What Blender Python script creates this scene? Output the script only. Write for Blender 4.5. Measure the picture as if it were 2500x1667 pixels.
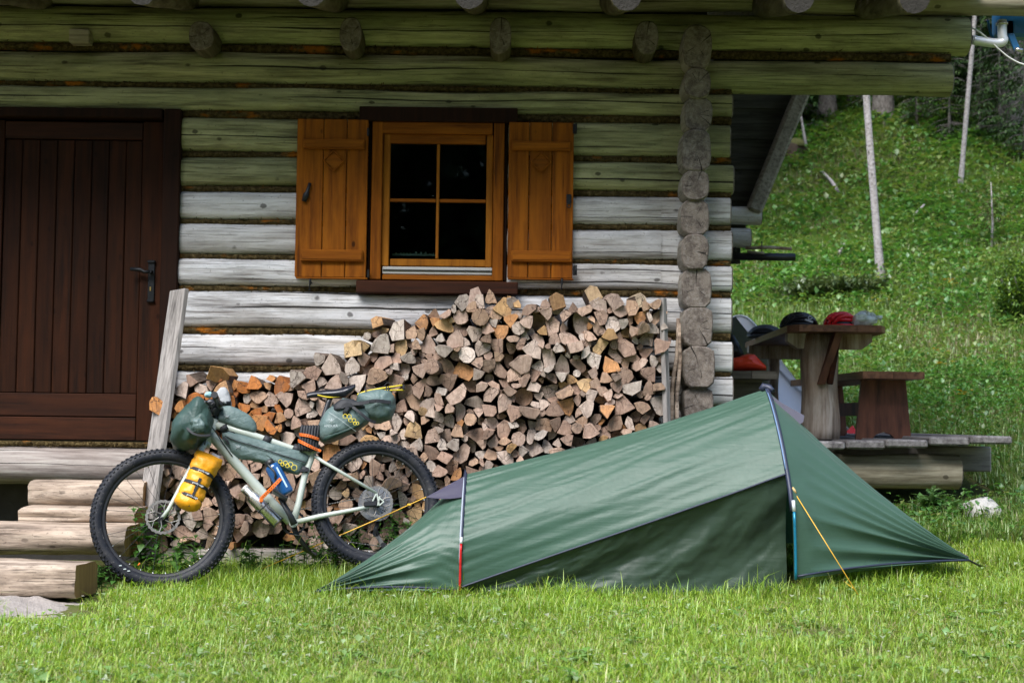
import bpy, bmesh, math, random
import numpy as np
from mathutils import Vector, Matrix, noise as mnoise

for _o in list(bpy.data.objects):
    bpy.data.objects.remove(_o, do_unlink=True)
SC = bpy.context.scene
COL = SC.collection
R = math.radians
random.seed(7)
RNG = np.random.default_rng(11)

# ------------------------------------------------------------------ camera
CAMZ, FPX, PITCH, ROLL = 0.91, 3723.0, 0.0519, 0.0125
CAM = Vector((0, 0, CAMZ))
_f = Vector((0, math.cos(PITCH), math.sin(PITCH)))
_u0 = Vector((0, -math.sin(PITCH), math.cos(PITCH)))
_r0 = Vector((1, 0, 0))
_r = _r0 * math.cos(ROLL) + _u0 * math.sin(ROLL)
_u = _u0 * math.cos(ROLL) - _r0 * math.sin(ROLL)
cam = bpy.data.cameras.new('camera')
cam.sensor_width = 36.0
cam.lens = 36.0 * FPX / 2500.0
cam.clip_end = 400
cam.dof.use_dof = True
cam.dof.focus_distance = 8.2
cam.dof.aperture_fstop = 4.0
camo = bpy.data.objects.new('camera', cam)
COL.objects.link(camo)
camo.matrix_world = Matrix(((_r.x, _u.x, -_f.x, CAM.x), (_r.y, _u.y, -_f.y, CAM.y),
                            (_r.z, _u.z, -_f.z, CAM.z), (0, 0, 0, 1)))
SC.camera = camo

# ------------------------------------------------------------------ world, sun, exposure
SUN_EL, SUN_AZ = R(54), R(206)          # azimuth clockwise from +Y: behind the camera on the left
world = bpy.data.worlds.new('World')
SC.world = world
world.use_nodes = True
wn = world.node_tree
wn.nodes.clear()
sky = wn.nodes.new('ShaderNodeTexSky')
sky.sky_type = 'NISHITA'
sky.sun_disc = False
sky.sun_elevation = SUN_EL
sky.sun_rotation = SUN_AZ
sky.air_density = 1.0
sky.dust_density = 1.2
sky.ozone_density = 1.0
bg = wn.nodes.new('ShaderNodeBackground')
bg.inputs['Strength'].default_value = 0.065
wo = wn.nodes.new('ShaderNodeOutputWorld')
wn.links.new(sky.outputs[0], bg.inputs[0])
wn.links.new(bg.outputs[0], wo.inputs[0])
sl = bpy.data.lights.new('sun', 'SUN')
sl.energy = 1.5
sl.angle = R(38)
sl.color = (1.0, 0.985, 0.97)
so = bpy.data.objects.new('sun', sl)
COL.objects.link(so)
_sd = Vector((math.sin(SUN_AZ) * math.cos(SUN_EL), math.cos(SUN_AZ) * math.cos(SUN_EL), math.sin(SUN_EL)))
so.rotation_euler = _sd.to_track_quat('Z', 'Y').to_euler()
so.location = (0, 0, 20)
vs = SC.view_settings
vs.view_transform = 'Standard'
vs.look = 'None'
vs.exposure = 2.12
vs.gamma = 1.0
vs.use_curve_mapping = False
SC.render.engine = 'CYCLES'
SC.cycles.max_bounces = 6
SC.cycles.use_denoising = True

# ------------------------------------------------------------------ measuring: photograph pixel + depth -> place in the world
def ray(px, py):
    return _f + _r * ((px - 1250.0) / FPX) + _u * ((833.5 - py) / FPX)
def P(px, py, y):
    d = ray(px, py)
    return CAM + d * (y / d.y)
def G(x, y):
    """height of the ground"""
    t = 0.55 * (x - 0.9) + 0.9 * (y - 8.0)
    t = 0.5 * (t + math.sqrt(t * t + 0.15)) - 0.03
    if t < 25:
        z = 0.1 * t + 0.0085 * t * t
    else:
        z = 0.1 * 25 + 0.0085 * 625 + 0.42 * (t - 25)
    if y > 15:
        k = min(1, (y - 15) / 6)
        z += k * (0.28 * mnoise.noise((x * .22, y * .22, 3)) + .12 * mnoise.noise((x * .7, y * .7, 8)))
    return z + 0.016 * mnoise.noise((x * 1.3, y * 1.3, 0)) + 0.008 * mnoise.noise((x * 4, y * 4, 5))
def PG(px, py):
    """ground point under a pixel"""
    d = ray(px, py)
    t = 3.0
    while t < 80:
        p = CAM + d * t
        if p.z < G(p.x, p.y):
            return p
        t += 0.02
    return CAM + d * 80

# ------------------------------------------------------------------ object helpers
def tag(o, label=None, cat=None, group=None, kind=None):
    if label: o['label'] = label
    if cat: o['category'] = cat
    if group: o['group'] = group
    if kind: o['kind'] = kind
    return o
def empty(name, loc, label=None, cat=None, group=None):
    o = bpy.data.objects.new(name, None)
    o.location = loc
    o.empty_display_size = 0.1
    COL.objects.link(o)
    return tag(o, label, cat, group)
def org(o):
    v = Vector((0, 0, 0))
    while o is not None:
        v += o.location
        o = o.parent
    return v
def link_mesh(name, me, parent=None, loc=(0, 0, 0)):
    o = bpy.data.objects.new(name, me)
    o.location = loc
    if parent is not None:
        o.parent = parent
    COL.objects.link(o)
    return o
def copy_tree(o, parent=None):
    c = o.copy()
    COL.objects.link(c)
    c.parent = parent
    for ch in list(o.children):
        copy_tree(ch, c)
    return c
def smooth_all(me, on=True):
    me.polygons.foreach_set('use_smooth', [on] * len(me.polygons))

class MB:
    """collects shapes for ONE mesh object"""
    def __init__(s):
        s.v, s.f, s.m, s.uv, s.sm = [], [], [], {}, []
    def add(s, vs_, fs, mi=0, uv=None, sm=False):
        b = len(s.v)
        s.v.extend([Vector(p) for p in vs_])
        for k, f in enumerate(fs):
            if uv is not None:
                s.uv[len(s.f)] = [uv[i] for i in f]
            s.f.append([i + b for i in f])
            s.m.append(mi)
            s.sm.append(sm)
        return s
    def cbox(s, c, size, b=0.004, ax=None, mi=0):
        """box with chamfered edges; ax = three axes"""
        c = Vector(c)
        ax = ax or (Vector((1, 0, 0)), Vector((0, 1, 0)), Vector((0, 0, 1)))
        h = [max(1e-4, q / 2) for q in size]
        b = min(b, min(h) * .6)
        vs_, idx = [], {}
        for sx in (-1, 1):
            for sy in (-1, 1):
                for sz in (-1, 1):
                    for k in range(3):
                        d = [sx * (h[0] - (b if k != 0 else 0)), sy * (h[1] - (b if k != 1 else 0)), sz * (h[2] - (b if k != 2 else 0))]
                        idx[(sx, sy, sz, k)] = len(vs_)
                        vs_.append(c + ax[0] * d[0] + ax[1] * d[1] + ax[2] * d[2])
        fs = []
        I = idx
        for sg in (-1, 1):
            q = [(-1, -1), (1, -1), (1, 1), (-1, 1)]
            fs.append([I[(sg, a, e, 0)] for a, e in q][::sg])
            fs.append([I[(e, sg, a, 1)] for a, e in q][::sg])
            fs.append([I[(a, e, sg, 2)] for a, e in q][::sg])
        for a in (-1, 1):
            for e in (-1, 1):
                fs.append([I[(a, e, -1, 0)], I[(a, e, 1, 0)], I[(a, e, 1, 1)], I[(a, e, -1, 1)]])
                fs.append([I[(a, -1, e, 0)], I[(a, 1, e, 0)], I[(a, 1, e, 2)], I[(a, -1, e, 2)]])
                fs.append([I[(-1, a, e, 1)], I[(1, a, e, 1)], I[(1, a, e, 2)], I[(-1, a, e, 2)]])
        for sx in (-1, 1):
            for sy in (-1, 1):
                for sz in (-1, 1):
                    fs.append([I[(sx, sy, sz, 0)], I[(sx, sy, sz, 1)], I[(sx, sy, sz, 2)]])
        return s.add(vs_, fs, mi)
    def bar(s, p0, p1, w, t, up=(0, 0, 1), b=0.003, mi=0):
        """board from p0 to p1; w along side, t along up"""
        p0, p1 = Vector(p0), Vector(p1)
        d = p1 - p0
        L = d.length
        d.normalize()
        up = Vector(up)
        up = (up - d * up.dot(d)).normalized()
        sd = d.cross(up)
        return s.cbox((p0 + p1) / 2, (L, w, t), b, (d, sd, up), mi)
    def tube(s, pts, rad, n=10, caps=True, mi=0, sm=True, flat=None, up=None, jit=0.0, seed=0):
        pts = [Vector(p) for p in pts]
        if not isinstance(rad, (list, tuple)):
            rad = [rad] * len(pts)
        rings = []
        prev = None
        L = 0
        uvs = []
        for i, p in enumerate(pts):
            d = (pts[min(i + 1, len(pts) - 1)] - pts[max(i - 1, 0)]).normalized()
            if i: L += (pts[i] - pts[i - 1]).length
            if prev is None:
                a = Vector(up) if up else (Vector((0, 0, 1)) if abs(d.z) < .9 else Vector((1, 0, 0)))
            else:
                a = prev
            a = (a - d * a.dot(d)).normalized()
            prev = a
            c = d.cross(a)
            r = rad[i]
            for k in range(n):
                t = 2 * math.pi * k / n
                rr = r
                if jit:
                    rr = r * (1 + jit * mnoise.noise((math.cos(t) * 1.3 + seed, math.sin(t) * 1.3, L * 6 / max(r, .01) * .12)))
                q = p + a * (math.cos(t) * rr * (flat or 1)) + c * (math.sin(t) * rr)
                rings.append(q)
                uvs.append((L, k / n))
        fs = []
        m = len(pts)
        for i in range(m - 1):
            for k in range(n):
                k2 = (k + 1) % n
                fs.append([i * n + k, i * n + k2, (i + 1) * n + k2, (i + 1) * n + k])
        s.add(rings, fs, mi, uvs, sm)
        if caps:
            b = len(s.v) - m * n
            s.f.append([b + k for k in range(n)][::-1]); s.m.append(mi); s.sm.append(False)
            s.f.append([b + (m - 1) * n + k for k in range(n)]); s.m.append(mi); s.sm.append(False)
        return s
    def cyl(s, p0, p1, r, n=16, mi=0, sm=True):
        return s.tube([p0, p1], r, n, True, mi, sm)
    def loft(s, rings, close=True, cap=True, mi=0, sm=True):
        n = len(rings[0])
        b = len(s.v)
        vs_ = [p for r_ in rings for p in r_]
        fs = []
        for i in range(len(rings) - 1):
            for k in range(n if close else n - 1):
                k2 = (k + 1) % n
                fs.append([i * n + k, i * n + k2, (i + 1) * n + k2, (i + 1) * n + k])
        s.add(vs_, fs, mi, None, sm)
        if cap and close:
            s.f.append([b + k for k in range(n)][::-1]); s.m.append(mi); s.sm.append(False)
            s.f.append([b + (len(rings) - 1) * n + k for k in range(n)]); s.m.append(mi); s.sm.append(False)
        return s
    def prism(s, poly, vec, mi=0, mi_side=None):
        n = len(poly)
        vec = Vector(vec)
        p = [Vector(q) for q in poly]
        s.add(p + [q + vec for q in p], [list(range(n))[::-1], [n + k for k in range(n)]], mi)
        b = len(s.v) - 2 * n
        for k in range(n):
            k2 = (k + 1) % n
            s.f.append([b + k, b + k2, b + n + k2, b + n + k]); s.m.append(mi if mi_side is None else mi_side); s.sm.append(False)
        return s
    def build(s, name, mats, parent=None, loc=None, fix=True):
        o = org(parent) if parent is not None else Vector(loc or (0, 0, 0))
        me = bpy.data.meshes.new(name)
        me.from_pydata([tuple(p - o) for p in s.v], [], s.f)
        mats = mats if isinstance(mats, (list, tuple)) else [mats]
        for m_ in mats:
            me.materials.append(m_)
        me.polygons.foreach_set('material_index', s.m)
        me.polygons.foreach_set('use_smooth', s.sm)
        if s.uv:
            ul = me.uv_layers.new(name='UVMap')
            for pi, uv in s.uv.items():
                st = me.polygons[pi].loop_start
                for k, c in enumerate(uv):
                    ul.data[st + k].uv = c
        if fix:
            bm = bmesh.new()
            bm.from_mesh(me)
            bmesh.ops.recalc_face_normals(bm, faces=bm.faces)
            bm.to_mesh(me)
            bm.free()
        me.update()
        return link_mesh(name, me, parent, (0, 0, 0) if parent is not None else tuple(o))

def catmull(pts, k=6):
    pts = [Vector(p) for p in pts]
    out = []
    n = len(pts)
    for i in range(n - 1):
        p0, p1, p2, p3 = pts[max(i - 1, 0)], pts[i], pts[i + 1], pts[min(i + 2, n - 1)]
        for j in range(k):
            t = j / k
            out.append(0.5 * ((2 * p1) + (p2 - p0) * t + (2 * p0 - 5 * p1 + 4 * p2 - p3) * t * t + (3 * p1 - p0 - 3 * p2 + p3) * t ** 3))
    out.append(pts[-1])
    return out

# ------------------------------------------------------------------ materials
class NT:
    def __init__(s, name):
        s.mat = bpy.data.materials.new(name)
        s.mat.use_nodes = True
        s.t = s.mat.node_tree
        s.t.nodes.clear()
    def n(s, ty, **kw):
        nd = s.t.nodes.new('ShaderNode' + ty)
        for k, v in kw.items():
            if k.startswith('i_'):
                nd.inputs[k[2:].replace('_', ' ')].default_value = v
            elif k.startswith('n_'):
                nd.inputs[int(k[2:])].default_value = v
            else:
                setattr(nd, k, v)
        return nd
    def l(s, a, b):
        s.t.links.new(a, b)
    def math(s, op, a, b=None, clamp=False):
        nd = s.n('Math', operation=op, use_clamp=clamp)
        for i, x in enumerate((a, b)):
            if x is None: continue
            if isinstance(x, (int, float)): nd.inputs[i].default_value = x
            else: s.l(x, nd.inputs[i])
        return nd.outputs[0]
    def mix(s, fac, a, b, mode='MIX'):
        nd = s.n('Mix', data_type='RGBA', blend_type=mode, clamp_factor=True)
        for i, x in ((0, fac), (6, a), (7, b)):
            if isinstance(x, (int, float)): nd.inputs[i].default_value = x
            elif isinstance(x, (tuple, list)): nd.inputs[i].default_value = (*x[:3], 1)
            else: s.l(x, nd.inputs[i])
        return nd.outputs[2]
    def ramp(s, fac, stops):
        nd = s.n('ValToRGB')
        el = nd.color_ramp.elements
        while len(el) > 1: el.remove(el[-1])
        for i, (p, c) in enumerate(stops):
            e = el[0] if i == 0 else el.new(p)
            e.position = p
            e.color = (*c, 1) if isinstance(c, (tuple, list)) else (c, c, c, 1)
        s.l(fac, nd.inputs[0])
        return nd.outputs[0]
    def coords(s, scale=(1, 1, 1), rnd=True, src='Object', rot=(0, 0, 0)):
        tc = s.n('TexCoord')
        v = tc.outputs[src]
        if rnd:
            oi = s.n('ObjectInfo')
            m = s.math('MULTIPLY', oi.outputs['Random'], 41.0)
            ad = s.n('VectorMath', operation='ADD')
            s.l(v, ad.inputs[0]); s.l(m, ad.inputs[1])
            v = ad.outputs[0]
        mp = s.n('Mapping')
        mp.inputs['Scale'].default_value = scale
        mp.inputs['Rotation'].default_value = rot
        s.l(v, mp.inputs[0])
        return mp.outputs[0]
    def noise(s, v, scale, detail=4, rough=.55, out='Fac'):
        nd = s.n('TexNoise')
        nd.inputs['Scale'].default_value = scale
        nd.inputs['Detail'].default_value = detail
        nd.inputs['Roughness'].default_value = rough
        if v is not None: s.l(v, nd.inputs['Vector'])
        return nd.outputs[out]
    def voro(s, v, scale, out='Distance', feature='F1'):
        nd = s.n('TexVoronoi', feature=feature)
        nd.inputs['Scale'].default_value = scale
        if v is not None: s.l(v, nd.inputs['Vector'])
        return nd.outputs[out]
    def bump(s, h, strength=.3, dist=.01):
        nd = s.n('Bump')
        nd.inputs['Strength'].default_value = strength
        nd.inputs['Distance'].default_value = dist
        s.l(h, nd.inputs['Height'])
        return nd.outputs[0]
    def out(s, sh):
        o = s.n('OutputMaterial')
        s.l(sh, o.inputs[0])
        return s.mat
    def bsdf(s, col, rough=.6, normal=None, metal=0, spec=.5, **kw):
        b = s.n('BsdfPrincipled')
        for k, x in (('Base Color', col), ('Roughness', rough), ('Metallic', metal), ('Specular IOR Level', spec)):
            if isinstance(x, (int, float)): b.inputs[k].default_value = x
            elif isinstance(x, (tuple, list)): b.inputs[k].default_value = (*x[:3], 1)
            else: s.l(x, b.inputs[k])
        for k, x in kw.items():
            k = k.replace('_', ' ')
            if isinstance(x, (int, float)): b.inputs[k].default_value = x
            elif isinstance(x, (tuple, list)): b.inputs[k].default_value = (*x[:3], 1)
            else: s.l(x, b.inputs[k])
        if normal is not None: s.l(normal, b.inputs['Normal'])
        return b.outputs[0]

def wood(name, light, mid, dark, axis=0, grain=30.0, rough=.75, knots=.5, crack=0.0, stain=None, bump=.35, spec=.2, scale=1.0, tone=.35, blot=.35, checks=0.):
    t = NT(name)
    sc = [grain * scale] * 3
    sc[axis] = 1.6 * scale
    v = t.coords(tuple(sc))
    g1 = t.noise(v, 1.0, 7, .65)
    c = t.ramp(g1, [(.33, dark), (.47, mid), (.6, light)])
    v2 = t.coords(tuple([2.2 if i != axis else .8 for i in range(3)]))
    g2 = t.noise(v2, 1.6, 5, .6)
    c = t.mix(t.math('MULTIPLY', t.ramp(g2, [(.42, 0.), (.68, 1.)]), .5), c, stain or mid)
    oi = t.n('ObjectInfo')
    tn = t.math('ADD', t.math('MULTIPLY', oi.outputs['Random'], tone), 1 - tone / 2)
    mul = t.n('Mix', data_type='RGBA', blend_type='MULTIPLY')
    mul.inputs[0].default_value = 1
    t.l(c, mul.inputs[6]); t.l(tn, mul.inputs[7])
    c = mul.outputs[2]
    v4 = t.coords(tuple([6.0 if i != axis else 1.6 for i in range(3)]))
    bl = t.ramp(t.noise(v4, 1.3, 6, .72), [(.47, 0.), (.64, 1.)])
    c = t.mix(t.math('MULTIPLY', bl, blot), c, tuple(x * .8 for x in dark))
    h = g1
    if checks:
        sc5 = [110.0] * 3
        sc5[axis] = 2.4
        st_ = t.ramp(t.noise(t.coords(tuple(sc5)), 1.0, 3, .5), [(.58, 0.), (.66, 1.)])
        pt = t.ramp(t.noise(t.coords(tuple([3.0 if i != axis else 1.2 for i in range(3)])), 1.0, 2), [(.42, 0.), (.6, 1.)])
        c = t.mix(t.math('MULTIPLY', t.math('MULTIPLY', st_, pt), checks), c, tuple(x * .7 for x in dark))
        pits = t.ramp(t.noise(t.coords((70, 70, 70)), 1.0, 2, .5), [(.66, 0.), (.73, 1.)])
        c = t.mix(t.math('MULTIPLY', pits, checks * .8), c, tuple(x * .6 for x in dark))
        h = t.math('SUBTRACT', h, t.math('MULTIPLY', st_, .5))
    if knots:
        if crack:                               # round timber: knots laid out along the log and around it
            tcu = t.n('TexCoord'); su = t.n('SeparateXYZ'); t.l(tcu.outputs['UV'], su.inputs[0])
            cu = t.n('CombineXYZ')
            t.l(t.math('ADD', t.math('MULTIPLY', su.outputs[0], 6.2), t.math('MULTIPLY', oi.outputs['Random'], 91.0)), cu.inputs[0])
            t.l(t.math('MULTIPLY', su.outputs[1], 5.6), cu.inputs[1])
            vk = cu.outputs[0]
            vn = t.n('TexVoronoi'); vn.inputs['Scale'].default_value = 1.0; t.l(vk, vn.inputs['Vector'])
            vr = t.n('SeparateXYZ'); t.l(vn.outputs['Color'], vr.inputs[0])
            kd = t.math('ADD', t.math('ADD', vn.outputs['Distance'], t.math('MULTIPLY', t.math('GREATER_THAN', vr.outputs[0], .45), 1.0)), t.math('MULTIPLY', t.noise(vk, 7.0, 3), .09))
            k1, k2 = .15, .2
        else:
            ks = [9.0] * 3
            ks[axis] = 5.0
            if axis != 1: ks[1] = .4
            vk = t.coords(tuple(ks))
            kd = t.math('ADD', t.voro(vk, 1.0), t.math('MULTIPLY', t.noise(vk, 1.5, 3), .1))
            k1, k2 = .11, .17
        km = t.ramp(kd, [(k1, 1.), (k2, 0.)])
        ring = t.ramp(kd, [(k2 * .8, 0.), (k2 * 1.3, .7), (k2 * 2.2, 0.)])
        c = t.mix(t.math('MULTIPLY', ring, .55 * knots), c, tuple(x * .75 for x in mid))
        c = t.mix(t.math('MULTIPLY', km, .9 * knots), c, tuple(x * .35 for x in dark))
    if crack:
        tc = t.n('TexCoord')
        sep = t.n('SeparateXYZ')
        t.l(tc.outputs['UV'], sep.inputs[0])
        cv = t.n('CombineXYZ')
        t.l(t.math('MULTIPLY', sep.outputs[0], .9), cv.inputs[0])
        t.l(t.math('MULTIPLY', oi.outputs['Random'], 53.0), cv.inputs[1])
        nz = t.noise(cv.outputs[0], 1.0, 4, .6)
        nz2 = t.noise(cv.outputs[0], .55, 2, .6)
        for k, (base, rng) in enumerate(((.40, .12), (.55, .14))):
            pos = t.math('ADD', t.math('ADD', base, t.math('MULTIPLY', t.math('FRACT', t.math('MULTIPLY', oi.outputs['Random'], 7.3 + 5 * k)), rng)), t.math('MULTIPLY', t.math('SUBTRACT', nz, .5), .07))
            d = t.math('ABSOLUTE', t.math('SUBTRACT', sep.outputs[1], pos))
            wdt = t.math('MULTIPLY', t.math('MULTIPLY', t.ramp(nz2, [(.47 + .06 * k, 0.), (.62, 1.)]), .008), crack)
            m = t.math('LESS_THAN', d, wdt)
            c = t.mix(t.math('MULTIPLY', m, .92), c, (.012, .01, .008))
            h = t.math('SUBTRACT', h, t.math('MULTIPLY', m, 1.5))
    rg = t.math('ADD', t.math('MULTIPLY', g1, .2), rough - .1)
    return t.out(t.bsdf(c, rg, t.bump(h, bump, .006), spec=spec))

def plain(name, col, rough=.5, metal=0, var=.15, nscale=12, bump=0., bscale=60, spec=.5, **kw):
    t = NT(name)
    v = t.coords((1, 1, 1))
    g = t.noise(v, nscale, 4)
    c = t.mix(g, tuple(x * (1 - var) for x in col), tuple(min(1, x * (1 + var)) for x in col))
    nm = t.bump(t.noise(v, bscale, 4), bump, .01) if bump else None
    rg = t.math('ADD', t.math('MULTIPLY', t.noise(v, nscale * 2.3, 3), .2), rough - .1)
    return t.out(t.bsdf(c, rg, nm, metal=metal, spec=spec, **kw))

def leafy(name, trans=.35, rough=.5, gloss=.08, attr='Col'):
    t = NT(name)
    at = t.n('VertexColor', layer_name=attr)
    c = at.outputs[0]
    df = t.n('BsdfDiffuse'); t.l(c, df.inputs[0])
    tr = t.n('BsdfTranslucent')
    t.l(t.mix(.5, c, (1.0, .95, .35), 'MULTIPLY'), tr.inputs[0])
    m1 = t.n('MixShader'); m1.inputs[0].default_value = trans
    t.l(df.outputs[0], m1.inputs[1]); t.l(tr.outputs[0], m1.inputs[2])
    gl = t.n('BsdfGlossy'); gl.inputs['Roughness'].default_value = rough
    gl.inputs[0].default_value = (.9, 1, .9, 1)
    m2 = t.n('MixShader'); m2.inputs[0].default_value = gloss
    t.l(m1.outputs[0], m2.inputs[1]); t.l(gl.outputs[0], m2.inputs[2])
    return t.out(m2.outputs[0])

M = {}
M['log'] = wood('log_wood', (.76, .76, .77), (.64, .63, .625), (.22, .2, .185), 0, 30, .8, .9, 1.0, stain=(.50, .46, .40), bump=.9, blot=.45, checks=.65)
M['log_eave_shade'] = wood('log_wood_eave_shade', (.47, .455, .25), (.33, .325, .165), (.11, .10, .055), 0, 30, .8, .9, 1.0, stain=(.29, .31, .17), bump=.9, blot=.45, checks=.65)  # eave shade and green grass bounce put into the colour of the upper logs
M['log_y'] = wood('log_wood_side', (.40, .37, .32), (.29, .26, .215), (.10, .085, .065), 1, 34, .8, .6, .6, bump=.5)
M['rafter_end'] = plain('rafter_end', (.055, .05, .045), .85, 0, .4, 30, .5, 60, .1)
M['beam'] = wood('beam_wood', (.40, .36, .27), (.28, .245, .17), (.09, .07, .045), 0, 30, .8, .8, .6, bump=.4)
M['rafter'] = wood('rafter_wood', (.15, .13, .085), (.10, .085, .05), (.04, .03, .018), 1, 30, .8, .5, 0, bump=.4)
M['sill_log'] = wood('sill_log_wood', (.5, .46, .42), (.33, .29, .265), (.11, .09, .08), 0, 24, .85, .5, .5, stain=(.26, .2, .17), bump=.7)
M['door'] = wood('door_wood', (.036, .011, .004), (.024, .0078, .003), (.009, .0038, .002), 2, 34, .7, .6, 0, bump=.2, spec=.12, tone=.5)
M['jamb'] = wood('jamb_wood', (.026, .009, .004), (.018, .0065, .003), (.009, .004, .002), 2, 34, .7, .5, 0, bump=.2, spec=.12)
M['shutter'] = wood('shutter_wood', (.30, .095, .007), (.225, .066, .005), (.09, .025, .003), 2, 30, .65, 1.0, 0, bump=.2, spec=.1, tone=.25)
M['sash'] = wood('sash_wood', (.38, .14, .012), (.29, .10, .008), (.15, .048, .005), 2, 32, .6, .4, 0, bump=.15, spec=.12, tone=.15)
M['batten'] = wood('batten_wood', (.30, .095, .007), (.225, .066, .005), (.10, .028, .004), 0, 30, .65, .5, 0, bump=.2, spec=.1, tone=.2)
M['sill'] = wood('sill_wood', (.052, .016, .006), (.035, .011, .0045), (.014, .0055, .003), 0, 26, .65, .3, 0, bump=.25, spec=.15)
M['grey_plank'] = wood('grey_plank', (.36, .33, .31), (.25, .23, .215), (.09, .08, .075), 2, 40, .85, .4, 0, bump=.6)
M['step'] = wood('step_wood', (.58, .47, .37), (.41, .32, .245), (.11, .08, .06), 0, 16, .85, .6, .6, stain=(.24, .18, .145), bump=1.0, blot=.7, checks=.7)
M['step_end'] = wood('step_end_wood', (.4, .24, .1), (.33, .19, .075), (.2, .11, .05), 2, 22, .8, 0, 0, bump=.4)
M['deck'] = wood('deck_wood', (.34, .32, .31), (.22, .2, .195), (.08, .075, .075), 1, 30, .85, .5, 0, bump=.6)
M['deck_end'] = wood('deck_end_wood', (.36, .33, .30), (.26, .235, .215), (.1, .09, .085), 0, 26, .85, .3, .6, bump=.6)
M['table'] = wood('table_wood', (.27, .125, .065), (.185, .08, .042), (.07, .03, .018), 1, 28, .55, .3, 0, bump=.2, spec=.35)
M['table_side'] = wood('bench_leg_wood', (.22, .085, .045), (.15, .056, .031), (.045, .02, .013), 2, 16, .6, .3, 0, stain=(.05, .02, .013), bump=.25, spec=.35)
M['post'] = wood('post_wood', (.5, .43, .36), (.33, .26, .205), (.1, .07, .05), 2, 22, .8, .3, .5, stain=(.3, .15, .06), bump=.5)
M['grey_bench'] = wood('grey_bench_wood', (.2, .175, .145), (.13, .11, .088), (.05, .042, .035), 0, 28, .8, .3, 0, bump=.4)
M['dark_plank'] = wood('dark_plank', (.085, .085, .075), (.055, .055, .048), (.02, .02, .017), 0, 26, .85, .4, 0, bump=.4)
M['iron'] = plain('black_iron', (.018, .019, .021), .45, .6, .3)
M['black'] = plain('black_plastic', (.014, .0145, .016), .42, 0, .25)
M['steel'] = plain('brushed_steel', (.62, .6, .56), .28, 1.0, .1, 30)
M['alu'] = plain('grey_aluminium', (.5, .49, .46), .4, .2, .1)
M['galv'] = plain('galvanised_pipe', (.72, .74, .76), .38, .35, .12)
def endgrain():
    """weathered cut log end: rings, blotches and drying cracks that run out from the heart"""
    t = NT('log_end_grain')
    tc = t.n('TexCoord')
    oi = t.n('ObjectInfo')
    v = t.coords((1, 1, 1), rnd=True)
    sep = t.n('SeparateXYZ'); t.l(tc.outputs['UV'], sep.inputs[0])
    nz = t.noise(v, 9, 4)
    rad = t.math('SQRT', t.math('ADD', t.math('MULTIPLY', sep.outputs[0], sep.outputs[0]), t.math('MULTIPLY', sep.outputs[1], sep.outputs[1])))
    rr = t.math('ADD', rad, t.math('MULTIPLY', nz, .02))
    rings = t.math('SINE', t.math('MULTIPLY', rr, 520.0))
    c = t.mix(t.math('MULTIPLY', t.math('ADD', rings, 1.0), .2), (.225, .19, .16), (.135, .11, .092))
    blot = t.ramp(t.noise(v, 15, 6, .75), [(.40, 1.), (.6, 0.)])
    c = t.mix(t.math('MULTIPLY', blot, .8), c, (.07, .055, .047))
    c = t.mix(t.math('MULTIPLY', t.ramp(t.noise(v, 50, 3), [(.5, 0.), (.7, 1.)]), .5), c, (.31, .28, .25))
    h = t.noise(v, 60, 5)
    for k in range(3):
        an = t.math('MULTIPLY', t.math('FRACT', t.math('MULTIPLY', oi.outputs['Random'], 13.7 + 7.1 * k)), 6.2832)
        ca, sa = t.math('COSINE', an), t.math('SINE', an)
        al = t.math('ADD', t.math('MULTIPLY', sep.outputs[0], ca), t.math('MULTIPLY', sep.outputs[1], sa))
        pp = t.math('ABSOLUTE', t.math('ADD', t.math('SUBTRACT', t.math('MULTIPLY', sep.outputs[1], ca), t.math('MULTIPLY', sep.outputs[0], sa)), t.math('MULTIPLY', t.math('SUBTRACT', nz, .5), .03)))
        m = t.math('MULTIPLY', t.math('LESS_THAN', pp, t.math('MULTIPLY', al, .035)), t.math('LESS_THAN', al, .2 if k == 0 else .065))
        c = t.mix(t.math('MULTIPLY', m, .9), c, (.012, .01, .009))
        h = t.math('SUBTRACT', h, t.math('MULTIPLY', m, 1.2))
    return t.out(t.bsdf(c, .85, t.bump(h, .6, .008), spec=.15))
M['endgrain'] = endgrain()
# ================================================================== ground
def build_ground():
    def axis(lo, hi, c, fine, n_out):
        a = list(np.arange(c[0], c[1], fine))
        def ext(start, end):
            out = []; s = fine; p = start; sg = 1 if end > start else -1
            while sg * (end - p) > 0:
                s *= 1.16; p += sg * s; out.append(p)
            return out
        return np.array(sorted(a + ext(c[0], lo) + ext(c[1], hi)))
    xs = axis(-120, 120, (-4.5, 9), .14, 0)
    ys = axis(-60, 130, (4.0, 24), .14, 0)
    V = [(x, y, G(x, y)) for y in ys for x in xs]
    nx = len(xs)
    F = [(j * nx + i, j * nx + i + 1, (j + 1) * nx + i + 1, (j + 1) * nx + i) for j in range(len(ys) - 1) for i in range(nx - 1)]
    me = bpy.data.meshes.new('ground')
    me.from_pydata(V, [], F)
    smooth_all(me)
    t = NT('soil_and_thatch')
    v = t.coords((1, 1, 1), rnd=False)
    c = t.ramp(t.noise(v, 2.2, 6, .6), [(.3, (.06, .085, .018)), (.5, (.09, .125, .022)), (.7, (.14, .14, .045))])
    c = t.mix(t.ramp(t.noise(v, 28, 5, .7), [(.4, 0.), (.7, 1.)]), c, (.12, .10, .055))
    me.materials.append(t.out(t.bsdf(c, .95, t.bump(t.noise(v, 40, 5), .8, .03), spec=.1)))
    tag(link_mesh('ground', me), kind='structure')
build_ground()

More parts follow.
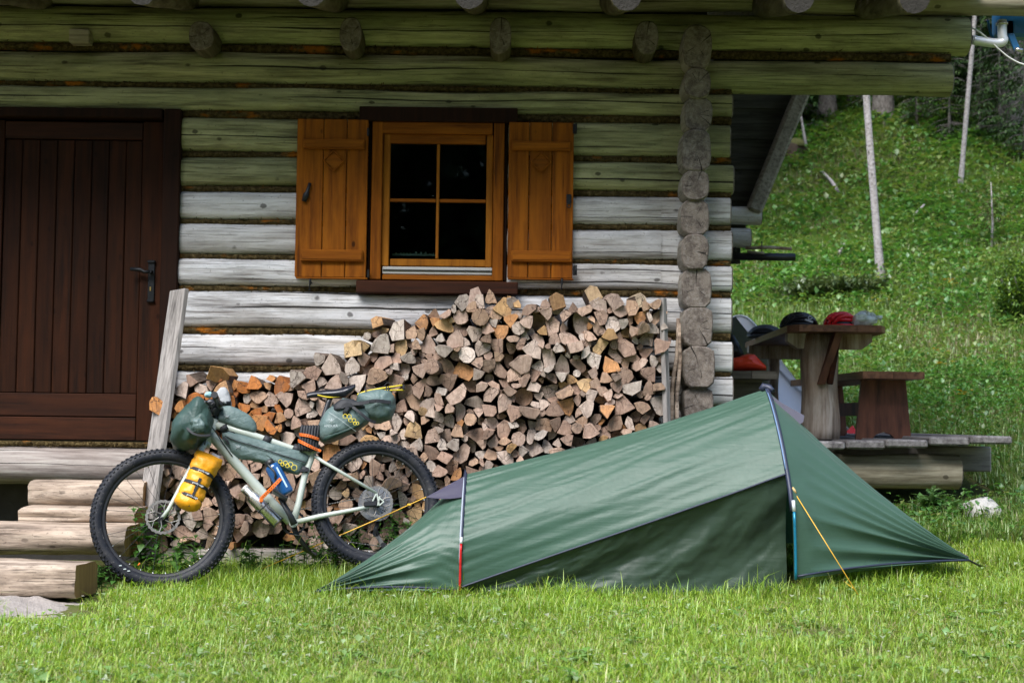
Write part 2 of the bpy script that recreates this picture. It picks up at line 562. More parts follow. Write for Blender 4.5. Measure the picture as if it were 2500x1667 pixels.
# ================================================================== log cabin
W = 9.30                                    # depth of the front faces of the wall logs
CAB = empty('log_cabin', (-1.5, W, 0), 'weathered grey log cabin with orange-brown shutters and a dark plank door', 'cabin')
def wx(px, py, dy=0):
    return P(px, py, W + dy)
def log_mesh(name, a0, a1, centre, hd, hz, mat, parent, axis=0, e=2.7, notch=None, seed=0, wob=.011, cap_mat=None, n=18, flatside=0, nflat=.93):
    """a hewn log along X (axis 0) or Y (axis 1); centre = other horizontal coordinate and z at its middle"""
    mb = MB()
    st = max(2, int((a1 - a0) / .13))
    av = [a0 + (a1 - a0) * i / st for i in range(st + 1)]
    if notch is not None and a0 < notch < a1:
        av = sorted(av + [notch - .004, notch + .004])
    rings, uvs = [], []
    for a in av:
        sq = notch is not None and a > notch
        w1 = wob * mnoise.noise((a * 1.1, seed * 3.1, 0)) * 1.5
        w2 = wob * mnoise.noise((a * 1.1, seed * 3.1, 9)) * 1.5
        for k in range(n):
            t = 2 * math.pi * k / n
            ct, st_ = math.cos(t), math.sin(t)
            ee = 6.0 if sq else e
            rr = (abs(ct) ** ee + abs(st_) ** ee) ** (-1 / ee)
            rr *= 1 + .055 * mnoise.noise((a * 2.3, ct * 1.4 + seed * 5, st_ * 1.4)) + .03 * mnoise.noise((a * 7, ct * 3 + seed * 5, st_ * 3))
            y = rr * ct * hd * (nflat if sq else 1) + (w1 if not sq else 0)
            z = rr * st_ * hz * (.98 if sq else 1) + w2
            rings.append((a, centre[0] - y, centre[1] + z) if axis == 0 else (centre[0] - y, a, centre[1] + z))
            uvs.append((a, ((t / (2 * math.pi)) + .5) % 1.0))
    fs = []
    for i in range(len(av) - 1):
        for k in range(n):
            k2 = (k + 1) % n
            fs.append([i * n + k, i * n + k2, (i + 1) * n + k2, (i + 1) * n + k])
    mb.add(rings, fs, 0, uvs, True)
    for i, flip in ((0, 1), (len(av) - 1, -1)):                 # end faces with a slightly chamfered rim
        base = [Vector(rings[i * n + k]) for k in range(n)]
        c = sum(base, Vector()) / n
        d = Vector((1, 0, 0)) if axis == 0 else Vector((0, 1, 0))
        inner = [c + (p - c) * .93 - d * (.008 * flip) for p in base]
        cc = c - d * (.009 * flip)
        vs_ = base + inner + [cc]
        fs = [[k, (k + 1) % n, n + (k + 1) % n, n + k] for k in range(n)]
        fs2 = [[n + k, n + (k + 1) % n, 2 * n] for k in range(n)]
        ax2 = (lambda q: (q.y, q.z)) if axis == 0 else (lambda q: (q.x, q.z))
        uv = [ax2(p - c) for p in base] + [ax2(p - c) for p in inner] + [(0, 0)]
        mb.add(vs_, fs, 1, uv, True)
        mb.add(vs_, fs2, 1, uv, False)
    o = mb.build(name, [mat, cap_mat or M['endgrain']], parent)
    return o

ROWS = [('P', -62, 8), ('A', 14, 106), ('B', 124, 202), ('C', 211, 268), ('D', 285, 368), ('E', 381, 453), ('F', 465, 535),
        ('G', 545, 620), ('H', 631, 696), ('I', 709, 798), ('J', 814, 891), ('K', 903, 975), ('L', 987, 1060), ('N', 1072, 1150)]
XL = -4.7
YD_ = W + .06
XD = wx(437, 600).x                          # right edge of the door opening
XR = wx(1786, 600).x
XN = wx(1614, 600).x                         # where the squared corner joint starts
XWL, XWR = wx(893, 500).x, wx(1240, 500).x   # window opening
ROWZ = {}
DEP = .20
for i, (nm, y0, y1) in enumerate(ROWS):
    z1, z0 = wx(550, y0).z, wx(550, y1).z
    ROWZ[nm] = (z0, z1)
    cz, hz = (z0 + z1) / 2, (z1 - z0) / 2
    cy = W + DEP / 2
    segs = []
    if nm == 'P': segs = [(XL, 3.35)]
    elif nm == 'A': segs = [(XL, wx(2370, 90).x)]
    elif nm == 'B': segs = [(XL, wx(2328, 190).x)]
    elif nm == 'C': segs = [(XL, XR)]
    elif nm in 'DEFGH': segs = [(XD, XWL), (XWR, XR + .012 * math.sin(i * 9))]
    else: segs = [(XD, XR + .012 * math.sin(i * 7))]
    for k, (a, b) in enumerate(segs):
        big = nm in 'AB'
        o = log_mesh('beam_log' if nm == 'P' else 'wall_log', a, b, (cy - (.03 if nm in 'P' else 0), cz), DEP / 2 + (.015 if big else 0), hz * 1.02,
                 M['beam'] if nm == 'P' else (M['log_eave_shade'] if nm in 'ABCDE' else M['log']), CAB, 0, 2.25 if nm in 'ABP' else 3.7, XN if (b < 1.6 and b > 1) else None, seed=i * 3 + k)
    if nm not in 'P':
        for (a, b) in ([(XL, -3.64)] if nm in 'DEFGHIJKLN' else []):
            log_mesh('wall_log', a, b, (cy, cz), DEP / 2, hz * 1.02, M['log'], CAB, 0, 3.7, None, seed=i + 50)

# moss and oakum packed into the joints
def moss_mat():
    t = NT('moss_chinking')
    v = t.coords((1, 1, 1), rnd=False)
    c = t.ramp(t.noise(v, 40, 5, .7), [(.3, (.018, .014, .008)), (.5, (.085, .06, .025)), (.72, (.2, .15, .07))])
    om = t.ramp(t.noise(t.coords((1, 1, 3), rnd=False), 2.6, 3), [(.56, 0.), (.62, 1.)])
    c = t.mix(t.math('MULTIPLY', om, t.ramp(t.noise(v, 12, 3), [(.45, 0.), (.6, 1.)])), c, (.42, .14, .015))
    return t.out(t.bsdf(c, .95, t.bump(t.noise(v, 90, 5), 1.0, .02), spec=.05))
M['moss'] = moss_mat()
def chink(x0, x1, zc, h, parent, yb=W + .055):
    mb = MB()
    n = max(3, int((x1 - x0) / .02))
    sec = []
    for i in range(n + 1):
        x = x0 + (x1 - x0) * i / n
        r = []
        for k in range(7):
            t = -math.pi / 2 + math.pi * k / 6
            q = 1 + .55 * mnoise.noise((x * 21, zc * 9, k * .9)) + .3 * mnoise.noise((x * 60, zc * 9, k * 2.))
            r.append((x, yb - .03 * math.cos(t) * q, zc + h * .75 * math.sin(t)))
        sec.append(r)
    mb.loft(sec, False, False, 0, True)
    rn = random.Random(int(zc * 1000))
    for i in range(int((x1 - x0) * 260)):                       # loose fibres sticking out
        x = rn.uniform(x0, x1); z = zc + rn.gauss(0, h * .3)
        a = rn.uniform(0, 6.28); L = rn.uniform(.008, .028)
        d = Vector((math.cos(a), -rn.uniform(.1, .8), math.sin(a) * .8)) * L
        s = Vector((-math.sin(a), 0, math.cos(a))) * rn.uniform(.0012, .003)
        p = Vector((x, yb - .022, z))
        m_ = p + d * .55 + Vector((0, 0, rn.uniform(-.004, .006)))
        mb.add([p - s, p + s, m_ + s, m_ - s, p + d], [[0, 1, 2, 3], [3, 2, 4]], 0)
    o = mb.build('moss_chinking', M['moss'], parent, fix=False)
    o['kind'] = 'stuff'
    return o
names = [r[0] for r in ROWS]
for a, b in zip(names[1:-1], names[2:]):
    z = (ROWZ[a][0] + ROWZ[b][1]) / 2
    h = max(.022, (ROWZ[a][0] - ROWZ[b][1]) / 2 + .012)
    if a in 'ABC':
        chink(XL if a != 'C' else XD, XR if a != 'A' else wx(2326, 130).x, z, h, CAB)
    elif a in 'DEFG':
        chink(XD, XWL, z, h, CAB); chink(XWR, XR, z, h, CAB)
    else:
        chink(XD, XR, z, h, CAB)

# inner lining that closes the wall behind the logs
zt_, zb_ = ROWZ['P'][1], ROWZ['N'][0]
for (a, b, c, d) in ((XL, XD - .02, ROWZ['C'][0], zt_), (XD, XWL, zb_, zt_), (XWR, XR - .14, zb_, zt_), (XWL, XWR, zb_, wx(1066, 700).z), (XWL, XWR, wx(1066, 285).z, zt_)):
    MB().cbox(((a + b) / 2, W + .135, (c + d) / 2), (b - a - .002, .03, d - c), .003).build('lining', M['dark_plank'], CAB)
MB().cbox(((XL + XD) / 2, YD_ + .085, (zb_ + ROWZ['C'][0]) / 2 - .05), (XD - XL, .03, ROWZ['C'][0] - zb_ + .1), .003).build('lining', M['dark_plank'], CAB)
MB().cbox((-1.75, 12.15, 1.75), (5.9, .12, 3.6), .01).build('rear_wall', M['dark_plank'], CAB)
MB().cbox((XL + .1, 10.8, 1.75), (.12, 2.6, 3.6), .01).build('end_wall', M['dark_plank'], CAB)
xa_, xb_ = XR - .1, wx(2322, 130).x
MB().cbox(((xa_ + xb_) / 2, W + .12, (ROWZ['A'][0] + ROWZ['B'][1]) / 2), (xb_ - xa_, .05, .12), .004).build('gap_board', M['dark_plank'], CAB)
# side wall: every second log crosses the corner and shows its end to the camera
ENDS = [(62, 168), (168, 238), (238, 318), (318, 416), (416, 488), (488, 572), (572, 656), (656, 750), (750, 846), (846, 945), (945, 1030), (1030, 1120)]
for i, (y0, y1) in enumerate(ENDS):
    xoff = [1703, 1703, 1704, 1700, 1698, 1697, 1697, 1700, 1704, 1708, 1706, 1704][i]
    wpx = [70, 66, 68, 70, 66, 70, 66, 72, 72, 74, 70, 70][i]
    yf = W - .20 - .02 * math.sin(i * 2.3)
    p1, p0 = P(xoff, y0, yf), P(xoff, y1, yf)
    hz = (p1.z - p0.z) / 2
    hw = wpx / 2 * yf / FPX
    log_mesh('corner_log', yf, 12.1, (p1.x, (p0.z + p1.z) / 2), hw * 1.02, hz * 1.02, M['log_y'], CAB, 1, [3.2, 2.8, 3.4, 4.2, 3.0, 3.6, 3.4, 4.4, 4.4, 5.0, 4.4, 4.4][i], None, seed=80 + i, wob=.003)
# inner room so that the window looks into a dark interior
mb = MB()
mb.cbox((-1.6, W + .32, 1.6), (6.0, .06, 3.6), .01)
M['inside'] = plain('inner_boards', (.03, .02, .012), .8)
mbx = MB()
xw0, xw1 = XWL - .25, XWR + .25
zc_ = wx(1070, 500).z
mbx.cbox(((xw0 + xw1) / 2, W + 2.2, zc_), (2.6, .05, 2.2), .01)
for sx in (xw0, xw1):
    mbx.cbox((sx, W + 1.2, zc_), (.05, 2.0, 1.9), .01)
for sz in (-.9, .9):
    mbx.cbox(((xw0 + xw1) / 2, W + 1.2, zc_ + sz), (xw1 - xw0 + .1, 2.0, .05), .01)
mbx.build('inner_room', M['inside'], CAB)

# joist ends poking through under the eaves
for i, (px, y0, y1, w) in enumerate(((492, 52, 124, 62), (857, 42, 126, 54), (1222, 42, 132, 54), (1581, 50, 134, 58))):
    yf = W - .22
    a, b = P(px, y0, yf), P(px, y1, yf)
    log_mesh('joist_end', yf, W + .3, (a.x, (a.z + b.z) / 2), w / 2 * yf / FPX, (a.z - b.z) / 2, M['rafter'], CAB, 1, 2.4, None, seed=130 + i, wob=.002)
a = P(193, 88, W - .06)
MB().cbox((a.x, W + .02, a.z), (.125, .16, .085), .006).build('joist_end', M['beam'], CAB)

# roof: rafters, boards, eaves
ROOF = None
def zr(y):                                   # underside of the roof boards
    return 3.40 + .24 * (y - W) + .17
mb = MB()
rb = []
yy = 8.16
nb = 0
while yy < 12.6:
    w = .19
    y2 = yy + w
    mbx = MB()
    p0 = Vector((-4.9, (yy + y2) / 2, zr((yy + y2) / 2) + .02))
    mbx.cbox((-1.05, (yy + y2) / 2, zr((yy + y2) / 2) + .02), (7.8, w - .006, .03), .004, (Vector((1, 0, 0)), Vector((0, 1, 0.24)).normalized(), Vector((0, -0.24, 1)).normalized()))
    if ROOF is None:
        ROOF = mbx.build('roof', M['rafter'], CAB)
    else:
        mbx.build('roof_board', M['rafter'], ROOF)
    yy = y2
for i, px in enumerate((-420, -60, 345, 760, 1150, 1532, 1948, 2225)):
    x = P(px, 5, 8.24).x
    pts = [(x + .01 * math.sin(i), y, zr(y) - .075 + .01 * mnoise.noise((y, i, 0))) for y in np.linspace(8.19, 12.4, 24)]
    m2 = MB().tube(pts, [.085 + .006 * mnoise.noise((q[1] * 2, i * 4, 0)) for q in pts], 14, True, 0, True, jit=.06, seed=i * 7)
    for k in (-1, -2): m2.m[k] = 1
    m2.build('rafter', [M['rafter'], M['rafter_end']], ROOF)

# gable brackets and plank cladding at the far right side of the cabin
YG = 12.0
def gx(px, py, dy=0): return P(px, py, YG + dy)
BR = MB()
pb, pt = gx(1838, 520), gx(1962, 215)
BR.bar(pb, pt, .12, .17, (0, -1, 0), .02).build('brace', M['log_y'], CAB)
zt, zb = gx(1800, 235).z, gx(1800, 640).z
zz = zb
k = 0
while zz < zt + .3:
    h = .125
    tpos = (zz - pb.z) / (pt.z - pb.z)
    xr = pb.x + (pt.x - pb.x) * max(-.25, tpos) + .02
    MB().cbox(((1.15 + xr) / 2, YG + .12 + .012 * (k % 2), zz + h / 2), (xr - 1.15, .03, h + .004), .006).build('gable_board', M['dark_plank'], CAB)
    zz += h
    k += 1
for i, (x1, y0, y1) in enumerate(((1857, 505, 548), (1831, 556, 604))):
    p1, p0 = gx(x1, y0), gx(x1, y1)
    log_mesh('bracket_log', 1.1, p1.x, (YG + .02, (p0.z + p1.z) / 2), .075, (p1.z - p0.z) / 2, M['log'], CAB, 0, 2.3, seed=160 + i)

# ------------------------------------------------------------------ door
YD = W + .06
DOOR = empty('door', (0, 0, 0)); DOOR.parent = CAB; DOOR.location = Vector((wx(190, 700).x, YD, wx(190, 1070).z)) - CAB.location
def dx(px, py, dy=0): return P(px, py, YD + dy)
xs_ = [-110, -68, -26, 16, 58, 100, 143, 185, 227, 269, 311, 346]
LE = .0
def dq(px): return dx(px, 700).x
zt, zb = dx(200, 342).z, dx(200, 960).z
gro = [dq(p) for p in (2, 45, 88, 131, 173, 216, 258, 300, 341)]
for a, b in zip(gro[:-1], gro[1:]):
    MB().cbox(((a + b) / 2, YD + .02, (zt + zb) / 2), (b - a - .004, .03, zt - zb), .005).build('door_board', M['door'], DOOR)
for a, b in ((dq(-60), dq(2)), (dq(341), dq(396))):
    MB().cbox(((a + b) / 2, YD + .012, (dx(200, 296).z + dx(200, 1074).z) / 2), (b - a - .003, .045, dx(200, 296).z - dx(200, 1074).z), .004).build('stile', M['door'], DOOR)
for ya, yb in ((960, 1017), (1018, 1074), (298, 341)):
    MB().cbox(((dq(2) + dq(341)) / 2, YD + .012, (dx(200, ya).z + dx(200, yb).z) / 2), (dq(341) - dq(2) - .004, .043, dx(200, ya).z - dx(200, yb).z - .003), .004).build('rail', M['sill'], DOOR)
MB().cbox(((dq(397) + XD) / 2 + .002, W + .05, (dx(200, 270).z + dx(200, 1076).z) / 2), (XD - dq(397) - .004, .16, dx(200, 270).z - dx(200, 1076).z), .006).build('jamb', M['jamb'], DOOR)
MB().cbox(((dq(-70) + dq(-190)) / 2, W + .05, (dx(200, 270).z + dx(200, 1076).z) / 2), (.3, .16, dx(200, 270).z - dx(200, 1076).z), .006).build('jamb', M['jamb'], DOOR)
MB().cbox(((dq(-60) + dq(396)) / 2, W + .055, dx(200, 281).z), (dq(396) - dq(-60) - .01, .15, .06), .006).build('lintel', M['jamb'], DOOR)
h1, h0 = dx(371, 640).z, dx(371, 735).z
HX = dx(371, 690).x
hnd = MB().cbox((HX, YD - .016, (h0 + h1) / 2), (.042, .012, h1 - h0), .006)
hnd.cbox((HX, YD - .022, h1), (.05, .022, .02), .006).cbox((HX, YD - .022, h0), (.048, .022, .02), .006)
HND = hnd.build('handle_plate', M['iron'], DOOR)
hz_ = dx(371, 665).z
MB().cyl((HX, YD - .02, hz_), (HX, YD - .065, hz_), .011, 10).tube([(HX, YD - .06, hz_), (HX - .03, YD - .062, hz_ - .004), (HX - .06, YD - .06, hz_ + .01), (HX - .12, YD - .056, hz_ + .014)], [.011, .010, .013, .011], 10).build('lever', M['iron'], HND)
MB().cbox((HX - .003, YD - .024, dx(371, 706).z), (.009, .004, .026), .001).build('keyhole', plain('old_brass', (.4, .28, .09), .4, .8), HND)
# sill log under the door, standing out from the wall
p1, p0 = P(180, 1092, W - .12), P(180, 1186, W - .12)
log_mesh('sill_log', XL, P(372, 1130, W - .1).x + .5, (W + .02, (p0.z + p1.z) / 2), .14, (p1.z - p0.z) / 2, M['sill_log'], CAB, 0, 2.2, seed=201, wob=.01)
chink(XL, XD, P(180, 1084, W - .03).z, .022, CAB, W + .0)
# recessed footing behind the sill log
MB().cbox((-1.75, W + .36, .3), (5.9, .2, .9), .02).build('footing', plain('dark_footing', (.05, .045, .04), .9, 0, .3, 9, .6, 25), CAB)
M['stone'] = plain('pale_stone', (.47, .45, .42), .8, 0, .25, 9, .6, 25)

# ------------------------------------------------------------------ window
WIN = empty('window', (0, 0, 0)); WIN.parent = CAB
YW = W + .01
WIN.location = Vector((wx(1066, 680).x, YW, wx(1066, 690).z)) - CAB.location
def win_box(x0, x1, y0, y1, yf, th, name, mat, b=.004, par=None, ref=1066):
    a, c = P(x0, (y0 + y1) / 2, yf), P(x1, (y0 + y1) / 2, yf)
    z1, z0 = P(ref, y0, yf).z, P(ref, y1, yf).z
    return MB().cbox(((a.x + c.x) / 2, yf + th / 2, (z0 + z1) / 2), (c.x - a.x, th, z1 - z0), b).build(name, mat, par or WIN)
win_box(877, 1264, 262, 297, W - .05, .14, 'lintel', M['jamb'])
win_box(869, 1264, 686, 717, W - .07, .2, 'sill', M['sill'], .006)
win_box(906, 932, 298, 684, W - .025, .12, 'casing', M['shutter'])
win_box(1204, 1230, 298, 684, W - .025, .12, 'casing', M['shutter'])
win_box(933, 1203, 298, 327, W - .022, .12, 'casing', M['batten'])
win_box(933, 1203, 672, 684, W - .022, .12, 'casing', M['batten'])
win_box(899, 905, 298, 684, W - .005, .1, 'casing_edge', M['jamb'])
win_box(1231, 1238, 298, 684, W - .005, .1, 'casing_edge', M['jamb'])
DR = win_box(933, 1203, 652, 671, W - .01, .09, 'drip_rail', M['alu'], .006)
win_box(934, 1202, 659, 662, W - .018, .02, 'groove', M['iron'], .001, DR)
YS = W + .005
SASH = win_box(933, 951, 328, 651, YS, .05, 'sash_stile', M['sash'])
win_box(1187, 1203, 328, 651, YS, .05, 'sash_stile', M['sash'])
win_box(952, 1186, 328, 351, YS + .002, .05, 'sash_rail', M['batten'])
win_box(952, 1186, 633, 650, YS + .002, .05, 'sash_rail', M['sash'])
win_box(1065, 1072, 352, 632, YS + .004, .04, 'glazing_bar', M['sash'], .003)
win_box(952, 1064, 486, 494, YS + .006, .036, 'glazing_bar', M['batten'], .003)
win_box(1073, 1186, 486, 494, YS + .006, .036, 'glazing_bar', M['batten'], .003)
t = NT('window_glass')
tr = t.n('BsdfTransparent'); tr.inputs[0].default_value = (.75, .8, .78, 1)
gl = t.n('BsdfGlossy'); gl.inputs['Roughness'].default_value = .02
fr = t.n('Fresnel'); fr.inputs[0].default_value = 1.5
mx = t.n('MixShader')
t.l(fr.outputs[0], mx.inputs[0]); t.l(tr.outputs[0], mx.inputs[1]); t.l(gl.outputs[0], mx.inputs[2])
M['glass'] = t.out(mx.outputs[0])
for (a, b) in ((951.5, 1065.5), (1071.5, 1187)):
    for (c, d) in ((351, 487), (493, 633)):
        win_box(a, b, c, d, YS + .02, .005, 'pane', M['glass'], .0005)
# strip of small bulbs on the inner sill
a, b = P(957, 622, W + .15), P(1064, 622, W + .15)
mbx = MB().cbox(((a.x + b.x) / 2, W + .15, a.z), (b.x - a.x, .02, .012), .002)
for k, q in enumerate((.09, .2, .27, .34, .41, .55, .66, .77, .86, .91, .95)):
    r = .008 if q in (.55, .66, .77) else .0045
    x = a.x + (b.x - a.x) * q
    mbx.tube([(x, W + .15, a.z + .006), (x, W + .15, a.z + .006 + r), (x, W + .15, a.z + .006 + 2 * r)], [r * .5, r, r * .4], 8)
mbx.build('inner_rail', plain('pale_green_plastic', (.35, .5, .42), .5), WIN)

# ------------------------------------------------------------------ shutters
def shutter(name, cx, edges, yt, yb, bat, diamond, handle):
    S = empty(name, (0, 0, 0)); S.parent = CAB
    yf = W - .055
    S.location = Vector((P(cx, yb, yf).x, yf, P(cx, yb, yf).z)) - CAB.location
    for a, b in zip(edges[:-1], edges[1:]):
        win_box(a + .7, b - .7, yt, yb - 4, yf + .002 * ((int(a)) % 3), .028, 'shutter_board', M['shutter'], .004, S, cx)
    win_box(edges[0], edges[-1], yb - 4, yb, yf - .002, .034, 'bottom_edge', M['batten'], .003, S, cx)
    for (x0, x1, y0, y1) in bat:
        q = win_box(x0, x1, y0, y1, yf - .022, .022, 'batten', M['batten'], .006, S, cx)
        win_box(x0 + 4, x1 - 4, y0 + 5, y1 - 5, yf - .026, .006, 'batten_field', M['batten'], .003, q, cx)
    dxp, dyp, r = diamond
    c = P(dxp, dyp, yf)
    rr = r * yf / FPX
    mbd = MB()
    v4 = [c + Vector((sx * rr, -.009, sz * rr)) for sx, sz in ((0, 1), (1, 0), (0, -1), (-1, 0))]
    for k in range(4):                                   # raised diamond moulding
        mbd.bar(v4[k], v4[(k + 1) % 4], .008, .012, (0, 1, 0), .002)
    mbd.cbox(c + Vector((0, -.003, 0)), (rr * 1.25, .006, rr * 1.25), .002, (Vector((1, 0, 1)).normalized(), Vector((0, 1, 0)), Vector((-1, 0, 1)).normalized()))
    mbd.build('diamond', M['batten'], S)
    return S, yf
S1, yf = shutter('shutter', 808, [722, 788, 845, 897], 291, 681, ((739, 890, 339, 364), (733, 886, 609, 638)), (815, 393, 25), None)
S2, yf = shutter('shutter', 1320, [1240, 1291, 1347, 1400], 299, 683, ((1250, 1394, 344, 368), (1248, 1396, 612, 640)), (1321, 396, 25), None)
a, b = P(757, 447, yf - .012), P(742, 492, yf - .012)
MB().tube([a, a + (b - a) * .5, a + (b - a) * .62, b], [.010, .011, .019, .015], 10, flat=.5, up=(0, 1, 0)).build('latch', M['iron'], S1)
a = P(1389, 486, yf - .01)
lt = MB().cbox(a, (.03, .014, .058), .006)
ring = [a + Vector((.012 * math.cos(q), -.012, -.042 + .012 * math.sin(q))) for q in np.linspace(0, 6.283, 13)]
lt.tube(ring, .003, 6, False).build('latch', M['iron'], S2)
for py in (315, 660):
    a = P(1403, py, yf)
    MB().cbox(a, (.022, .02, .06), .004).cyl(a + Vector((.008, -.008, -.03)), a + Vector((.008, -.008, .03)), .006, 8).build('hinge', M['iron'], S2)
    a = P(899, py + 8, yf)
    MB().cbox(a, (.014, .02, .05), .003).build('hinge', M['iron'], S1)
for px, py, S in ((757, 695, S1), (1372, 694, S2)):
    a = P(px, py - 6, W - .06)
    MB().cyl(a + Vector((0, .06, 0)), a, .007, 8).tube([a + Vector((0, 0, .02)), a, a + Vector((-.002, -.006, -.03)), a + Vector((-.002, -.006, -.05))], [.013, .013, .005, .009], 8, flat=.6).build('shutter_stay', M['iron'], S)
# ================================================================== firewood stack
def clip(poly, px, pz, nx, nz):
    out = []
    n = len(poly)
    for i in range(n):
        a, b = poly[i], poly[(i + 1) % n]
        da = (a[0] - px) * nx + (a[1] - pz) * nz
        db = (b[0] - px) * nx + (b[1] - pz) * nz
        if da <= 0: out.append(a)
        if (da < 0 < db) or (db < 0 < da):
            t = da / (da - db)
            out.append((a[0] + (b[0] - a[0]) * t, a[1] + (b[1] - a[1]) * t))
    return out
def inside(poly, x, z):
    c = False
    n = len(poly)
    for i in range(n):
        (x1, z1), (x2, z2) = poly[i], poly[(i + 1) % n]
        if (z1 > z) != (z2 > z) and x < (x2 - x1) * (z - z1) / (z2 - z1) + x1:
            c = not c
    return c
def area(poly):
    return .5 * abs(sum(poly[i][0] * poly[(i + 1) % len(poly)][1] - poly[(i + 1) % len(poly)][0] * poly[i][1] for i in range(len(poly))))
def cent(poly):
    return (sum(p[0] for p in poly) / len(poly), sum(p[1] for p in poly) / len(poly))
YP = 8.86                                       # front of the stack
def pq(px, py):
    p = P(px, py, YP); return (p.x, p.z)
OUT = [pq(*q) for q in ((368, 1330), (372, 1150), (380, 1020), (392, 965), (402, 940), (470, 926), (530, 912), (560, 930), (690, 922), (715, 900), (790, 868), (850, 848),
                        (885, 820), (905, 795), (960, 785), (1050, 772), (1066, 748), (1130, 732), (1190, 722), (1270, 735), (1400, 742), (1452, 722), (1500, 735),
                        (1560, 738), (1612, 750), (1618, 800), (1622, 1020), (1622, 1120), (1500, 1200), (1300, 1330))]
def end_mat():
    t = NT('split_wood')
    at = t.n('VertexColor', layer_name='Col')
    v = t.coords((1, 1, 1), rnd=True)
    g = t.noise(v, 46, 5, .65)
    g2 = t.noise(t.coords((90, 12, 22), rnd=True, rot=(0, .7, 0)), 1.0, 4, .6)
    c = t.mix(t.ramp(t.math('ADD', t.math('MULTIPLY', g, .5), t.math('MULTIPLY', g2, .5)), [(.34, .25), (.62, 1.)]), (.42, .36, .33), (1.08, 1.06, 1.05))
    c = t.mix(1.0, at.outputs[0], c, 'MULTIPLY')
    bl = t.ramp(t.noise(v, 11, 4), [(.5, 0.), (.75, .55)])
    c = t.mix(bl, c, (.13, .1, .085))
    cv = t.n('TexVoronoi', feature='DISTANCE_TO_EDGE'); cv.inputs['Scale'].default_value = 19
    dv = t.n('VectorMath', operation='ADD'); t.l(v, dv.inputs[0]); t.l(t.math('MULTIPLY', t.noise(v, 16, 3), .05), dv.inputs[1]); t.l(dv.outputs[0], cv.inputs['Vector'])
    ck = t.math('MULTIPLY', t.math('LESS_THAN', cv.outputs['Distance'], .022), t.ramp(t.noise(v, 8, 2), [(.45, 0.), (.55, .8)]))
    c = t.mix(ck, c, (.05, .035, .03))
    # saw marks and drying cracks
    w = t.n('TexWave', wave_type='BANDS')
    w.inputs['Scale'].default_value = 60; w.inputs['Distortion'].default_value = 6; w.inputs['Detail'].default_value = 2
    t.l(v, w.inputs[0])
    h = t.math('ADD', g, t.math('MULTIPLY', w.outputs['Fac'], .25))
    return t.out(t.bsdf(c, .85, t.bump(h, .55, .006), spec=.15))
M['split'] = end_mat()
def bark_mat():
    t = NT('firewood_bark')
    at = t.n('VertexColor', layer_name='Col')
    v = t.coords((40, 5, 40), rnd=True)
    g = t.noise(v, 1.2, 5, .7)
    c = t.mix(1.0, t.ramp(g, [(.3, (.12, .09, .07)), (.7, (.42, .36, .31))]), (.55, .5, .46), 'MULTIPLY')
    return t.out(t.bsdf(c, .9, t.bump(g, .9, .01), spec=.1))
M['bark'] = bark_mat()
def make_cells():
    rn = random.Random(21)
    x0, x1 = min(p[0] for p in OUT) - .25, max(p[0] for p in OUT) + .25
    z0, z1 = min(p[1] for p in OUT) - .25, max(p[1] for p in OUT) + .25
    sites = []
    for _ in range(60000):
        x, z = rn.uniform(x0, x1), rn.uniform(z0, z1)
        r = .039 + .022 * (.5 + .5 * mnoise.noise((x * 3, z * 3, 2))) + rn.uniform(-.012, .02)
        if all((x - a) ** 2 + (z - b) ** 2 > (.5 * (r + q)) ** 2 * 1.0 for a, b, q in sites):
            sites.append((x, z, r))
    cells = []
    for i, (x, z, r) in enumerate(sites):
        if not inside(OUT, x, z): continue
        poly = [(x - .3, z - .3), (x + .3, z - .3), (x + .3, z + .3), (x - .3, z + .3)]
        for j, (a, b, q) in enumerate(sites):
            if j == i or abs(a - x) > .45 or abs(b - z) > .45: continue
            w = .5 * (1 + (r * r - q * q) / max(1e-6, (a - x) ** 2 + (b - z) ** 2))
            poly = clip(poly, x + (a - x) * w, z + (b - z) * w, a - x, b - z)
            if len(poly) < 3: break
        if len(poly) >= 3 and area(poly) > .0009: cells.append(poly)
    return cells, rn
def template(rn):
    """outline of one split log, heart at the origin side; returns points and heart"""
    k = rn.random()
    r = lambda a: 1 + rn.uniform(-a, a)
    if k < .36:                                    # quarter wedge
        sp = rn.uniform(1.1, 1.75)
        return [(0, 0)] + [(math.cos(-sp / 2 + sp * i / 4) * r(.04), math.sin(-sp / 2 + sp * i / 4) * r(.04)) for i in range(5)], (0, 0)
    if k < .64:                                    # narrow wedge
        sp = rn.uniform(.65, 1.05)
        return [(0, rn.uniform(-.05, .05))] + [(math.cos(-sp / 2 + sp * i / 3) * r(.05), math.sin(-sp / 2 + sp * i / 3) * r(.05)) for i in range(4)], (0, 0)
    if k < .82:                                    # half round
        return [(math.cos(a) * r(.05), math.sin(a) * rn.uniform(.78, 1.05)) for a in [math.pi * i / 6 for i in range(7)]], (0, 0)
    if k < .95:                                    # chunk with flat faces
        return [(-1 * r(.2), -.6 * r(.3)), (.9 * r(.2), -.7 * r(.2)), (1.0 * r(.15), .4 * r(.5)), (.1 * r(.6), .8 * r(.2)), (-.8 * r(.2), .5 * r(.4))], (-.3, -.6)
    return [(math.cos(a) * r(.05), math.sin(a) * r(.05)) for a in [2 * math.pi * i / 11 for i in range(11)]], None
